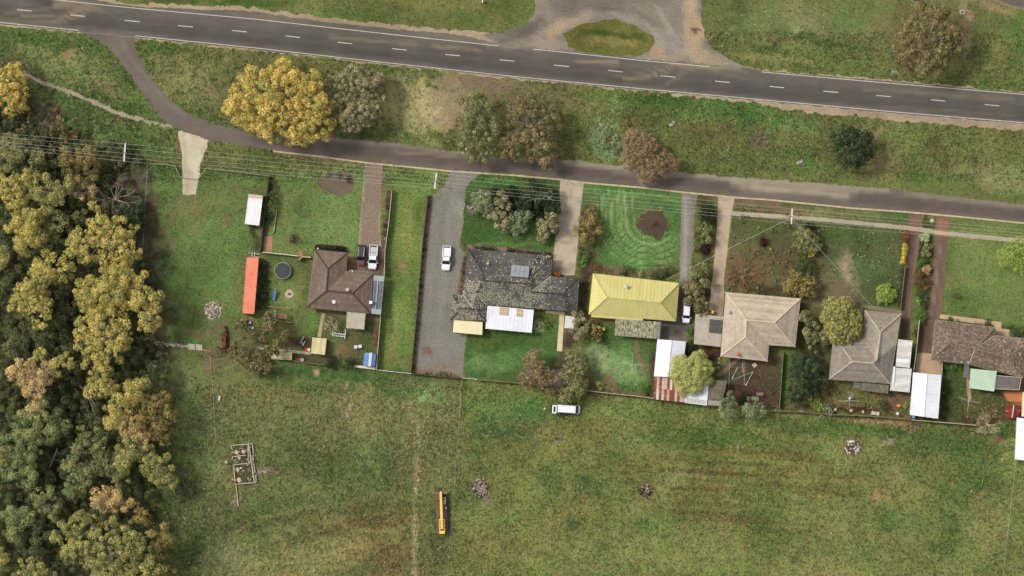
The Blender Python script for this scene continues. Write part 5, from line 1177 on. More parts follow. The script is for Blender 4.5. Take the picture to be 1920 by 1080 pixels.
# ---------------------------------------------------------------- vehicles
def ring(x, hw, z0, zm, z1, top=.9, round_=.0):
    return [(x, -hw * .92, z0), (x, hw * .92, z0), (x, hw, zm), (x, hw * top, z1), (x, -hw * top, z1), (x, -hw, zm)]

def wheel(root, x, y, r=.34, w=.22):
    s = 1 if y > 0 else -1
    m = MB(); m.tube((x, y - s * w, r), (x, y, r), r, r, 14); o = m.build('wheel', m_rubber, root, local=True)
    h = MB(); h.tube((x, y - s * .02, r), (x, y + s * .015, r), r * .6, r * .55, 10); h.build('rim', m_chrome, o, local=True)

def car(label, px, py, ang, L, Wd, H, paint, kind='wagon', roof_paint=None, name='car', cat='car', rails=None, hatch=False):
    """local x points to the bonnet; ang in degrees of the nose direction"""
    x0, y0 = W(px, py)
    root = thing(name, label, cat, x0, y0, rot=math.radians(ang), group=None)
    hw = Wd / 2; f = L / 2
    b = MB()
    if kind == 'van':
        st = [(-f, .80, .95), (-f + .12, .97, 1.02), (f - .9, 1.0, 1.0), (f - .35, .97, .92), (f - .1, .86, .78), (f, .72, .62)]
    else:
        st = [(-f, .80, .86), (-f + .12, .94, .96), (-f * .5, 1.0, .98), (0, 1.0, .97), (f * .42, 1.0, .96), (f * .75, .96, .90), (f - .18, .86, .80), (f - .03, .70, .66), (f, .6, .55)]
    b.loft([ring(x, hw * w, .28, .60, z) for x, w, z in st])
    b.build('body', paint, root, local=True, smooth=False)
    # cabin: belt rectangle up to the roof rectangle
    if kind == 'ute': xb0, xb1, xt0, xt1 = -.35, f * .50, -.18, f * .20
    elif kind == 'van': xb0, xb1, xt0, xt1 = -f + .06, f - .42, -f + .16, f - 1.0
    else: xb0, xb1, xt0, xt1 = -f + .12, f * .50, -f + .45, f * .16
    zb, zt = .94, H; wb, wt = hw * .93, hw * .76 if kind != 'van' else hw * .86
    bt = [(xb0, -wb, zb), (xb1, -wb, zb), (xb1, wb, zb), (xb0, wb, zb)]
    tp = [(xt0, -wt, zt - .05), (xt1, -wt, zt - .05), (xt1, wt, zt - .05), (xt0, wt, zt - .05)]
    c = MB(); c.shared(bt + tp, [(4, 5, 6, 7), (0, 1, 5, 4), (1, 2, 6, 5), (2, 3, 7, 6), (3, 0, 4, 7)]); c.build('cabin', paint, root, local=True)
    def pane(a, b_, c_, d_, nm, n, inner=.09):
        P = [Vector(q) for q in (a, b_, c_, d_)]; ctr = sum(P, Vector()) / 4
        P = [p.lerp(ctr, inner) for p in P]; off = Vector(n) * .02
        g = MB(); g.shared([p + off for p in P] + [p - off for p in P], [(0, 1, 2, 3), (7, 6, 5, 4), (0, 4, 5, 1), (1, 5, 6, 2), (2, 6, 7, 3), (3, 7, 4, 0)]); g.build(nm, m_glass, root, local=True)
    pane(bt[1], bt[2], tp[2], tp[1], 'windscreen', (.7, 0, .7), .06)
    if not hatch: pane(bt[3], bt[0], tp[0], tp[3], 'rear_window', (-.8, 0, .6), .1)
    pane(bt[0], bt[1], tp[1], tp[0], 'side_window', (0, -.9, .4), .1); pane(bt[2], bt[3], tp[3], tp[2], 'side_window', (0, .9, .4), .1)
    r = MB(); g = .05
    r.loft([[(xt0 - g, -wt + .06, zt - .05), (xt0 - g, wt - .06, zt - .05), (xt0 - g, wt - .06, zt - .02), (xt0 - g, -wt + .06, zt - .02)],
            [(xt0 + .1, -wt - .01, zt - .05), (xt0 + .1, wt + .01, zt - .05), (xt0 + .1, wt - .05, zt + .02), (xt0 + .1, -wt + .05, zt + .02)],
            [(xt1 - .2, -wt - .01, zt - .05), (xt1 - .2, wt + .01, zt - .05), (xt1 - .2, wt - .05, zt + .02), (xt1 - .2, -wt + .05, zt + .02)],
            [(xt1 + g, -wt + .06, zt - .06), (xt1 + g, wt - .06, zt - .06), (xt1 + g, wt - .06, zt - .03), (xt1 + g, -wt + .06, zt - .03)]])
    r.build('roof', roof_paint or paint, root, local=True)
    if rails:
        for s in (-1, 1):
            k = MB(); k.box(((xt0 + xt1) / 2, s * (wt - .06), zt + .06), (abs(xt1 - xt0) * .92, .08, .05)); k.build('roof_rail', rails, root, local=True)
    if kind == 'ute':
        t0, t1 = -f + .05, -.5
        fl = MB(); fl.box(((t0 + t1) / 2, 0, .99), (t1 - t0 - .1, Wd * .80, .04)); fl.build('tray_floor', roof_paint or m_steel, root, local=True)
        gp = MB(); gp.box((t0 + .22, 0, 1.02), (.26, Wd * .72, .05)); gp.build('tray_liner', m_black, root, local=True)
        for s in (-1, 1):
            k = MB(); k.box(((t0 + t1) / 2, s * hw * .88, 1.08), (t1 - t0, .10, .24)); k.build('tray_side', paint, root, local=True)
        k = MB(); k.box((t0 + .03, 0, 1.08), (.09, Wd * .86, .24)); k.build('tailgate', paint, root, local=True)
    if hatch:   # tailgate swung up behind the roof
        k = MB(); k.box((-f - .62, -.22, H - .04), (.9, Wd * .94, .07), 0, .08); h_ = k.build('tailgate', paint, root, local=True)
        k = MB(); k.box((-f - .62, -.22, H + .012), (.40, Wd * .66, .06), 0, .08); k.build('rear_window', m_glass, h_, local=True)
        for s in (-1, 1):
            k = MB(); k.tube((-f + .1, s * hw * .8, H - .35), (-f - .6, s * hw * .7, H - .06), .02, .02, 5); k.build('gas_strut', m_steel, root, local=True)
    for sx, sy in ((.64, 1), (.64, -1), (-.62, 1), (-.62, -1)): wheel(root, f * sx, sy * hw * .97)
    for s in (-1, 1):
        k = MB(); k.box((xb1 - .12, s * (hw + .10), 1.02), (.12, .2, .14)); k.build('mirror', paint, root, local=True)
        k = MB(); k.box((f - .16, s * hw * .62, .68), (.14, .28, .12)); k.build('headlight', m_headlamp, root, local=True)
        k = MB(); k.box((-f + .03, s * hw * .70, .76), (.1, .2, .16)); k.build('tail_light', m_taillamp, root, local=True)
    return root
m_maroon = mat('maroon_car_paint', C(120, 84, 80), C(112, 78, 74), rough=.35, spec=.5)
car('maroon wagon with a dark sunroof and pale roof rails on the paver drive', 677, 478.5, -94, 4.35, 1.72, 1.55, m_maroon, 'wagon', roof_paint=mat('dark_glass_roof', C(66, 70, 74), rough=.3, spec=.5), rails=mat('pale_rail', C(214, 206, 186), rough=.5))
car('white utility truck with an open tray beside the maroon wagon', 699.5, 482, -94, 5.1, 1.82, 1.65, m_carwhite, 'ute', name='utility_truck', cat='ute')
car('white utility truck alone on the wide grey gravel drive', 836.8, 484, -93, 5.1, 1.84, 1.68, m_carwhite, 'ute', name='utility_truck', cat='ute', roof_paint=m_carwhite)
car('small white hatchback at the right corner of the yellow roofed house', 1287, 588, -94, 3.9, 1.68, 1.48, m_carwhite, 'wagon')
car('white van with its tailgate raised, standing on the paddock grass', 1066.5, 766.8, -4, 4.7, 1.75, 1.95, m_carwhite, 'van', name='van', cat='van', hatch=True)

# ---- orange shipping container
def box_container(label, quad, h, paint, name, cat, ribs=True, endc=None):
    P = [W(px, py, h) for px, py in quad]; c = dims(P); EXCL.append(P)
    root = thing(name, label, cat, c[0], c[1])
    m = MB(); m.prism(P, .12, h); m.build('body', paint, root)
    a, b = Vector(P[0]), Vector(P[3]); d, e = Vector(P[1]), Vector(P[2])
    if ribs:
        t = MB(); n = int((b - a).length / .28)
        for i in range(1, n):
            u = i / n; p, q = a.lerp(b, u), d.lerp(e, u); mid = (p + q) / 2; v = q - p
            t.box((mid.x, mid.y, h + .012), (v.length * .93, .10, .03), math.atan2(v.y, v.x))
        tag(t.build('roof_corrugation', paint, root), kind='stuff')
    for i in range(4):
        p, q = Vector(P[i]), Vector(P[(i + 1) % 4]); v = q - p; mid = (p + q) / 2
        k = MB(); k.box((mid.x, mid.y, h - .05), (v.length + .05, .12, .16), math.atan2(v.y, v.x)); k.build('top_rail', paint, root)
        k = MB(); k.box((P[i][0], P[i][1], h / 2 + .04), (.16, .16, h - .02)); k.build('corner_post', paint, root)
    for u in (.3, .7):
        p = Vector(P[0]).lerp(Vector(P[1]), u); v = Vector(P[1]) - Vector(P[0]); nrm = Vector((v.y, -v.x)).normalized()
        if (p + nrm - Vector(c)).length < (p - Vector(c)).length: nrm.negate()
        k = MB(); k.box((p.x + nrm.x * .04, p.y + nrm.y * .04, h / 2), (v.length * .44, .06, h * .86), math.atan2(v.y, v.x)); k.build('door', endc or paint, root)
    for i in range(4):
        k = MB(); q = inset(P, .3)[i]; k.box((q[0], q[1], .07), (.4, .3, .16)); k.build('block', m_timber, root)
    return root
box_container('long orange shipping container beside the trampoline lawn', [(463, 483), (484.5, 483.5), (476, 588), (455, 587)], 2.6, m_orange, 'shipping_container', 'container')
rb = box_container('white roofed portable cabin with a tan front strip beside the hedge', [(466.5, 364.5), (492.5, 367), (485.5, 422.5), (459.5, 419.5)], 2.4, m_white, 'portable_cabin', 'cabin', ribs=False)
slab_roof(rb, [(466.5, 364), (492.5, 366.5), (491.5, 372.5), (465, 370)], [2.5, 2.5, 2.5, 2.5], mat('tan_panel', C(206, 182, 158), rough=.8), 'front_strip', ribs=0)
# scrap steel at the head of the container
for k, (q0, q1) in enumerate((((465, 474), (488, 477)), ((470, 480), (488, 482.5)), ((473, 472), (473, 481)), ((478, 472), (477, 482)))):
    m = MB(); m.tube(W3(*q0, .12 + .03 * k), W3(*q1, .12 + .03 * k), .09, .09, 6)
    if k == 0: scrap = thing('steel_rack', 'grey steel rack lying at the top end of the orange container', 'rack', *W(477, 477))
    m.build('rail', m_steel, scrap)

# ---- crane truck: rusty flatbed with a yellow jib laid along it
m_jib = mat('yellow_jib_paint', C(238, 206, 118), C(228, 192, 100), scale=1.2, rough=.55, third=C(234, 186, 112), tscale=.6)
m_deck = mat('rusty_deck', C(124, 96, 80), C(96, 74, 62), scale=1.4, rough=.95, third=C(120, 94, 78), tscale=.7)
x, y = W(828, 961); ct = thing('crane_truck', 'old rusty crane truck with a long yellow jib in the paddock', 'crane truck', x, y, rot=math.radians(2))
m = MB(); m.box((0, -.5, .95), (2.3, 7.2, .22)); m.build('deck', m_deck, ct, local=True)
m = MB(); m.box((0, 0, .72), (.9, 8.2, .26)); m.build('chassis', m_rust, ct, local=True)
m = MB(); m.box((-.35, 3.35, 1.35), (1.25, 1.5, .9), taper=.92); m.build('engine_cover', m_deck, ct, local=True)
m = MB(); m.box((0, 4.05, 1.0), (2.4, .5, .5)); m.build('bumper', mat('pale_rust', C(176, 140, 118), C(130, 92, 74), scale=2, rough=.9), ct, local=True)
for k, (bx, by, s) in enumerate(((.72, 3.0, .6), (.75, 2.4, .55), (.7, 1.9, .5))):
    m = MB(); m.box((bx, by, 1.3 + .05 * k), (s, s * .9, .45), .3 * k, taper=.8); m.build('drum_housing', m_rock, ct, local=True)
m = MB(); m.box((.95, .95, 1.16), (.25, .3, .2), .4); m.build('valve_block', m_white, ct, local=True)
m = MB(); m.box((-.02, .45, 2.05), (.5, 7.4, .42)); jib = m.build('jib', m_jib, ct, local=True)
m = MB(); m.box((-.02, 4.25, 2.05), (.3, .5, .3)); m.build('jib_tip', m_frame, jib, local=True)
for s in (-.52, .52):
    m = MB(); m.box((s, -2.75, 1.75), (.14, 2.9, .3)); m.build('mast_frame', m_jib, ct, local=True)
for yy in (-1.35, -2.6, -3.3):
    m = MB(); m.box((0, yy, 1.75), (1.1, .16, .26)); m.build('cross_member', m_jib, ct, local=True)
m = MB(); m.box((0, -3.98, 1.7), (1.14, .62, .7)); m.build('counterweight', m_jib, ct, local=True)
m = MB(); m.box((0, -3.2, 1.25), (.8, .8, .5)); m.build('turntable', m_rust, ct, local=True)
for yy in (3.2, -1.6, -2.8):
    for s in (-1, 1): 
        m = MB(); m.tube((s * .7, yy, .48), (s * 1.0, yy, .48), .48, .48, 14); wo = m.build('wheel', m_rubber, ct, local=True)
        m = MB(); m.tube((s * .98, yy, .48), (s * 1.02, yy, .48), .25, .22, 10); m.build('rim', m_rust, wo, local=True)

# ---- rusty implement and steel scrap
x, y = W(421.5, 634); im = thing('farm_implement', 'narrow rusty farm implement standing in dark mud', 'implement', x, y, rot=math.radians(-2))
m = MB(); m.loft([ring(-2.0, .22, .5, .7, .9), ring(-1.2, .30, .45, .75, 1.05), ring(1.0, .30, .45, .75, 1.0), ring(2.0, .16, .5, .65, .8)]); o = m.build('hopper', m_rust, im, local=True); o.rotation_euler = (0, 0, math.pi / 2)
m = MB(); m.box((0, -2.3, .4), (.14, 1.6, .14)); m.build('drawbar', m_rust, im, local=True)
for s in (-1, 1):
    m = MB(); m.tube((s * .42, -.3, .36), (s * .58, -.3, .36), .36, .36, 12); m.build('wheel', m_rubber, im, local=True)
m = MB(); m.tube((.34, .75, .9), (.34, .75, 1.3), .07, .07, 8); m.build('lever', m_frame, im, local=True)
m = MB(); m.box((0, 2.25, .45), (.35, .5, .3)); m.build('axle_box', m_black, im, local=True)
sc = thing('scrap_pile', 'pile of rusty steel bars below the narrow farm implement', 'scrap', *W(430, 657))
for i in range(16):
    m = MB(); px, py = 412 + rng.uniform(0, 34), 651 + rng.uniform(0, 9); a = rng.normal(.0, .35); l = rng.uniform(.8, 2.2); z = .08 + .05 * (i % 4)
    cx, cy = W(px, py); m.tube((cx - l / 2 * math.cos(a), cy - l / 2 * math.sin(a), z), (cx + l / 2 * math.cos(a), cy + l / 2 * math.sin(a), z + .05), .05, .05, 5); m.build('bar', m_rust, sc)

# ---- tanks, bins, small garden things
m = MB(); x, y = W(469, 608); tk = thing('gas_cylinder', 'white gas cylinder lying just below the orange container', 'cylinder', x, y)
a, b = W3(469.5, 601.5, .32), W3(468, 614, .32); m.tube(a, b, .29, .29, 12); m.build('shell', m_white, tk)
m = MB(); m.box((x, y, .06), (.3, .8, .14)); m.build('cradle', m_timber, tk)
m = MB(); x, y = W(474, 614.5); tk = thing('gas_cylinder', 'small white upright drum next to the lying gas cylinder', 'cylinder', x, y)
m.tube((x, y, 0), (x, y, .55), .22, .24, 12); m.build('shell', m_white, tk)
m = MB(); m.tube((x, y, .55), (x, y, .62), .12, .1, 8); m.build('cap', m_white, tk)

def bin_(label, px, py, lid, rot=0.0, body=None, group=None):
    x, y = W(px, py); r = thing('wheelie_bin', label, 'bin', x, y, group, rot)
    m = MB(); m.box((0, 0, .52), (.46, .52, .92), 0); m.v = [(a * (.84 if c < .5 else 1), b * (.84 if c < .5 else 1), c) for a, b, c in m.v]; m.build('body', body or mat('bin_green', C(44, 62, 50), rough=.6), r, local=True)
    m = MB(); m.box((0, 0, 1.02), (.56, .64, .09), 0, taper=.9); m.build('lid', lid, r, local=True)
    m = MB(); m.tube((-.22, -.34, 1.0), (.22, -.34, 1.0), .025, .025, 6); m.build('handle', m_black, r, local=True)
    for s in (-1, 1):
        m = MB(); m.tube((s * .2, -.26, .1), (s * .27, -.26, .1), .1, .1, 10); m.build('wheel', m_rubber, r, local=True)
bin_('orange lidded bin at the foot of the wide concrete drive, nearer the dark roof', 1041.5, 514, mat('orange_plastic', C(244, 160, 44), rough=.5), -.1)
bin_('red lidded bin at the foot of the wide concrete drive, beside an orange lidded one', 1047.5, 514.5, m_redlid, -.1)
bin_('lone yellow lidded bin on the lawn left of the lichened verandah roof', 1131.5, 617, m_yellowlid, .5)
bin_('dull red lidded bin just above the grey carport', 1328.3, 583.8, mat('dull_red_plastic', C(176, 80, 88), rough=.6), -.1)
bin_('pale yellow lidded bin just above the grey carport', 1335.3, 585, mat('pale_yellow_plastic', C(246, 214, 120), rough=.6), -.1)
bin_('blue lidded bin behind the large white garage', 1712.5, 781.5, mat('blue_plastic', C(110, 176, 214), rough=.5))
bin_('amber lidded bin behind the large white garage', 1750.5, 782.5, mat('amber_plastic', C(244, 178, 60), rough=.5))
def crate(label, px, py, w, d, h, material, rot=-.08, name='crate', cat='crate'):
    x, y = W(px, py); r = thing(name, label, cat, x, y, rot=rot)
    for i in range(2):
        s = -1 if i else 1
        m = MB(); m.box((0, s * d / 2, h / 2), (w, .05, h)); m.build('side', material, r, local=True)
        m = MB(); m.box((s * w / 2, 0, h / 2), (.05, d - .06, h)); m.build('end', material, r, local=True)
    m = MB(); m.box((0, 0, h * .86), (w - .08, d - .08, .05)); m.build('lid', material, r, local=True)
    return r
m_redbox = mat('red_box_plastic', C(204, 76, 64), C(190, 66, 56), rough=.6)
crate('red crate beside a cream crate left of the cream shed', 573.8, 655.5, .62, .6, .5, m_redbox)
crate('cream crate between the red crate and the cream shed', 579.5, 655.8, .5, .6, .5, m_cream)
crate('long red crate on the lower side of the rear walkway', 557.5, 673.5, 1.0, .55, .5, m_redbox)
crate('grey crate beside the long red crate on the rear walkway', 566.3, 674.5, .75, .55, .45, m_steel)
crate('orange crate on the brown court beside the large white garage', 1685, 760.5, .62, .5, .4, mat('orange_crate', C(240, 150, 66), rough=.6))
crate('white tub with a dark shadow on the brown court by the back fence', 1682.5, 775.5, .5, .5, .55, m_white, name='tub', cat='tub')

# trampoline
x, y = W(530.5, 507.5); tr = thing('trampoline', 'round dark trampoline on the lawn by the orange container', 'trampoline', x, y)
R = 1.68
m = MB(); m.tube((x, y, .80), (x, y, .82), R * .93, R * .93, 32); m.build('mat', mat('trampoline_mat', C(74, 76, 78), C(66, 68, 70), rough=.8), tr)
m = MB()
for i in range(32):
    a0, a1 = 2 * math.pi * i / 32, 2 * math.pi * (i + 1) / 32
    m.tube((x + R * math.cos(a0), y + R * math.sin(a0), .82), (x + R * math.cos(a1), y + R * math.sin(a1), .82), .055, .055, 5)
m.build('rim', mat('trampoline_rim', C(168, 172, 164), rough=.5), tr)
for i in range(6):
    a0 = i * math.pi / 3; m = MB(); m.tube((x + R * math.cos(a0), y + R * math.sin(a0), 0), (x + R * math.cos(a0), y + R * math.sin(a0), .82), .04, .04, 6); m.build('leg', m_steel, tr)
# blue slide
x, y = W(514.5, 552); sl = thing('slide', 'blue play slide below the trampoline', 'slide', x, y, rot=math.radians(-8))
m = MB(); m.box((0, 0, .55), (.5, 2.2, .06)); o = m.build('chute', m_blue, sl, local=True); o.rotation_euler = (math.radians(20), 0, 0); o.location.z = .05
for s in (-.26, .26):
    m = MB(); m.box((s, 0, .62), (.05, 2.2, .16)); o = m.build('side_wall', m_blue, sl, local=True); o.rotation_euler = (math.radians(20), 0, 0); o.location.z = .05
m = MB(); m.box((0, 1.12, .55), (.5, .08, 1.1)); m.build('ladder', m_steel, sl, local=True)
# fire pit
x, y = W(542.5, 551); fp = thing('fire_pit', 'round pale paved fire pit with a dark centre', 'fire pit', x, y)
m_pit = mat('pale_stone', C(214, 192, 170), C(196, 174, 150), scale=1.5, rough=.9)
for i in range(14):
    a = 2 * math.pi * i / 14; m = MB(); m.box((x + .62 * math.cos(a), y + .62 * math.sin(a), .07), (.5, .27, .14), a); m.build('paver', m_pit, fp)
m = MB(); m.tube((x, y, .0), (x, y, .12), .38, .38, 12); m.build('hearth', m_pit, fp)
m = MB(); m.box((x, y, .2), (.42, .34, .22), .3); m.build('fire_box', m_black, fp)
# climbing frame / swing
x, y = W(530, 594); sw = thing('swing_frame', 'brown and white timber climbing frame below the fire pit', 'play frame', x, y)
m_pl = mat('play_timber', C(196, 150, 118), C(168, 120, 92), rough=.8)
for (a, b, z0, z1, r) in (((503, 574.5), (511, 575.5), 1.9, 1.9, .06), ((538, 577.5), (547, 578.5), 1.9, 1.9, .06), ((507, 575), (542, 578), 1.95, 1.95, .05), ((521, 589), (537, 590), 1.6, 1.6, .07), ((522, 595), (535, 597), 1.6, 1.6, .07), ((537, 589), (536, 598), 1.6, 1.6, .09), ((536, 604), (547, 604.5), .5, .5, .08)):
    m = MB(); m.tube(W3(*a, z0), W3(*b, z1), r, r, 6); m.build('beam', m_pl, sw)
for i in range(5):
    m = MB(); m.tube(W3(523 + i * 3, 589, 1.62), W3(523 + i * 3 - .3, 596, 1.62), .055, .055, 5); m.build('rung', m_pl, sw)
for (px, py) in ((507, 575), (542, 578), (537, 590), (522, 596), (536, 598), (521, 589)):
    m = MB(); m.tube(W3(px, py, 0), W3(px, py, 1.9 if py < 580 else 1.6), .05, .05, 6); m.build('post', m_pl, sw)
for i in range(5):
    m = MB(); xx, yy = W(515.6, 583 + i * 5); m.box((xx, yy, .06), (.22, .3, .12)); m.build('stepping_block', m_frame, sw)
# white bench / frame on the lawn
x, y = W(636, 627); bn = thing('trellis_frame', 'white slatted metal frame lying on the lawn by the beige patio roof', 'frame', x, y)
for a, b in (((624, 624.5), (648, 627)), ((624, 629.5), (647, 631.5)), ((624, 620), (624, 630)), ((648, 618), (646.5, 636))):
    m = MB(); m.tube(W3(*a, .5), W3(*b, .5), .07, .07, 6); m.build('rail', m_white, bn)
for i in range(5):
    m = MB(); m.tube(W3(626 + i * 4.4, 625 + i * .4, .5), W3(626 + i * 4.4, 630 + i * .4, .5), .05, .05, 5); m.build('slat', m_white, bn)
for q in ((624, 625), (648, 627), (624, 630), (647, 631.5)):
    m = MB(); m.tube(W3(*q, 0), W3(*q, .5), .05, .05, 6); m.build('leg', m_white, bn)
def chair(label, px, py, rot):
    x, y = W(px, py); r = thing('garden_chair', label, 'chair', x, y, 'white chairs on the lawn', rot)
    m = MB(); m.box((0, 0, .42), (.56, .54, .05), taper=.92); m.build('seat', m_white, r, local=True)
    m = MB(); m.box((0, .32, .72), (.56, .10, .62), 0); m.build('backrest', m_white, r, local=True)
    for s in (-1, 1):
        m = MB(); m.box((s * .31, .02, .62), (.09, .55, .05)); m.build('armrest', m_white, r, local=True)
        for t in (-.24, .26):
            m = MB(); m.tube((s * .26, t, 0), (s * .26, t, .42), .03, .03, 6); m.build('leg', m_white, r, local=True)
chair('white plastic garden chair, left of a pair above the blue shed', 667, 650, math.radians(170)); chair('white plastic garden chair, right of a pair above the blue shed', 675, 649, math.radians(190))
# folded clothes airer
x, y = W(567, 635); ar = thing('clothes_airer', 'folded grey clothes airer left of the cream shed', 'airer', x, y)
for a, b in (((570, 631), (563, 643)), ((572, 640), (567, 648)), ((565, 641), (570, 647))):
    m = MB(); m.tube(W3(*a, .5), W3(*b, .3), .10, .10, 6); m.build('frame', m_steel, ar)
for q in ((570, 631), (563, 643), (572, 640), (567, 648)):
    m = MB(); m.tube(W3(*q, 0), W3(*q, .5), .03, .03, 5); m.build('leg', m_steel, ar)
def hoist(label, px, py, arms, h=1.9, vis=.035):
    x, y = W(px, py); r = thing('clothes_hoist', label, 'clothes line', x, y)
    m = MB(); m.tube((x, y, 0), (x, y, h), .06, .05, 8); m.build('pole', m_steel, r)
    E = [W3(*a, h + .25) for a in arms]
    for e in E:
        m = MB(); m.tube((x, y, h - .05), e, vis, vis * .8, 6); m.build('arm', m_wire, r)
    for t in (.5, .78, 1.0):
        ln = MB()
        for i in range(len(E)):
            a = Vector((x, y, h)).lerp(Vector(E[i]), t); b = Vector((x, y, h)).lerp(Vector(E[(i + 1) % len(E)]), t); ln.tube(a, b, .006, .006, 3)
        ln.build('line', m_wire, r)
hoist('rotary clothes line on the pale green lawn left of the white gabled shed', 1185, 683, [(1185.5, 661), (1206, 685), (1185, 702), (1165, 682)])
hoist('rotary clothes line on bare soil behind the tan tiled house', 1395, 703, [(1370.5, 713), (1412, 697), (1391, 680), (1396, 722)])
hoist('rotary clothes line with a white hub behind the grey tiled house', 1592, 750, [(1572, 752.5), (1611, 752.5), (1591, 734), (1594, 770)])
hoist('rotary clothes line on the dark lawn below the pale green patio roof', 1815.5, 752, [(1797, 744.5), (1837, 755.5), (1813.5, 773), (1818, 735)])
x, y = W(1592.5, 746.5); bl = thing('garden_light', 'round white garden lamp beside the concrete path behind the grey house', 'lamp', x, y)
m = MB(); m.tube((x, y, 0), (x, y, 1.1), .04, .04, 6); m.build('post', m_black, bl)
m = MB(); m.tube((x, y, 1.1), (x, y, 1.42), .24, .27, 12); m.tube((x, y, 1.42), (x, y, 1.55), .27, .1, 12); m.build('globe', m_white, bl)
# poles lying by the clothes line
for lab, a, b in (('white pole leaning beside the clothes line behind the tan house, upper', (1373, 709), (1383.5, 688.5)), ('white pole lying beside the clothes line behind the tan house, lower', (1398.5, 722), (1411.5, 697.5))):
    x, y = W((a[0] + b[0]) / 2, (a[1] + b[1]) / 2); t = thing('pole', lab, 'pole', x, y)
    m = MB(); m.tube(W3(*a, .08), W3(*b, .08), .05, .045, 8); m.build('shaft', m_white, t)
    m = MB(); m.box(W3(*a, .05), (.2, .2, .1)); m.build('foot', m_white, t)
def bench(label, px, py, rot, w=1.5):
    x, y = W(px, py); r = thing('garden_bench', label, 'bench', x, y, rot=rot)
    for i in range(3):
        m = MB(); m.box((0, -.2 + i * .17, .45), (w, .13, .05)); m.build('slat', m_timber, r, local=True)
    m = MB(); m.box((0, .36, .75), (w, .07, .35)); m.build('backrest', m_timber, r, local=True)
    for s in (-1, 1):
        m = MB(); m.box((s * w * .42, .04, .22), (.09, .6, .44)); m.build('leg', m_timber, r, local=True)
bench('weathered timber bench between the two grey green trees by the back fence', 1424.5, 738.5, math.pi - .05)
crate('low brown timber box on the dark strip beside the back fence', 1503, 772, 1.1, .55, .4, m_timber)
for k, (px, w) in enumerate(((1565.5, .5), (1595.5, .5), (1618, .4))):
    crate(['white wire pot stand, leftmost of three on the red mulch', 'white wire pot stand, middle of three on the red mulch', 'white wire pot stand, rightmost of three on the red mulch'][k], px, 768 + k * 2, w, .45, .4, m_frame, name='pot_stand', cat='stand')
crate('pair of pale framed planters side by side on the red mulch, left box', 1637.5, 774.5, .85, .7, .45, m_frame, name='planter_box', cat='planter'); crate('pale framed planter on the red mulch, beside the round green shrub', 1645.5, 775.5, .6, .7, .45, m_frame, name='planter_box', cat='planter')
x, y = W(1719 - 15, 500)
# pile of bricks near the van
bp = thing('brick_stack', 'broken stacks of red bricks beside the white van', 'bricks', *W(1057, 747))
for i in range(22):
    m = MB(); px, py = 1049 + (i % 6) * 3.1 + rng.uniform(-.6, .6), 744.5 + (i // 6) * 2.0 + rng.uniform(-.5, .5); xx, yy = W(px, py); z = .06 + .12 * rng.integers(0, 3)
    m.box((xx, yy, z), (.27, .2, .12 if z < .1 else z * 2 - .0), rng.uniform(-.3, .3)); m.build('brick', m_brick3, bp)

# ---- rubble, logs, ruins
def blob_rock(mb, x, y, z, r, col=None, flat=.7):
    n1, n2 = 6, 3; ph = rng.uniform(0, 6.28); rr = [r * rng.uniform(.75, 1.15) for _ in range(n1)]
    mb.col = col; rings = []
    for zz, s in ((-.3, .75), (.25, 1.0), (.75, .7), (1.0, .2)):
        rings.append([(x + rr[i] * s * math.cos(ph + i * 6.283 / n1), y + rr[i] * s * math.sin(ph + i * 6.283 / n1), z + zz * r * flat) for i in range(n1)])
    mb.loft(rings)
def pile(label, px, py, rx, ry, n, cols, name='rubble_pile', cat='rubble', size=(.08, .28), h=.4, logs=0, logcol=None):
    x, y = W(px, py); r = thing(name, label, cat, x, y)
    base = MB(); pts = [(x + rx * S * .9 * math.cos(t) * random.uniform(.85, 1.1), y + ry * S * .9 * math.sin(t) * random.uniform(.85, 1.1)) for t in [i * 6.283 / 14 for i in range(14)]]
    top = [((p[0] - x) * .45 + x, (p[1] - y) * .45 + y) for p in pts]
    base.loft([[(a, b, -.02) for a, b in pts], [(a, b, h * .45) for a, b in top]]); base.build('mound', mat('mound_soil_' + name, C(*cols[-1]), C(*[int(v * .8) for v in cols[-1]]), scale=3, rough=.95), r)
    mb = MB()
    for i in range(n):
        t, q = rng.uniform(0, 6.283), math.sqrt(rng.random()); xx, yy = x + rx * S * q * math.cos(t), y + ry * S * q * math.sin(t)
        cc = np.array(C(*cols[rng.integers(len(cols))])) * rng.uniform(.75, 1.2)
        blob_rock(mb, xx, yy, h * .5 * (1 - q) + .02, rng.uniform(*size), tuple(cc))
    tag(mb.build('stones', m_rubble, r), kind='stuff')
    for i in range(logs):
        m = MB(); t = rng.uniform(0, 3.14); q = rng.uniform(0, .6) * min(rx, ry) * S; a0 = rng.uniform(0, 6.28); cx, cy = x + q * math.cos(a0), y + q * math.sin(a0); L = rng.uniform(.4, 1.0) * min(rx, ry) * S
        m.tube((cx - L * math.cos(t), cy - L * math.sin(t), h * .45), (cx + L * math.cos(t), cy + L * math.sin(t), h * .6), rng.uniform(.05, .11), .05, 6); m.build('log', m_dead, r)
    return r
pile('round pile of grey broken rubble on the grass left of the orange container', 399.5, 582.5, 16, 17, 260, [(190, 178, 160), (160, 146, 132), (206, 196, 178), (124, 110, 100)], size=(.07, .24), h=.5)
pile('untidy heap of brown logs and stones right of the crane truck', 902, 915, 17, 19, 120, [(150, 138, 122), (104, 84, 68), (178, 166, 150), (78, 60, 50)], size=(.1, .34), h=.7, logs=16, name='log_heap', cat='log heap')
pile('scatter of broken stone at the lower right foot of the log heap', 914, 938, 8, 8, 40, [(150, 138, 122), (128, 112, 96)], size=(.08, .22), h=.25)
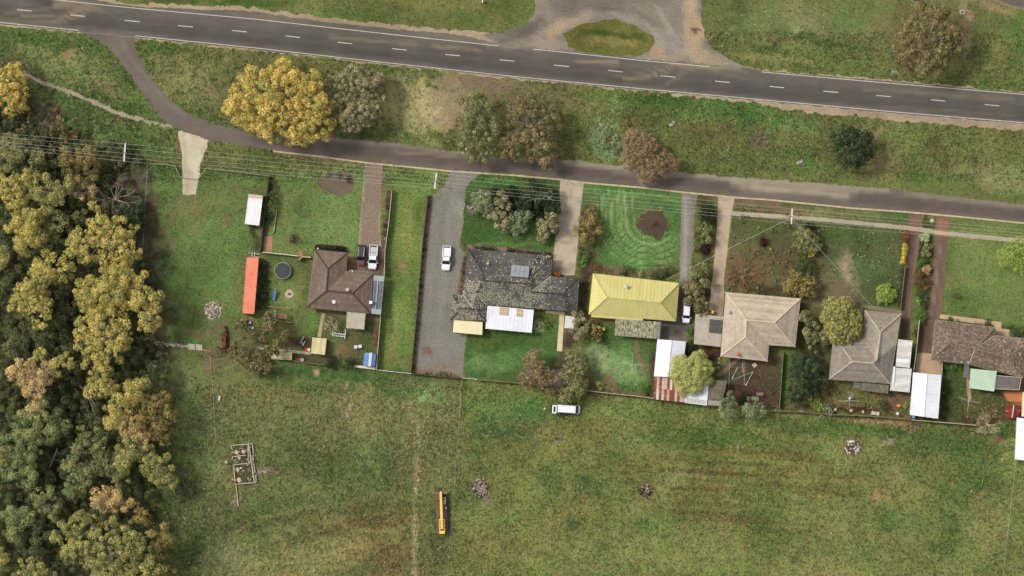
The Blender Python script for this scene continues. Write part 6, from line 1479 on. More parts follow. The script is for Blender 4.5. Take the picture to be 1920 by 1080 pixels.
pile('small dark burnt heap with a pale log in mid paddock', 1211, 920, 13, 13, 60, [(110, 84, 68), (160, 140, 118), (58, 44, 38)], size=(.1, .3), h=.4, logs=5, name='burnt_heap', cat='heap')
pile('heap of white stones in the paddock at right', 1598, 838, 15, 14, 110, [(206, 200, 190), (178, 168, 156), (220, 214, 206), (110, 88, 72), (96, 76, 62)], size=(.1, .3), h=.5, name='stone_heap', cat='stones')
for lab, px, py, n in (('three pale boulders on the verge above the brown tree', 1263, 233, 4), ('pale stones and a post on the verge left of the round dark tree', 1503, 302, 3), ('white stones by the gravel drive edge below the power pole', 882, 388, 4)):
    x, y = W(px, py); r = thing('boulder_cluster', lab, 'boulders', x, y)
    for i in range(n):
        m = MB(); blob_rock(m, x + rng.uniform(-.7, .7), y + rng.uniform(-.35, .35), .08, rng.uniform(.3, .48)); m.build('boulder', m_rock, r)
# stockyard ruin
x, y = W(457, 870); ru = thing('ruined_pen', 'ruined timber stock pen with fallen beams and rubble in the paddock', 'ruin', x, y)
for a, b, h in (((432.5, 836), (452, 833.5), .5), ((453, 834), (474, 832), .5), ((433, 836), (435.5, 843), .5), ((435.5, 856), (461, 853.5), .45), ((435.5, 856), (436, 861), .4), ((438, 871.5), (462, 869), .45), ((438.5, 872), (439, 885), .5), ((439, 885), (441, 902), .5), ((441, 908), (480, 904.5), .5), ((480.5, 904), (480, 890), .5), ((478.5, 886), (476, 868), .5), ((475, 866), (474.5, 852), .5), ((473.5, 832), (475, 850), .5), ((442.5, 909), (447, 949), .35)):
    d = Vector(W(*b)) - Vector(W(*a)); mid = (Vector(W(*a)) + Vector(W(*b))) / 2
    m = MB(); m.box((mid.x, mid.y, h), (d.length, .12, .14), math.atan2(d.y, d.x)); m.build('rail', m_frame, ru)
    m = MB(); m.box((*W(*a), h / 2), (.14, .14, h + .1)); m.build('post', m_timber, ru)
for a, b, w in (((466, 830), (477, 903), .28), ((465, 832), (466, 871), .2)):
    m = MB(); m.tube(W3(*a, .72), W3(*b, .66), w / 2, w / 2, 6); m.build('fallen_beam', mat('bleached_beam', C(196, 182, 162), C(170, 154, 136), scale=2, rough=.9), ru)
m = MB()
for i in range(120):
    px, py = 436 + rng.uniform(0, 38), 836 + rng.uniform(0, 66); cc = np.array(C(*[(206, 194, 176), (160, 144, 126), (96, 78, 64), (74, 58, 48)][rng.integers(4)]))
    blob_rock(m, *W(px, py), .03, rng.uniform(.08, .26), tuple(cc))
tag(m.build('rubble', m_rubble, ru), kind='stuff')
for px, py, r in ((444, 848, .55), (457, 847, .5), (449, 859, .42), (446, 881, .5), (452, 878, .3), (448, 900, .6)):
    m = MB(); blob_rock(m, *W(px, py), .05, r, None, .5); m.build('slab', m_pit, ru)
m = MB(); xx, yy = W(444.5, 904); m.tube((xx, yy, 0), (xx, yy, .24), .33, .33, 14); m.build('tyre', m_rubber, ru)
x, y = W(425.5, 866); r = thing('boulder_cluster', 'white stone and red brick lump left of the ruined pen', 'boulders', x, y)
for px, py, s in ((425, 867, .45), (432, 856, .35)):
    m = MB(); blob_rock(m, *W(px, py), .08, s); m.build('boulder', m_rock if px < 430 else m_brick3, r)
x, y = W(490, 884); r = thing('boulder_cluster', 'stones spilled to the right of the ruined pen', 'boulders', x, y)
for i in range(7):
    m = MB(); blob_rock(m, *W(482 + i * 3, 885 + rng.uniform(-2, 2)), .05, rng.uniform(.12, .26)); m.build('boulder', m_rock, r)
# slab wall of stacked stone by the wood
x, y = W(335, 650); r = thing('stone_wall', 'low pale rubble wall running from the wood to the farm implement', 'wall', x, y)
m_ws = mat('wall_stone', C(206, 198, 182), C(158, 148, 134), scale=1.5, rough=.95)
for i in range(46):
    u = i / 45; m = MB(); px, py = 290 + 63 * u, 643 + 7 * u + rng.uniform(-3, 3); xx, yy = W(px, py)
    m.box((xx, yy, .15), (rng.uniform(.2, .5), rng.uniform(.18, .42), rng.uniform(.28, .4)), rng.uniform(-.5, .5), taper=.85); m.build('stone', m_ws, r)
for i in range(2):
    a = 353 + i * 14; m = MB(); m.prism([W(a, 644 + i), W(a + 12.5, 645.5 + i), W(a + 12.5, 656.5 + i), W(a, 655 + i)], 0, .3); m.build('slab', mat('slab_grey', C(184, 180, 164), C(170, 164, 150), rough=.9), r)
m = MB(); m.tube(W3(380, 656, .12), W3(396, 659, .12), .14, .12, 7); m.build('log', m_pl, r)
for lab, px, py, s in (('pale concrete rubble by the brown tree and back fence', 1042, 711, .6), ('pale square slab on the lawn behind the tan house', 1415, 684.5, .42), ('white slab beside the footpath near the two dirt drives', 1747.5, 413.5, .35), ('pale stone below the white van', 1021, 766, .2)):
    x, y = W(px, py); r = thing('slab', lab, 'slab', x, y, rot=.6)
    m = MB(); m.box((0, 0, .1), (s * 2, s * 2, .2), 0, taper=.95); m.build('top', m_pit, r, local=True); m = MB(); m.box((0, 0, .02), (s * 2.1, s * 2.1, .06)); m.build('base', m_rock, r, local=True)
for i in range(3):
    px, py = [(1348.5, 672), (1347.5, 680), (1346.8, 689)][i]; x, y = W(px, py); m = MB(); m.tube((x, y, 0), (x, y, .06), .22, .21, 10)
    tag(m.build('stepping_stone', m_rock), ['round stepping stone nearest the tan house corner', 'round stepping stone, middle of three beside the tan house', 'round stepping stone nearest the concrete path'][i], 'stone', 'stepping stones beside the tan house')

# ---------------------------------------------------------------- fences
POST_ME = {}
def fence(label, pts, h=1.2, style='rail', material=None, spacing=2.4, name='fence', cat='fence', thick=.07):
    material = material or m_timber
    c = W(*pts[len(pts) // 2]); root = thing(name, label, cat, c[0], c[1])
    P = [Vector(W(*p)) for p in pts]; posts = []
    for a, b in zip(P[:-1], P[1:]):
        n = max(1, round((b - a).length / spacing))
        posts += [a.lerp(b, i / n) for i in range(n)]
    posts.append(P[-1])
    k = (round(h, 2), material.name)
    if k not in POST_ME:
        m = MB(); m.box((0, 0, (h + .1) / 2 - .05), (.11, .11, h + .2)); POST_ME[k] = m.mesh('post', material)
    off = wloc(root)
    for p in posts: add_obj('post', POST_ME[k], root, (p.x - off.x, p.y - off.y, 0))
    for a, b in zip(posts[:-1], posts[1:]):
        d = b - a; mid = (a + b) / 2; ang = math.atan2(d.y, d.x); L = d.length - .02
        if style == 'paling':
            m = MB(); m.box((mid.x, mid.y, h / 2), (L, thick, h), ang); m.build('panel', material, root)
            m = MB(); m.box((mid.x, mid.y, h + .02), (L, thick + .09, .04), ang); m.build('capping', material, root)
        elif style == 'rail':
            for z in (h * .45, h * .95):
                m = MB(); m.box((mid.x, mid.y, z), (L, .07, .1), ang); m.build('rail', material, root)
        else:
            m = MB()
            for z in (h * .3, h * .6, h * .95): m.tube((a.x, a.y, z), (b.x, b.y, z), .009, .009, 4)
            m.build('wire', m_steel, root)
    return root
m_fgrey = mat('pale_fence_timber', C(190, 178, 156), C(158, 146, 126), scale=1.5, rough=.9)
m_fdark = mat('dark_fence_timber', C(96, 84, 74), C(74, 66, 58), scale=1.5, rough=.95)
m_fcream = mat('cream_fence_metal', C(226, 214, 192), C(214, 202, 180), scale=1, rough=.7)
m_fbrown = mat('brown_fence_timber', C(140, 122, 102), C(112, 96, 82), scale=1.5, rough=.95)
fence('pale post and rail fence along the service road, left of the farm gate', [(289, 306), (328, 311), (338, 331)], 1.2, 'rail', m_fgrey, 2.0)
fence('pale post and rail fence along the service road, right of the farm gate', [(372, 335), (387, 316), (440, 322), (505, 330)], 1.2, 'rail', m_fgrey, 2.0)
x, y = W(355, 333.5); g = thing('farm_gate', 'white metal farm gate across the pale concrete drive', 'gate', x, y)
for z in (.25, .55, .85, 1.15):
    m = MB(); m.tube(W3(338.8, 332, z), W3(371.5, 335, z), .035, .035, 6); m.build('bar', m_white, g)
for u in (0, .5, 1):
    q = (338.8 + 32.7 * u, 332 + 3 * u); m = MB(); m.tube(W3(*q, .1), W3(*q, 1.25), .05, .05, 6); m.build('upright', m_white, g)
fence('dark wire fence along the edge of the wood', [(277, 308), (272, 400), (268, 470), (268, 560), (274, 640)], 1.1, 'wire', m_fdark, 4)
fence('thin dark fence between the cabin yard and the garden hedge', [(505, 330), (500, 370), (494, 420), (488, 472)], 1.2, 'paling', m_fdark)
fence('low pale edging fence along the strip beside the brick path', [(519, 393), (513, 436)], .4, 'paling', m_fgrey)
fence('cream metal fence across the front of the trampoline lawn', [(493, 473), (530, 476.5), (559, 480)], 1.5, 'paling', m_fcream)
fence('cream metal fence joining the brown tiled house to the gate opening', [(568.5, 481.5), (583, 482.5)], 1.5, 'paling', m_fcream)
x, y = W(565, 485); gt = thing('garden_gate', 'open cream gate in the fence beside the brown tiled house', 'gate', x, y)
m = MB(); a, b = Vector(W(568.5, 481.5)), Vector(W(560.5, 489)); d = b - a; mm = (a + b) / 2; m.box((mm.x, mm.y, .78), (d.length, .06, 1.4), math.atan2(d.y, d.x)); m.build('leaf', m_fcream, gt)
m = MB(); m.box((a.x, a.y, .75), (.1, .1, 1.5)); m.build('hinge_post', m_fcream, gt)
fence('pale capped fence on the right of the paver drive garden bed', [(735, 357), (729, 420), (722, 470), (721, 516)], 1.5, 'paling', m_fgrey)
fence('pale fence from the tinted canopy down to the blue shed', [(714, 591), (710, 640), (706, 692)], 1.5, 'paling', m_fgrey)
fence('dark paling fence between the striped grass strip and the grey gravel drive', [(803, 366), (793, 450), (784, 560), (771, 698)], 1.2, 'paling', m_fdark)
fence('white rail gate fence closing the lower end of the striped grass strip', [(706, 693), (737, 697), (770, 700)], 1.2, 'rail', m_white, 3.4)
fence('dark paling fence below the grey gravel yard', [(771, 700), (820, 705), (867, 710)], 1.2, 'paling', m_fdark)
fence('white rail gate beside the wire fence corner below the lawn', [(868, 708.5), (894, 711)], 1.1, 'rail', m_white, 2.8)
fence('dark back fence below the lush lawn of the lichened house', [(895, 712), (970, 718), (1036, 724)], 1.2, 'paling', m_fbrown)
fence('weathered grey back fence behind the garden with the round shrub', [(1098, 732), (1140, 737), (1190, 742), (1226, 747)], 1.4, 'paling', m_fgrey)
fence('pale capped garden fence dividing the lawn from the bare soil behind the tan house', [(1369, 651), (1368, 690), (1365, 730)], 1.0, 'wire', m_fgrey, 2.0)
fence('dark back fence behind the two grey green trees and the mown strip', [(1440, 770), (1500, 772), (1556, 777)], 1.4, 'paling', m_fbrown)
fence('brown back fence behind the red mulch bed', [(1556, 777), (1630, 780), (1706, 786)], 1.5, 'paling', m_fbrown)
fence('grey back fence from the large garage to the pale bare shrub', [(1708, 787), (1770, 792), (1830, 797)], 1.4, 'paling', m_fgrey)
fence('fence on the left of the mown strip behind the tan house', [(1468, 662), (1461, 765)], 1.2, 'paling', m_fbrown)
fence('fence between the two dirt drives and the white ribbed carport', [(1723, 600), (1717, 660), (1712, 697)], 1.5, 'paling', m_fgrey)
fence('short pale fence on the right of the concrete apron', [(1766, 680), (1765, 702)], 1.3, 'paling', m_fgrey)
fence('brown fence left of the front lawn with the yellow hedge', [(1697, 500), (1690, 560), (1688, 580)], 1.0, 'paling', m_fbrown)
fence('crooked white post and wire fence from the back fence into the paddock', [(867, 712), (862, 730), (864, 755), (861, 785)], 1.1, 'rail', m_fgrey, 2.6)
fence('wire fence running down the middle of the paddock past the crane truck', [(861, 785), (854, 880), (846, 990), (838, 1100)], 1.1, 'wire', m_fgrey, 7)
fence('old wire fence below the rubble wall at the left of the paddock', [(393, 665), (400, 740), (405, 830)], 1.0, 'wire', m_fdark, 6)
fence('wire fence at the lower right below the white edge shed', [(1904, 864), (1896, 940), (1884, 1040), (1878, 1100)], 1.1, 'wire', m_fgrey, 6)
fence('pale rear wall of the garden walkway left of the cream shed', [(482, 652), (530, 657), (583, 663)], .5, 'paling', m_fgrey, thick=.5)
fence('lower back fence below the red crates and cream shed', [(548, 676), (580, 681), (612, 684)], 1.1, 'paling', m_fbrown)
fence('pale back wall between the two dark shrubs and the blue shed', [(662, 686), (684, 688.5), (704, 691)], .8, 'paling', m_fcream, thick=.4)
fence('timber edging around the north flower bed of the brown house', [(590, 467), (592, 459), (600, 457), (640, 461), (651, 464)], .2, 'paling', m_fbrown, 1.6)
for a, b, lab in (((875, 462), (900, 464), 'brown edging board in front of the clipped hedge'),):
    pass

# ---------------------------------------------------------------- power line
POLES = [((232, 286), (233.5, 268.5), (231, 303.5)), ((815, 339), (817, 324), (813.5, 354)), ((1483.5, 405), (1484, 391), (1482.5, 420))]
PZ = 9.5
tips = []
for k, (base, a, b) in enumerate(POLES):
    f = (CAM_H - PZ) / CAM_H
    A, B = Vector(W3(*a, PZ)), Vector(W3(*b, PZ)); M_ = (A + B) / 2
    r = thing('power_pole', ['power pole with a long cross arm beside the wood', 'power pole at the top of the grey gravel drive', 'power pole on the footpath with two house wires'][k], 'power pole', M_.x, M_.y)
    m = MB(); m.tube((M_.x, M_.y, -.1), (M_.x, M_.y, PZ + .35), .17, .12, 10); m.build('pole', m_timber, r)
    m = MB(); d = B - A; m.box((M_.x + .16, M_.y, PZ), (d.length, .24, .18), math.atan2(d.y, d.x)); m.build('cross_arm', m_white, r)
    m = MB(); m.box((M_.x - .14, M_.y, PZ - 1.4), (2.2, .14, .14), math.atan2(d.y, d.x)); m.build('cross_arm', m_timber, r)
    for t in (.03, .28, .55, .78, .97):
        p = A.lerp(B, t); m = MB(); m.tube((p.x + .16, p.y, PZ + .08), (p.x + .16, p.y, PZ + .30), .08, .06, 8); m.build('insulator', m_white, r)
    tips.append([A.lerp(B, t) + Vector((.16, 0, .3)) for t in (.03, .28, .55, .78, .97)])
LEFT = [W3(-45, 246 + d, PZ + .2) for d in (0, 6, 15, 20, 25)]
RIGHT = [W3(1970, y, PZ + .2) for y in (436, 442, 448, 452, 459)]
ordn = ['uppermost', 'second from the top', 'middle', 'second from the bottom', 'lowest']
for i in range(5):
    pts = [Vector(LEFT[i])] + [tips[k][i] for k in range(3)] + [Vector(RIGHT[i])]
    x, y = pts[1].x, pts[1].y
    m = MB()
    for a, b in zip(pts[:-1], pts[1:]):
        n = 10; sag = .5
        q = [a.lerp(b, t / n) - Vector((0, 0, 4 * sag * (t / n) * (1 - t / n))) for t in range(n + 1)]
        m.path(q, .019, .019, 5)
    tag(m.build('power_wire', m_wire), 'overhead power wire, %s of the five strung along the service road' % ordn[i], 'wire', 'power wires along the service road')
for lab, a, za, b, zb in (('thin service wire from the footpath pole to the yellow roofed house', (1483.5, 408), 8.6, (1250, 524), 3.2), ('thin service wire from the footpath pole to the grey tiled house', (1485, 410), 8.6, (1644, 584), 3.2)):
    A, B = Vector(W3(*a, za)), Vector(W3(*b, zb)); m = MB(); m.path([A.lerp(B, t / 8) - Vector((0, 0, 1.2 * (t / 8) * (1 - t / 8))) for t in range(9)], .03, .03, 5)
    tag(m.build('service_wire', m_wire), lab, 'wire')
# small sign/marker on the northern verge
x, y = W(1804, 23); r = thing('marker_post', 'small white framed marker beside the top right tree', 'marker', x, y)
for dx, dy, sx, sy in ((0, .35, .9, .08), (0, -.35, .9, .08), (.42, 0, .08, .75), (-.42, 0, .08, .75)):
    m = MB(); m.box((x + dx, y + dy, .5), (sx, sy, .08)); m.build('frame', m_white, r)
m = MB(); m.tube((x, y + .35, 0), (x, y + .35, .52), .05, .05, 6); m.build('post', m_white, r)
x, y = W(905, 3); r = thing('marker_post', 'short white roadside post at the top edge by the gravel junction', 'marker', x, y)
m = MB(); m.box((x, y, .5), (.16, .5, 1.0)); m.build('post', m_white, r); m = MB(); m.box((x, y, 1.03), (.2, .54, .06)); m.build('cap', m_white, r)
x, y = W(411.5, 747); r = thing('trough', 'small white trough in the paddock below the rubble wall', 'trough', x, y, rot=-.2)
m = MB(); m.box((0, 0, .2), (.25, 1.0, .36)); m.build('basin', m_white, r, local=True); m = MB(); m.box((-.1, .45, .2), (.35, .1, .3)); m.build('end', m_white, r, local=True)
# ---------------------------------------------------------------- vegetation
def pal(*cs):
    a = np.array([C(*c) for c in cs]); l = a @ np.array([.3, .55, .15])
    return (a * .86 + l[:, None] * .14) * 1.32
KIND = {  # colours, clump radius, leaf size, leaves per m2 of clump, jitter of leaf normals, bark
    'gold':   (pal((192, 178, 84), (174, 166, 80), (206, 186, 90), (148, 146, 74)), .92, .25, 44, .38, m_bark_pale),
    'amber':  (pal((204, 182, 80), (188, 170, 76), (216, 188, 86), (166, 158, 74)), .95, .25, 46, .36, m_bark),
    'goldgreen': (pal((164, 160, 86), (144, 144, 78), (182, 174, 92), (126, 130, 72)), .88, .25, 42, .42, m_bark_pale),
    'pinkgold': (pal((206, 178, 120), (190, 164, 108), (214, 184, 104), (176, 152, 110)), .88, .25, 38, .45, m_bark_pale),
    'olive':  (pal((140, 140, 84), (124, 128, 76), (156, 152, 92), (110, 116, 70)), .92, .24, 38, .38, m_bark),
    'green':  (pal((130, 142, 86), (114, 128, 78), (146, 154, 92), (156, 158, 90)), .92, .24, 38, .38, m_bark),
    'dark':   (pal((84, 94, 58), (98, 106, 64), (74, 84, 52), (112, 118, 70)), .9, .26, 32, .45, m_bark),
    'greyolive': (pal((152, 144, 102), (136, 130, 92), (168, 158, 114), (122, 118, 84)), .74, .25, 52, .35, m_bark),
    'darkgold': (pal((150, 132, 66), (128, 116, 60), (168, 146, 74), (104, 96, 52)), .85, .23, 42, .35, m_bark),
    'forest': (pal((124, 128, 78), (104, 112, 66), (146, 146, 88), (162, 160, 98)), .82, .26, 46, .32, m_bark),
    'brownolive': (pal((138, 124, 78), (122, 112, 72), (154, 138, 86), (110, 108, 68)), .8, .26, 42, .4, m_bark_pale),
    'brown':  (pal((156, 132, 94), (140, 118, 84), (170, 144, 102), (126, 110, 76)), .55, .19, 52, .4, m_bark),
    'pine':   (pal((66, 80, 50), (54, 68, 42), (84, 98, 60), (46, 58, 38)), .66, .24, 60, .4, m_bark),
    'sage':   (pal((142, 152, 108), (126, 136, 94), (158, 166, 120)), .6, .19, 54, .4, m_bark),
    'lime':   (pal((180, 182, 98), (166, 170, 90), (192, 192, 106)), .95, .17, 80, .2, m_bark),
    'bright': (pal((158, 176, 66), (140, 160, 58), (176, 190, 80)), .38, .15, 60, .45, m_bark),
    'shrub':  (pal((88, 102, 58), (74, 88, 50), (104, 116, 64)), .45, .17, 44, .5, m_bark),
    'darkshrub': (pal((48, 56, 36), (58, 66, 40), (40, 48, 32)), .4, .16, 48, .5, m_bark),
    'fresh':  (pal((92, 130, 52), (78, 114, 46), (112, 148, 62)), .45, .17, 44, .5, m_bark),
    'yellow': (pal((222, 196, 48), (206, 180, 42), (232, 206, 64)), .38, .14, 60, .4, m_bark),
    'red':    (pal((146, 72, 58), (122, 56, 48), (166, 88, 68)), .4, .15, 48, .5, m_bark),
    'rusty':  (pal((132, 92, 64), (114, 78, 54), (150, 104, 74)), .5, .16, 26, .6, m_bark),
    'pale':   (pal((190, 176, 146), (172, 158, 130), (206, 192, 162)), .45, .14, 24, .7, m_bark_pale),
    'palelime': (pal((196, 204, 150), (180, 190, 136)), .35, .14, 60, .4, m_bark),
    'maroon': (pal((74, 38, 42), (60, 30, 36), (88, 46, 48)), .35, .14, 60, .5, m_bark),
    'peach':  (pal((206, 164, 122), (190, 148, 108)), .35, .14, 60, .4, m_bark),
}

def clump_leaves(cx, cy, cz, cr, kind, r, tone):
    """leaf quads over the upper three quarters of each clump; arrays in, arrays out"""
    cols, _, ls, dens, jit, _b = KIND[kind]
    n = np.maximum(6, (dens * 4.4 * cr * cr).astype(int))
    idx = np.repeat(np.arange(len(cx)), n); N = len(idx)
    u = r.normal(size=(N, 3)); u[:, 2] = np.abs(u[:, 2]) * np.where(r.random(N) < .22, -.6, 1.0) + .1
    u /= np.linalg.norm(u, axis=1)[:, None]
    rad = cr[idx] * r.uniform(.62, 1.12, N) ** .7
    # lumpy clump surface
    p = np.stack([cx[idx], cy[idx], cz[idx]], 1) + u * rad[:, None] * np.array([1, 1, .88])
    nrm = u + r.normal(size=(N, 3)) * jit; nrm /= np.linalg.norm(nrm, axis=1)[:, None]
    t = np.cross(nrm, r.normal(size=(N, 3))); t /= np.linalg.norm(t, axis=1)[:, None] + 1e-9
    b = np.cross(nrm, t)
    s = ls * r.uniform(.65, 1.35, N)
    a1 = t * (s * .62)[:, None]; b1 = b * (s * .42)[:, None]
    V = np.stack([p - a1, p - b1, p + a1, p + b1], 1)
    base = cols[(tone[idx] * len(cols)).astype(int) % len(cols)]
    alt = cols[r.integers(0, len(cols), N)]
    c = base * .65 + alt * .35
    c = c * r.uniform(.68, 1.32, N)[:, None]
    return V, c

def crown_points(lobes, h, depth, cr, r, fill, pack=1.0):
    """clump centres over the domes of the lobes (world metres)"""
    L = [(*W(px, py, h * .8), rr * S, (hf[0] if hf else 1.0)) for px, py, rr, *hf in lobes]
    x0 = min(l[0] - l[2] for l in L); x1 = max(l[0] + l[2] for l in L); y0 = min(l[1] - l[2] for l in L); y1 = max(l[1] + l[2] for l in L)
    sp = cr * (1.38 if cr > .6 else 1.12) * pack
    X = []; Y = []
    row = 0; y = y0
    while y <= y1:
        xs = np.arange(x0 + (row % 2) * sp / 2, x1 + .01, sp); X.append(xs); Y.append(np.full(len(xs), y)); y += sp * .87; row += 1
    X = np.concatenate(X); Y = np.concatenate(Y)
    X = X + r.normal(0, sp * .2, len(X)); Y = Y + r.normal(0, sp * .2, len(Y))
    Z = np.full(len(X), -1e9)
    for lx, ly, lr, hf in L:
        a = np.arctan2(Y - ly, X - lx); ph = r.uniform(0, 6.28, 3)
        rr = lr * (1 + .09 * np.sin(3 * a + ph[0]) + .07 * np.sin(5 * a + ph[1]) + .05 * np.sin(9 * a + ph[2])) - cr * .45
        q = np.hypot(X - lx, Y - ly) / np.maximum(rr, .05)
        dz = min(depth, lr * 1.3)
        z = np.where(q < 1, h * hf - dz * (1 - np.sqrt(np.clip(1 - q * q, 0, 1))), -1e9)
        Z = np.maximum(Z, z)
    ok = (Z > 0) & (r.random(len(X)) < fill)
    return X[ok], Y[ok], Z[ok]

def limb(mb, a, b, r0, r1, r, bend=.12, n=3, sides=5):
    a, b = Vector(a), Vector(b); L = (b - a).length; pts = [a]
    for i in range(1, n):
        pts.append(a.lerp(b, i / n) + Vector((r.normal() * bend * L * .4, r.normal() * bend * L * .4, r.normal() * bend * L * .2)))
    pts.append(b); mb.path(pts, r0, r1, sides)
    return pts

SEED = [100]
LEAFQ = [0]
def tree(label, kind, h, lobes, name='tree', cat='tree', group=None, depth=None, fill=.93, crs=1.0, twigs=0, under=.0, trunk=True, twig_mat=None, zj=.5, pack=1.0):
    SEED[0] += 1; r = np.random.default_rng(SEED[0])
    cols, cr0, ls, dens, jit, bark = KIND[kind]
    cr0 *= crs
    area = sum(l[2] ** 2 for l in lobes); bx = sum(l[0] * l[2] ** 2 for l in lobes) / area; by = sum(l[1] * l[2] ** 2 for l in lobes) / area
    ox, oy = W(bx, by, h * .8)
    root = thing(name, label, cat, ox, oy, group)
    R = max(l[2] for l in lobes) * S
    depth = depth or min(h * .6, R * 1.1)
    cx, cy, cz = crown_points(lobes, h, depth, cr0, r, fill, pack)
    if len(cx) == 0: cx, cy, cz = np.array([ox]), np.array([oy]), np.array([h])
    cr = cr0 * r.uniform(.55, 1.3, len(cx))
    cz = np.maximum(cz - cr * .6 + r.normal(0, cr0 * zj, len(cx)), cr * .35)
    tone = NZ[1](cx, cy, 2.5 * cr0 + 1) * .35 + r.random(len(cx)) * .6 + .2
    tone = np.clip(tone, 0, .999)
    V, c = clump_leaves(cx, cy, cz, cr, kind, r, tone)
    LEAFQ[0] += len(V)
    V = V - np.array([ox, oy, 0])
    V[:, :, 2] = np.maximum(V[:, :, 2], .02)
    add_obj('crown', nq_mesh('crown', V, 4, c, m_leaf), root)
    m = MB(); fork = Vector((ox, oy, h * .38)); rt = max(.04, min(.45, R * .06 + .02))
    limb(m, (ox, oy, -.1), fork, rt, rt * .75, r, .05, 2, 7)
    pick = r.permutation(len(cx))[:min(len(cx), 5 + int(R * 1.6))]
    for i in pick:
        e = Vector((cx[i], cy[i], max(.1, cz[i] - cr[i] * .2)))
        limb(m, fork, e, rt * .5, rt * .12, r)
    m.build('trunk', bark, root)
    if twigs:
        for k in range(twigs):
            t = MB()
            i = r.integers(len(cx)); d = Vector((cx[i] - ox, cy[i] - oy, 0)) * r.uniform(.35, 1.0)
            a = fork + Vector((d.x * .25, d.y * .25, h * .45)); b = Vector((ox + d.x, oy + d.y, h * r.uniform(.92, 1.06)))
            p = limb(t, a, b, .07, .03, r, .2, 4, 5)
            for q in p[1:]:
                limb(t, q, q + Vector((r.normal() * .7, r.normal() * .7, .3)), .035, .02, r, .2, 2, 4)
            t.build('bare_branch', twig_mat or m_dead, root)
    return root

def bare_tree(label, px, py, rad, h, material, n=9, cat='tree', name='dead_tree', lean=(0, 0), thin=1.0, leafkind=None, leafn=0):
    SEED[0] += 1; r = np.random.default_rng(SEED[0])
    x, y = W(px, py); root = thing(name, label, cat, x, y); R = rad * S
    m = MB(); limb(m, (x, y, -.1), (x + lean[0] * .2, y + lean[1] * .2, h * .3), .2 * thin, .16 * thin, r, .05, 2, 7); m.build('trunk', material, root)
    b = MB(); f = Vector((x + lean[0] * .2, y + lean[1] * .2, h * .3)); tips = []
    def grow(p, d, L, rad_, lev):
        e = p + d * L; limb(b, p, e, rad_, rad_ * .6, r, .1, 2, 5); tips.append(e)
        if lev > 0:
            for _ in range(3):
                dd = (d + Vector((r.normal(), r.normal(), r.normal() * .5 + .2)) * .55).normalized(); grow(e, dd, L * .62, rad_ * .58, lev - 1)
    for i in range(n):
        a = 6.283 * i / n + r.normal() * .25
        d = Vector((math.cos(a) + lean[0], math.sin(a) + lean[1], .55)).normalized(); grow(f, d, R * r.uniform(.38, .55), .085 * thin, 2)
    b.build('branches', material, root)
    if leafkind:
        i = r.integers(0, len(tips), leafn); T = np.array([tips[k] for k in i]) + r.normal(0, .25, (leafn, 3))
        V, c = clump_leaves(T[:, 0], T[:, 1], np.maximum(T[:, 2], .3), np.full(leafn, .26), leafkind, r, r.random(leafn))
        add_obj('leaves', nq_mesh('leaves', V - np.array([x, y, 0]), 4, c, m_leaf), root)
    return root

def shrub(label, kind, px, py, r, h=None, name='shrub', cat='shrub', group=None, **k):
    h = h or max(.6, r * S * 1.1)
    return tree(label, kind, h, [(px, py, r)] if not isinstance(r, list) else r, name, cat, group, **k)
def hedge(label, kind, pts, w, h, name='hedge', cat='hedge', group=None):
    n = max(2, int(sum(math.hypot(b[0] - a[0], b[1] - a[1]) for a, b in zip(pts[:-1], pts[1:])) / (w * .55)))
    d = densify(pts, w * .5, False)
    return tree(label, kind, h, [(x, y, w * .62) for x, y in d], name, cat, group, depth=.45)

# ---- the wood on the left
WG = 'trees of the wood'
def T(label, kind, h, lobes, **k):
    q = SEED[0] * 37 % 10
    k.setdefault('crs', .72 + .055 * q); k.setdefault('fill', .86 + .013 * q); k.setdefault('twigs', 3 if q in (2, 5, 8) else 0)
    return tree(label, kind, h, lobes, name='eucalyptus_tree', group=WG, **k)
T('golden tree cut by the left edge above the dark scrub', 'amber', 9, [(12, 165, 46), (30, 180, 28, .85)])
T('dark olive tree under the power wires at the left edge', 'olive', 7, [(30, 290, 40), (62, 300, 26, .9), (10, 310, 26, .8)], fill=.8)
T('round tree with a dark hollow middle just left of the power pole', 'darkgold', 8, [(128, 300, 26), (160, 300, 28), (148, 330, 30, .9), (170, 330, 20, .8)], fill=.85)
T('golden crown at the left edge, level with the dead bare tree', 'gold', 10, [(20, 350, 30), (30, 375, 26, .95), (48, 335, 18, .9)])
T('olive gold crown between the left edge tree and the dead bare tree', 'goldgreen', 9, [(75, 350, 30), (110, 360, 30), (90, 385, 28, .92), (125, 350, 20, .9)])
T('small orange gold crown at the foot of the dead bare tree', 'pinkgold', 6, [(166, 355, 18), (150, 370, 14, .8)])
T('tiny pale gold crown above the broad dense golden one', 'gold', 8, [(178, 392, 15)])
T('golden spear shaped crown left of the broad dense golden one', 'gold', 10, [(45, 425, 30), (50, 455, 28), (60, 405, 20, .9), (22, 435, 20, .9), (70, 440, 20, .85)])
T('dull green understorey tree in the gap left of the broad golden crown', 'olive', 6, [(105, 420, 28), (100, 450, 22, .9), (140, 400, 22, .9)], fill=.75)
T('broadest dense golden crown of the wood, above the second broad one', 'gold', 11.5, [(205, 450, 52), (165, 460, 38, .97), (230, 470, 36, .97), (190, 425, 30, .95), (140, 470, 22, .9)])
T('dark green bush at the right edge of the wood by the fence', 'pine', 5, [(250, 415, 22), (258, 395, 14, .9), (240, 400, 16, .8)])
T('golden crown at the left edge, lower of two halfway down the wood', 'gold', 9.5, [(0, 470, 16), (8, 480, 12, .9), (0, 500, 12, .8)])
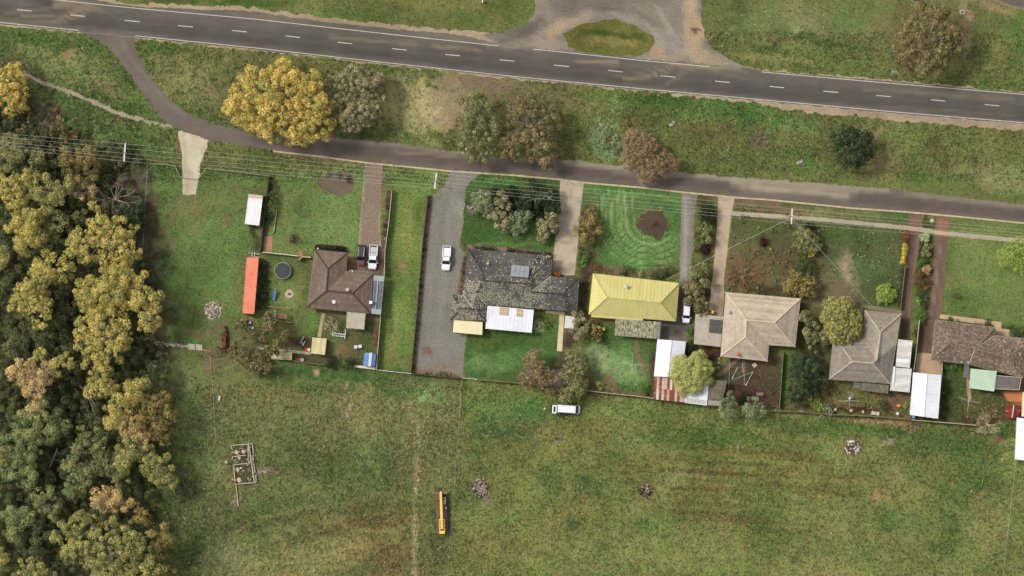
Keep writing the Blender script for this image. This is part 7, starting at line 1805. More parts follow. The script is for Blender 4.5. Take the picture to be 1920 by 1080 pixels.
T('golden crown hanging over a dark gap in mid wood', 'gold', 10.5, [(90, 500, 34), (75, 525, 30), (115, 510, 26, .96), (60, 545, 28, .96)])
T('tapering golden crown with a long lower tip near the left edge', 'gold', 10.5, [(55, 560, 36), (75, 580, 28), (75, 602, 18, .93), (28, 572, 18, .92)])
T('knobbly golden crown in the middle of the right edge of the wood', 'gold', 11, [(205, 545, 44), (175, 560, 32, .97), (225, 520, 28, .96), (155, 540, 26, .95)])
T('golden crown leaning over the fence beside the lawn', 'gold', 10.5, [(265, 560, 32), (280, 590, 24, .96), (260, 525, 20, .96), (285, 560, 20, .93), (270, 610, 18, .9)])
T('long golden crown above the rubble wall', 'gold', 11, [(195, 610, 42), (180, 640, 40), (210, 655, 30, .96), (230, 620, 24, .94), (160, 620, 28, .94)])
T('shaded dark green tree filling the gap above the pink gold tree', 'dark', 6.5, [(60, 640, 40), (30, 655, 30, .9), (95, 620, 26, .9)], fill=.8)
T('shaded dark green tree in the gap between two golden columns', 'dark', 6, [(120, 600, 24), (120, 650, 26, .9)], fill=.7)
T('dark bush at the wood edge just left of the rubble wall', 'dark', 5, [(255, 660, 26), (235, 650, 20, .9), (275, 670, 16, .8)], fill=.85)
T('small golden crown below the long golden one', 'gold', 9.5, [(182, 695, 30), (190, 720, 28, .97), (172, 735, 16, .9)])
T('pink gold tree with bare white twigs near the left edge', 'pinkgold', 9.5, [(45, 700, 34), (65, 725, 34), (85, 700, 24, .95), (60, 755, 18, .85)], twigs=9)
T('small gold arm of foliage right of the pink gold tree', 'gold', 9, [(110, 680, 22), (130, 680, 16, .95), (80, 665, 16, .95)])
T('dark green tree at the wood edge below the rubble wall', 'dark', 6, [(290, 700, 28), (300, 720, 22, .9), (275, 690, 18, .9)])
T('golden crown at the wood edge with an upward arm', 'gold', 10, [(225, 750, 34), (250, 730, 24, .97), (262, 715, 14, .95), (215, 785, 26, .96)])
T('mixed gold and pink crown at the right bulge of the wood', 'darkgold', 10, [(290, 770, 36), (310, 785, 24, .95), (265, 790, 28, .97), (300, 815, 24, .95)])
T('pink gold crown below the upward armed golden one', 'pinkgold', 9.5, [(240, 800, 28), (265, 815, 18, .95)])
T('grey green tree below the pink gold tree', 'green', 8, [(85, 770, 26), (60, 800, 34), (95, 800, 30, .95), (35, 790, 20, .9)])
T('green tree with a dark hole at the left edge, lower wood', 'green', 8.5, [(40, 850, 34), (15, 830, 26, .96), (65, 835, 20, .96), (50, 890, 26, .92), (18, 880, 28, .95)])
T('gold fringed crown touching the left edge above the lower wood', 'goldgreen', 8.5, [(3, 850, 14), (0, 870, 12, .9)])
T('olive crown below the fallen trunks', 'olive', 8, [(165, 820, 26), (185, 840, 22, .96), (150, 840, 18, .9)])
T('golden green crown at the lower right bulge of the wood', 'goldgreen', 9.5, [(245, 840, 30), (230, 870, 22, .95), (270, 850, 24, .95)])
T('round olive gold crown standing out over the grass', 'goldgreen', 8.5, [(298, 880, 32), (285, 860, 22, .95), (310, 900, 20, .9)])
T('tall grey green crown in the lower middle of the wood', 'green', 8.5, [(140, 870, 26), (150, 900, 26), (130, 925, 20, .93), (160, 885, 18, .95)])
T('olive crown right of the tall grey green one', 'olive', 8.5, [(205, 880, 32), (225, 900, 24, .94), (190, 865, 20, .95)])
T('pale straw crown with a fringe of bare twigs in the lower wood', 'pinkgold', 9, [(190, 935, 24), (215, 940, 24), (235, 945, 16, .94)], twigs=8)
T('dark olive crown left of the twig fringed one', 'olive', 7.5, [(85, 935, 28), (100, 955, 20, .93)], fill=.85)
T('grey olive crown near the lower left corner', 'green', 8, [(28, 975, 28), (30, 1000, 24, .97), (55, 965, 18, .9)])
T('shaded dark tree between the two lower left crowns', 'dark', 6.5, [(70, 1000, 30), (60, 1030, 24, .9)], fill=.8)
T('small dark gold crown at the wood edge above the huge lower crown', 'darkgold', 7.5, [(265, 965, 18), (275, 975, 12, .9), (255, 955, 14, .9)])
T('huge golden olive crown at the bottom of the wood', 'goldgreen', 11, [(200, 1030, 54), (150, 1020, 44, .97), (250, 1020, 40, .97), (220, 1080, 60, .97), (120, 1000, 26, .92), (160, 980, 26, .93), (280, 1070, 30, .95)], crs=.9)
T('dark gold crown at the right side of the huge lower crown', 'darkgold', 8.5, [(300, 1000, 22), (310, 1020, 18, .95), (295, 1035, 18, .95), (312, 1075, 18, .9)])
T('olive crown cut by the bottom edge near the lower left corner', 'goldgreen', 8, [(60, 1068, 28), (40, 1085, 20, .9), (85, 1080, 20, .9)])
T('golden crown cut by the left edge near the bottom', 'gold', 8, [(0, 1035, 14), (4, 1050, 12, .9)])
bare_tree('dead grey tree with bare forked branches beside the power pole', 215, 375, 52, 7, m_dead, 11, lean=(.25, .55), thin=1.15)
bare_tree('grey leafless shrub at the top of the wood', 84, 228, 22, 2.2, m_dead, 9, cat='shrub', name='bare_shrub', thin=.5)
bare_tree('bare brown scrub left of the grey leafless shrub', 40, 220, 32, 2.4, m_bark, 11, cat='shrub', name='bare_shrub', thin=.5, leafkind='brownolive', leafn=50)
bare_tree('bare brown scrub above the tree with a hollow middle', 105, 258, 26, 2.4, m_bark, 10, cat='shrub', name='bare_shrub', thin=.5, leafkind='brownolive', leafn=40)
# fallen trunks
for lab, pts in (('bleached fallen trunk in the dark gap, longest', [(142, 715), (160, 735), (172, 760), (180, 785)]), ('bleached fallen trunk in the dark gap, second from the right', [(150, 722), (168, 745), (182, 765)]), ('bleached fallen trunk curving left in the dark gap', [(140, 728), (155, 755), (172, 780)]), ('thin fallen branch in the gap below the long trunks', [(108, 840), (100, 862), (92, 880)]), ('thin pale branch reaching over the rubble wall', [(235, 637), (265, 637), (288, 632)])):
    x, y = W(*pts[1]); r = thing('fallen_trunk', lab, 'trunk', x, y); m = MB(); m.path([W3(px, py, 1.2 + .2 * i) for i, (px, py) in enumerate(pts)], .16, .06, 6); m.build('stem', m_dead, r)
    rr = np.random.default_rng(int(pts[0][0]))
    for i in range(5):
        m = MB(); p = Vector(W3(*pts[1 + i % (len(pts) - 1)], 1.4)); limb(m, p, p + Vector((rr.normal() * 1.3, rr.normal() * 1.3, .5)), .05, .02, rr); m.build('twig', m_dead, r)
# undergrowth that nobody could count
r_ = np.random.default_rng(77)
ux = []; uy = []
while len(ux) < 2300:
    a, b = r_.uniform(-20, 330), r_.uniform(195, 1090)
    lim = 120 if b < 270 else (262 if b < 480 else (290 if b < 640 else (300 if b < 860 else 285)))
    if b < 270 and a > 120 - (270 - b): continue
    if a < lim + r_.normal() * 6: ux.append(a); uy.append(b)
P_ = np.array([W(a, b) for a, b in zip(ux, uy)]); cr_ = r_.uniform(.5, 1.1, len(P_))
V_, c_ = clump_leaves(P_[:, 0], P_[:, 1], r_.uniform(.2, 3.6, len(P_)) * r_.random(len(P_)) ** .5, cr_, 'dark', r_, r_.random(len(P_)))
V_[:, :, 2] = np.maximum(V_[:, :, 2], .02)
tag(add_obj('undergrowth', nq_mesh('undergrowth', V_, 4, c_, m_leaf)), 'dark green undergrowth on the floor of the wood', 'undergrowth', kind='stuff')

# ---- verge trees
tree('huge golden tree between the two roads', 'amber', 11, [(520, 190, 70), (470, 175, 44, .97), (450, 205, 32, .92), (540, 150, 42, .98), (575, 160, 34, .95), (590, 200, 36, .95), (500, 235, 34, .93), (560, 235, 40, .95), (595, 240, 30, .92), (480, 140, 24, .92), (465, 160, 24, .92), (435, 205, 18, .88)])
tree('round grey olive tree right of the huge golden tree', 'greyolive', 8, [(668, 172, 50), (665, 205, 44, .97), (690, 200, 36, .95), (640, 165, 34, .95), (685, 165, 38, .97)])
tree('dark green leafy tree overhanging the service road', 'forest', 8, [(895, 205, 34), (890, 250, 40), (905, 275, 30, .95), (880, 275, 26, .92), (893, 188, 20, .95), (925, 235, 18, .9)])
tree('brown olive tree laced with white dead branches', 'brownolive', 7.5, [(985, 215, 40), (1000, 250, 48), (960, 275, 30, .93), (1020, 285, 30, .93), (1030, 225, 28, .95), (1005, 195, 24, .95)], fill=.82, twigs=5, twig_mat=mat('white_twig', C(178, 166, 148), rough=.9))
tree('brown autumn tree overhanging the kerb side of the service road', 'brown', 6, [(1205, 285, 36), (1195, 270, 28), (1225, 310, 30, .95), (1185, 300, 22, .92), (1245, 305, 24, .9), (1262, 308, 16, .85), (1215, 325, 22, .9), (1184, 262, 14, .85)])
shrub('low pale green bush beside the brown autumn tree', 'sage', 0, 0, [(1138, 262, 22), (1130, 245, 14), (1145, 278, 16)], h=.5, fill=.5)
tree('round dark pine alone on the right of the verge', 'pine', 7, [(1598, 275, 40), (1590, 262, 30), (1605, 290, 30, .95)])
tree('large brown olive tree at the top right with white branches', 'brownolive', 9, [(1740, 60, 52), (1715, 80, 40, .96), (1765, 85, 40, .96), (1745, 110, 38, .94), (1755, 28, 26, .93), (1790, 60, 22, .92), (1690, 85, 20, .9), (1735, 135, 14, .85)], twigs=5, twig_mat=MATS['white_twig'])
bare_tree('small leafless grey bush in the lush verge, left of the dark pine', 1421, 262, 22, 1.6, m_dead, 10, cat='shrub', name='bare_shrub', thin=.5)
bare_tree('pale spiky weed clump right of the big top right tree', 1852, 40, 11, .8, m_dead, 10, cat='shrub', name='bare_shrub', thin=.45)
shrub('yellow flowering weed clump left of the boulders on the verge', 'darkgold', 1173, 228, 6, .5, crs=.7)
shrub('grey weed clump at the top edge beside the top right tree', 'sage', 1716, 6, 10, .8)

# ---- gardens
shrub('narrow dark hedge bush between the white cabin and the lawn, upper', 'shrub', 512, 372, 0 or [(512, 365, 10), (511, 380, 10), (509, 395, 9)], h=2.0)
shrub('dark low bush at the bottom of the narrow hedge', 'darkshrub', 0, 0, [(506, 405, 9), (504, 415, 8)], h=1.3)
shrub('reddish leafless bush at the top of the narrow hedge', 'rusty', 0, 0, [(515, 345, 9), (513, 335, 8)], h=1.2, fill=.6)
shrub('dark hedge between the orange container and the trampoline, upper half', 'darkshrub', 0, 0, [(494, 495, 9), (493, 510, 9), (492, 525, 9)], h=1.6)
shrub('dark hedge between the orange container and the play slide, lower half', 'darkshrub', 0, 0, [(491, 542, 9), (490, 558, 10), (489, 572, 10)], h=1.6)
shrub('round green shrub in a stone ring on the front lawn', 'shrub', 551.5, 449, 8.5, .8)
shrub('small grey green plant at the top of the round garden bed', 'sage', 612, 326, 8, .9, fill=.7); shrub('low dark shrub on the right of the round garden bed', 'darkshrub', 651, 336, 8, .7, fill=.8); shrub('low dark shrub in the middle of the round garden bed', 'shrub', 636, 331, 7, .7, fill=.6)
hedge('dark clipped hedge along the top wall of the brown house', 'darkshrub', [(594, 463.5), (620, 465), (648, 469)], 9, 1.1)
r = bare_tree('big twiggy brown tree over the rear garden and cream lean-to', 485, 640, 62, 5.5, m_bark, 13, name='twiggy_tree', thin=.7, leafkind='brownolive', leafn=620)
shrub('lower fringe of the twiggy brown tree spilling into the paddock', 'brownolive', 0, 0, [(480, 680, 24), (455, 655, 18, .9), (505, 690, 16, .9)], h=3.0, fill=.6)
shrub('olive bush between the gas cylinders and the climbing frame', 'olive', 0, 0, [(495, 600, 16), (510, 590, 12), (488, 618, 12)], h=2.2, fill=.7)
bare_tree('pale brown twiggy shrub beside the concrete path', 622, 609, 16, 1.6, m_bark_pale, 9, cat='shrub', name='twiggy_shrub', thin=.5, leafkind='pale', leafn=60)
shrub('round dark shrub on the paddock fence, left of a pair', 'darkshrub', 622, 681, 14, 1.9, crs=1.2); shrub('round dark shrub on the paddock fence, right of a pair', 'darkshrub', 656, 682, 14, 1.9, crs=1.2)
shrub('red leafed shrub against the pale fence above the blue shed', 'red', 0, 0, [(704, 617, 6), (705, 630, 6), (703, 645, 5)], h=1.3)
for i in range(7):
    px, py = 727 - i * 1.2, 375 + i * 12; shrub('mixed low plant in the bed beside the paver drive, number counted from the road: %s' % ['first', 'second', 'third', 'fourth', 'fifth', 'sixth', 'seventh'][i], ['shrub', 'darkshrub', 'fresh', 'shrub', 'darkshrub', 'shrub', 'palelime'][i], px, py, 4.5, .55, group='plants of the paver drive bed')
for i in range(24):
    u = i / 23; px, py = 805 + (777 - 805) * u, 372 + (688 - 372) * u
    shrub('small dark shrub in the long row beside the grey gravel drive', 'darkshrub', px - 1.5, py, 3.6, .6, group='row of shrubs left of the gravel drive')
for i in range(7):
    shrub('small dark shrub in the short row below the grey gravel yard', 'darkshrub', 800 + i * 9, 699 + i * .8, 3.2, .5, group='row of shrubs below the gravel yard')
hedge('dark clipped hedge along the top wall of the lichened house, left run', 'darkshrub', [(890, 463), (910, 465.5), (930, 467.5)], 8, 1.0)
hedge('dark clipped hedge along the top wall of the lichened house, right run', 'darkshrub', [(953, 469.5), (990, 473), (1034, 477)], 8, 1.0)
hedge('dark hedge along the left wall of the lichened house', 'darkshrub', [(871, 486), (868, 515), (864, 548)], 6, 1.0)
tree('sage green tree at the left of the front garden thicket', 'sage', 3.2, [(908, 378, 20), (900, 370, 14), (915, 392, 16, .95), (898, 390, 12, .9)])
tree('brown olive tree in the left of the front garden thicket', 'greyolive', 3.6, [(940, 385, 20), (945, 410, 22), (950, 425, 14, .9), (925, 405, 12, .9), (938, 368, 14, .9)])
tree('pale sage dome at the bottom of the front garden thicket', 'sage', 3.4, [(972, 415, 22), (985, 405, 16, .95), (965, 430, 14, .9)])
tree('dark green tree at the back of the front garden thicket', 'pine', 4, [(1020, 370, 26), (1000, 360, 20, .95), (1035, 390, 18, .95), (985, 375, 20, .9), (960, 355, 14, .8)], twigs=5, twig_mat=MATS['white_twig'], fill=.85)
tree('olive grey tree beside the wide concrete drive', 'greyolive', 3.6, [(1030, 415, 22), (1015, 430, 18, .95), (1040, 405, 14, .95), (1020, 442, 12, .9)])
shrub('tangled dark undergrowth between the trees of the front garden thicket', 'darkshrub', 0, 0, [(930, 362, 16), (955, 365, 18), (985, 390, 20), (960, 395, 16), (1005, 400, 18), (1035, 435, 12), (925, 385, 12), (1000, 345, 12), (890, 395, 8)], h=1.9, fill=.85)
tree('yellow olive bushy tree between the concrete drive and the mown lawn', 'darkgold', 3.4, [(1105, 418, 24), (1090, 430, 18, .95), (1118, 432, 16, .97), (1100, 442, 16, .92), (1098, 408, 14, .92)])
shrub('brown scrub above the yellow olive bushy tree', 'brownolive', 0, 0, [(1106, 397, 10), (1118, 393, 8)], h=.9, fill=.6)
shrub('fresh green shrub beside the concrete drive below the yellow olive tree', 'fresh', 0, 0, [(1096, 487, 9), (1099, 477, 7), (1093, 500, 6)], h=1.0)
for i in range(4): shrub('small black shrub in the row on the edge of the wide concrete drive', 'darkshrub', 1088.5 - i * .8, 466 + i * 10, 3, .6, group='row of shrubs by the wide concrete drive')
shrub('dark red brown bush at the upper left corner of the yellow house', 'rusty', 0, 0, [(1122, 500, 10), (1133, 505, 9)], h=1.0, fill=.7)
shrub('dark shrub in the gap between the lichened and yellow houses', 'shrub', 0, 0, [(1092, 530, 7), (1090, 545, 6)], h=1.2)
shrub('dark green shrub at the top wall of the yellow house, left of the yellow one', 'shrub', 0, 0, [(1178, 507, 11), (1168, 509, 8)], h=1.3)
shrub('yellow green shrub at the top wall of the yellow house', 'bright', 1203, 512, 8, .9)
shrub('dark green shrub at the upper right wall of the yellow house', 'shrub', 0, 0, [(1240, 513, 11), (1228, 516, 8), (1255, 507, 9)], h=1.2)
shrub('purple brown shrub between the yellow and dark green shrubs at the wall', 'rusty', 1224, 512, 7, .8)
shrub('tall dark shrub between the gravel and concrete drives, nearest the road', 'darkshrub', 0, 0, [(1325, 393, 15), (1328, 408, 15), (1318, 400, 10)], h=2.4, crs=1.3)
shrub('olive shrub between the gravel and concrete drives, below the darkest one', 'olive', 0, 0, [(1325, 428, 15), (1325, 446, 13)], h=2.4, crs=.6)
shrub('dark green round tree between the drives, beside the yellow house', 'forest', 0, 0, [(1314, 508, 20), (1318, 525, 16, .95)], h=3.2, name='tree', cat='tree')
shrub('straggly olive tree beside the white hatchback', 'brownolive', 0, 0, [(1300, 545, 22), (1310, 565, 20, .95), (1318, 585, 14, .9), (1290, 560, 12, .9)], h=3.2, fill=.75, name='tree', cat='tree')
shrub('bright green ball shrub below the white hatchback', 'fresh', 1291, 620, 9, 1.3)
shrub('dark bush between the white gabled shed and the soil yard', 'darkshrub', 0, 0, [(1296, 645, 10), (1292, 660, 12), (1305, 660, 10), (1284, 662, 8)], h=1.6)
tree('round lime green tree with cauliflower clumps above the sheds', 'lime', 5.2, [(1295, 697, 40), (1288, 705, 33, .98), (1304, 703, 33, .98)], depth=2.6, fill=1.0, crs=.9, zj=.22, pack=.8)
bare_tree('leafless pink brown tree at the top of the tan house', 1390, 520, 38, 4, mat('pinkish_twig', C(176, 140, 118), C(150, 112, 94), scale=2, rough=.9), 13, thin=.55)
shrub('reddish tangle under the leafless tree', 'rusty', 0, 0, [(1375, 515, 14), (1400, 530, 14), (1410, 510, 10)], h=.7, fill=.5)
tree('olive bushy tree below the footpath power pole', 'olive', 3.2, [(1512, 450, 24), (1525, 460, 16, .95), (1500, 460, 14, .92)], crs=.6)
shrub('dark shrub between the footpath and the olive bushy tree', 'darkshrub', 1518, 425, 10, 1.4)
shrub('small yellow sprig at the bottom of the olive bushy tree', 'yellow', 1522, 475, 7, 1.5, crs=.7)
tree('fresh green round tree between two olive ones in the front garden', 'shrub', 2.6, [(1508, 497, 18), (1515, 505, 13), (1500, 505, 12)])
tree('orange olive feathery tree touching the tan roof', 'darkgold', 3.8, [(1495, 532, 24), (1510, 540, 22, .97), (1485, 540, 16, .93), (1520, 530, 16, .93)], crs=.55)
tree('large olive gold tree over the corner of the grey tiled house', 'goldgreen', 6, [(1575, 590, 34), (1580, 615, 32, .97), (1565, 580, 24, .95), (1595, 600, 26, .95), (1570, 630, 20, .92), (1600, 620, 18, .9)], crs=.55)
tree('tall dark evergreen between the tan and grey houses, upper', 'forest', 4.5, [(1512, 600, 16), (1522, 620, 22), (1530, 640, 20, .95), (1540, 632, 16, .95)], fill=.9)
tree('large dark evergreen between the tan and grey houses, lower', 'pine', 5.5, [(1512, 700, 34), (1500, 720, 28, .95), (1525, 690, 26, .95), (1530, 715, 20, .93), (1495, 740, 18, .88)], crs=1.1)
shrub('yellow green low shrub beside the back fence below the lower evergreen', 'bright', 0, 0, [(1528, 755, 12), (1538, 762, 9)], h=.9)
bare_tree('feathery pale twig shrub on the back fence near the red mulch', 1548, 772, 14, 1.2, m_bark_pale, 9, cat='shrub', name='twiggy_shrub', thin=.4, leafkind='sage', leafn=30)
shrub('glowing yellow green ball shrub at the top of the grey tiled house', 'bright', 1661, 551, 20, 1.9, pack=.85, fill=1.0, zj=.3)
shrub('round blue green shrub between the red mulch and the brown court', 'shrub', 1655, 760, 12, 1.5)
shrub('yellow green fern plant beside the orange crate', 'bright', 1698, 760, 8, .7, fill=.7)
shrub('golden yellow clipped hedge beside the dirt drive', 'yellow', 0, 0, [(1697, 460, 5), (1696, 468, 5.5), (1695, 476, 5.5), (1694, 484, 5.5), (1694, 491, 5)], h=1.3, pack=.62, fill=1.0, zj=.2)
shrub('dark red clipped hedge above the golden one beside the dirt drive', 'red', 0, 0, [(1699, 437, 5), (1698, 446, 5.5), (1698, 453, 5)], h=1.2, pack=.62, fill=1.0, zj=.2)
hedge('low dark green hedge below the golden one beside the dirt drive', 'shrub', [(1692, 500), (1688, 535), (1685, 575)], 8, .8)
shrub('pale lime square topped shrub between the two dirt drives', 'palelime', 1735, 445, 9.5, 1.2, pack=.7, fill=1.0, zj=.2)
shrub('olive ball shrub below the pale lime one between the dirt drives', 'olive', 0, 0, [(1739, 464, 10), (1737, 473, 10)], h=1.2, crs=.4)
shrub('dark green shrub between the olive and peach shrubs of the dirt drives', 'fresh', 0, 0, [(1733, 490, 9), (1728, 494, 7)], h=1.0)
shrub('peach coloured ball shrub between the dirt drives', 'peach', 1738.5, 505, 9, 1.1, pack=.7, fill=1.0, zj=.2)
shrub('rusty red spreading shrub between the dirt drives', 'rusty', 0, 0, [(1722, 522, 14), (1732, 532, 14), (1715, 532, 9)], h=1.4, fill=.75)
shrub('small yellow upright shrub below the rusty one between the dirt drives', 'bright', 0, 0, [(1723, 562, 5), (1722, 570, 4)], h=1.0)
shrub('dark green shrub right of the small yellow upright one', 'shrub', 0, 0, [(1735, 560, 8), (1734, 572, 8)], h=1.0)
shrub('vivid green shrub at the lower end of the planting between the dirt drives', 'fresh', 0, 0, [(1728, 590, 12), (1728, 602, 11), (1730, 583, 8)], h=1.4)
shrub('low dark shrub below the vivid green one beside the fence', 'shrub', 0, 0, [(1716, 628, 6), (1717, 618, 5)], h=.8)
tree('yellow green leafy tree cut by the right edge', 'bright', 4.2, [(1895, 478, 24), (1910, 465, 22), (1915, 490, 22, .97), (1885, 470, 14, .92), (1925, 480, 26)], crs=1.4)
shrub('small dark green shrub on the right front lawn', 'shrub', 1797, 557, 8, .7, fill=.7)
for i, (px, py, rr) in enumerate(((1781, 600, 8), (1792, 602, 6), (1850, 610, 12), (1832, 607, 7))):
    shrub(['dark rounded shrub at the upper left wall of the mottled house', 'pale leaved shrub at the upper wall of the mottled house', 'widest dark shrub at the upper wall of the mottled house', 'brown low shrub at the upper wall of the mottled house'][i], ['shrub', 'palelime', 'shrub', 'rusty'][i], px, py, rr, .9)
shrub('flowering dark shrub at the right of the square porch slab', 'shrub', 0, 0, [(1902, 627, 9), (1914, 629, 9)], h=.9)
shrub('green shrub in the corner under the mottled house', 'fresh', 0, 0, [(1775, 682, 9), (1788, 687, 9), (1799, 688, 7)], h=1.0)
bare_tree('pale bare coral like shrub on the back fence at right', 1850, 795, 27, 2.2, mat('coral_twig', C(206, 184, 156), C(184, 160, 134), rough=.9), 15, cat='shrub', name='bare_shrub', thin=.5, leafkind='pale', leafn=90)
shrub('green bush right of the pale bare coral like shrub', 'fresh', 0, 0, [(1884, 805, 13), (1875, 812, 10), (1893, 812, 9)], h=1.3)
hedge('low brown hedge on the back fence left of the coral like shrub', 'rusty', [(1785, 786), (1805, 789), (1826, 791)], 9, .7)
tree('brown autumn tree on the back fence left of the white van', 'brown', 4.8, [(1000, 680, 22), (1010, 700, 26), (990, 710, 18, .95), (1020, 715, 18, .93), (1005, 665, 14, .95)])
tree('green olive tree on the back fence above the white van', 'olive', 5, [(1078, 668, 20), (1085, 685, 20, .97), (1070, 700, 22, .97), (1080, 720, 20, .94), (1065, 740, 16, .9), (1088, 735, 12, .88)], crs=.6)
shrub('brown bush on the fence beside the bricks', 'brown', 0, 0, [(1042, 735, 10), (1048, 728, 8)], h=1.3)
tree('olive tree at the lower left corner of the yellow house', 'greyolive', 3.4, [(1087, 600, 16), (1090, 620, 20), (1080, 585, 10, .92)])
shrub('rounded bush with brown tips left of the lone yellow lidded bin', 'darkgold', 0, 0, [(1112, 615, 17), (1118, 628, 14), (1105, 605, 12)], h=2.0, crs=.6)
shrub('bright round shrub in the pink mulch by the back fence', 'bright', 1122.5, 722.5, 9, 1.0)
shrub('fresh green shrub on the fence left of the rusty shed', 'fresh', 0, 0, [(1211, 733, 9), (1216, 726, 7)], h=1.0)
shrub('red brown shrub at the left wall of the rusty shed', 'rusty', 0, 0, [(1222, 720, 8), (1224, 708, 7)], h=1.2, fill=.7)
shrub('white flowering plant beside the white verandah', 'palelime', 0, 0, [(1008, 612, 8), (1004, 606, 5)], h=.7, fill=.8)
shrub('leafy plant with yellow leaves right of the white verandah', 'fresh', 0, 0, [(1026, 608, 10), (1020, 600, 8)], h=.7, fill=.7)
tree('grey green leafy tree on the back fence, left of a pair', 'sage', 4, [(1365, 755, 20), (1360, 770, 16, .95), (1372, 772, 14, .95), (1370, 742, 12, .93)], crs=1.2)
tree('grey green leafy tree on the back fence, right of a pair', 'sage', 4, [(1410, 765, 22), (1400, 780, 16, .95), (1425, 770, 18, .95), (1420, 755, 14, .93)], crs=1.2)
shrub('dark shrub between the pair of grey green trees', 'darkshrub', 0, 0, [(1388, 752, 12), (1395, 742, 10)], h=1.4)
hedge('brown twig hedge along the tan house top wall', 'rusty', [(1400, 545), (1440, 549), (1490, 553)], 6, .6)
x, y = W(1227, 421)
shrub('dark maroon low shrub on the lawn under the service wire', 'maroon', 1432, 453, 10, .8)
shrub('dark maroon low shrub between the gravel and concrete drives', 'maroon', 1322, 466, 11, .9)
shrub('purple leafed low bed plant in the middle of the mown lawn', 'rusty', 0, 0, [(1228, 424, 12), (1222, 414, 8)], h=.35, fill=.35)

# ---------------------------------------------------------------- grass tufts
def tufts(n, seed):
    r = np.random.default_rng(seed)
    x = r.uniform(-108, 108, n); y = r.uniform(-62, 62, n)
    px = x / S + 960; py = 540 - y / S
    ok = ~((px < 270) & (py > 280))
    for poly in EXCL:
        xs = [p[0] for p in poly]; ys = [p[1] for p in poly]
        m = np.where(ok & (x > min(xs) - .1) & (x < max(xs) + .1) & (y > min(ys) - .1) & (y < max(ys) + .1))[0]
        if len(m): ok[m[pip(poly, x[m], y[m])]] = False
    x, y = x[ok], y[ok]
    col = ground_colour(x, y)
    keep = (col[:, 1] > col[:, 0] * 1.02) | (540 - y / S > 700) & (col[:, 1] > col[:, 0] * .74) | (r.random(len(x)) < .35) & (col[:, 1] > col[:, 0] * .86)
    x, y, col = x[keep], y[keep], col[keep]; px = x / S + 960; py = 540 - y / S
    pad = (py > 720) | ((py < 340) & (py > 60))
    sz = np.where(pad, r.uniform(.14, .34, len(x)), r.uniform(.07, .16, len(x))) * np.where(px < 860, 1.15, 1.0)
    k = 4
    I = np.repeat(np.arange(len(x)), k); N = len(I)
    a = r.uniform(0, 6.283, N); L = sz[I] * r.uniform(.7, 1.5, N); w = L * .34; hgt = L * r.uniform(.3, .9, N)
    dx, dy = np.cos(a), np.sin(a); bx = x[I] + r.normal(0, .05, N); by = y[I] + r.normal(0, .05, N)
    V = np.stack([np.stack([bx - dy * w, by + dx * w, np.full(N, .005)], 1), np.stack([bx + dy * w, by - dx * w, np.full(N, .005)], 1), np.stack([bx + dx * L, by + dy * L, hgt], 1)], 1)
    tone = r.uniform(.6, 1.65, len(x))
    c = col[I] * (tone[I] * r.uniform(.88, 1.14, N))[:, None]
    c[:, 0] *= 1 + r.normal(0, .08, len(x))[I]
    dry = (r.random(len(x)) < .07)[I]
    c[dry] = c[dry] * .4 + np.array(C(178, 166, 118)) * .6
    return nq_mesh('grass', V, 3, np.clip(c, .004, .8), m_blade)
tag(add_obj('grass', tufts(190000, 5)), 'short tufted grass over lawns, verges and paddock', 'grass', kind='stuff')


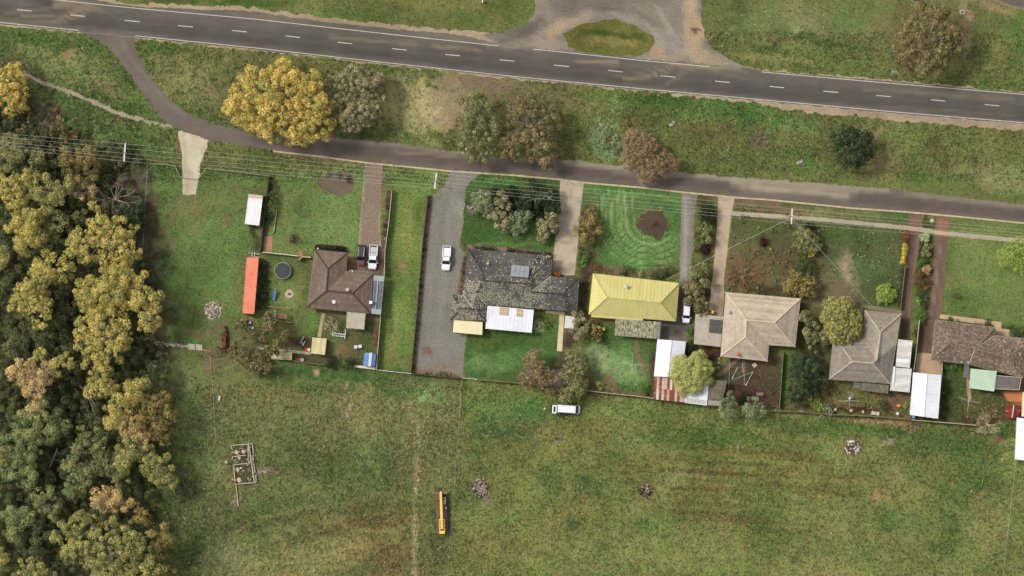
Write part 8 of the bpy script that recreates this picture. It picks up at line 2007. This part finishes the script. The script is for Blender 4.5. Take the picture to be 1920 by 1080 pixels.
# ---------------------------------------------------------------- weeds and tangled ground cover
def scatter(name, label, regions, seed):
    """regions: polygon px, count, kinds, radius range"""
    r = np.random.default_rng(seed); Vs = []; Cs = []
    for poly, n, kinds, rr in regions:
        xs = [p[0] for p in poly]; ys = [p[1] for p in poly]
        px = r.uniform(min(xs), max(xs), n * 3); py = r.uniform(min(ys), max(ys), n * 3)
        ok = pip(poly, px, py); px, py = px[ok][:n], py[ok][:n]
        x = (px - 960) * S; y = (540 - py) * S
        k2 = np.ones(len(x), bool)
        for e in EXCL: k2 &= ~pip(e, x, y)
        k2 &= NZ[2](x, y, 3.0) + .6 * NZ[1](x, y, 1.2) > -.25
        x, y = x[k2], y[k2]; kk = r.integers(0, len(kinds), len(x))
        for i, k in enumerate(kinds):
            m = kk == i
            if m.sum() == 0: continue
            cr = r.uniform(*rr, m.sum())
            V, c = clump_leaves(x[m], y[m], cr * .3, cr, k, r, r.random(m.sum())); V[:, :, 2] = np.maximum(V[:, :, 2], .012); Vs.append(V); Cs.append(c)
    tag(add_obj(name, nq_mesh(name, np.concatenate(Vs), 4, np.concatenate(Cs), m_leaf)), label, 'weeds', kind='stuff')
scatter('ground_cover', 'tangled low ground cover over the two bare front gardens', [
    ([(1376, 380), (1500, 390), (1500, 552), (1362, 545)], 420, ['shrub', 'brownolive', 'rusty', 'olive'], (.12, .38)),
    ([(1500, 390), (1690, 410), (1686, 575), (1500, 560)], 380, ['shrub', 'sage', 'olive', 'pale'], (.1, .3)),
    ([(1370, 672), (1484, 668), (1465, 766), (1350, 760)], 90, ['rusty', 'brownolive', 'shrub'], (.1, .25)),
    ([(1555, 712), (1660, 738), (1650, 772), (1470, 766)], 130, ['olive', 'brownolive', 'bright'], (.1, .25)),
    ([(20, 195), (120, 200), (180, 270), (0, 262)], 160, ['brownolive', 'dark', 'rusty'], (.25, .7))], 31)
scatter('weeds', 'scattered weeds and tussocks in the paddock and verges', [
    ([(330, 700), (868, 715), (845, 1090), (330, 1090)], 2600, ['olive', 'green', 'brownolive', 'pale', 'shrub'], (.06, .17)),
    ([(868, 715), (1940, 800), (1940, 1090), (842, 1090)], 3600, ['olive', 'fresh', 'brownolive', 'shrub', 'goldgreen'], (.06, .16)),
    ([(900, 145), (1930, 240), (1930, 375), (900, 285)], 1300, ['olive', 'fresh', 'green', 'brownolive'], (.06, .2)),
    ([(1320, 0), (1930, 0), (1930, 165), (1340, 90)], 500, ['olive', 'brownolive', 'pale'], (.06, .16)),
    ([(280, 660), (420, 660), (440, 1080), (290, 1080)], 500, ['green', 'sage', 'pale', 'dark'], (.08, .25))], 32)
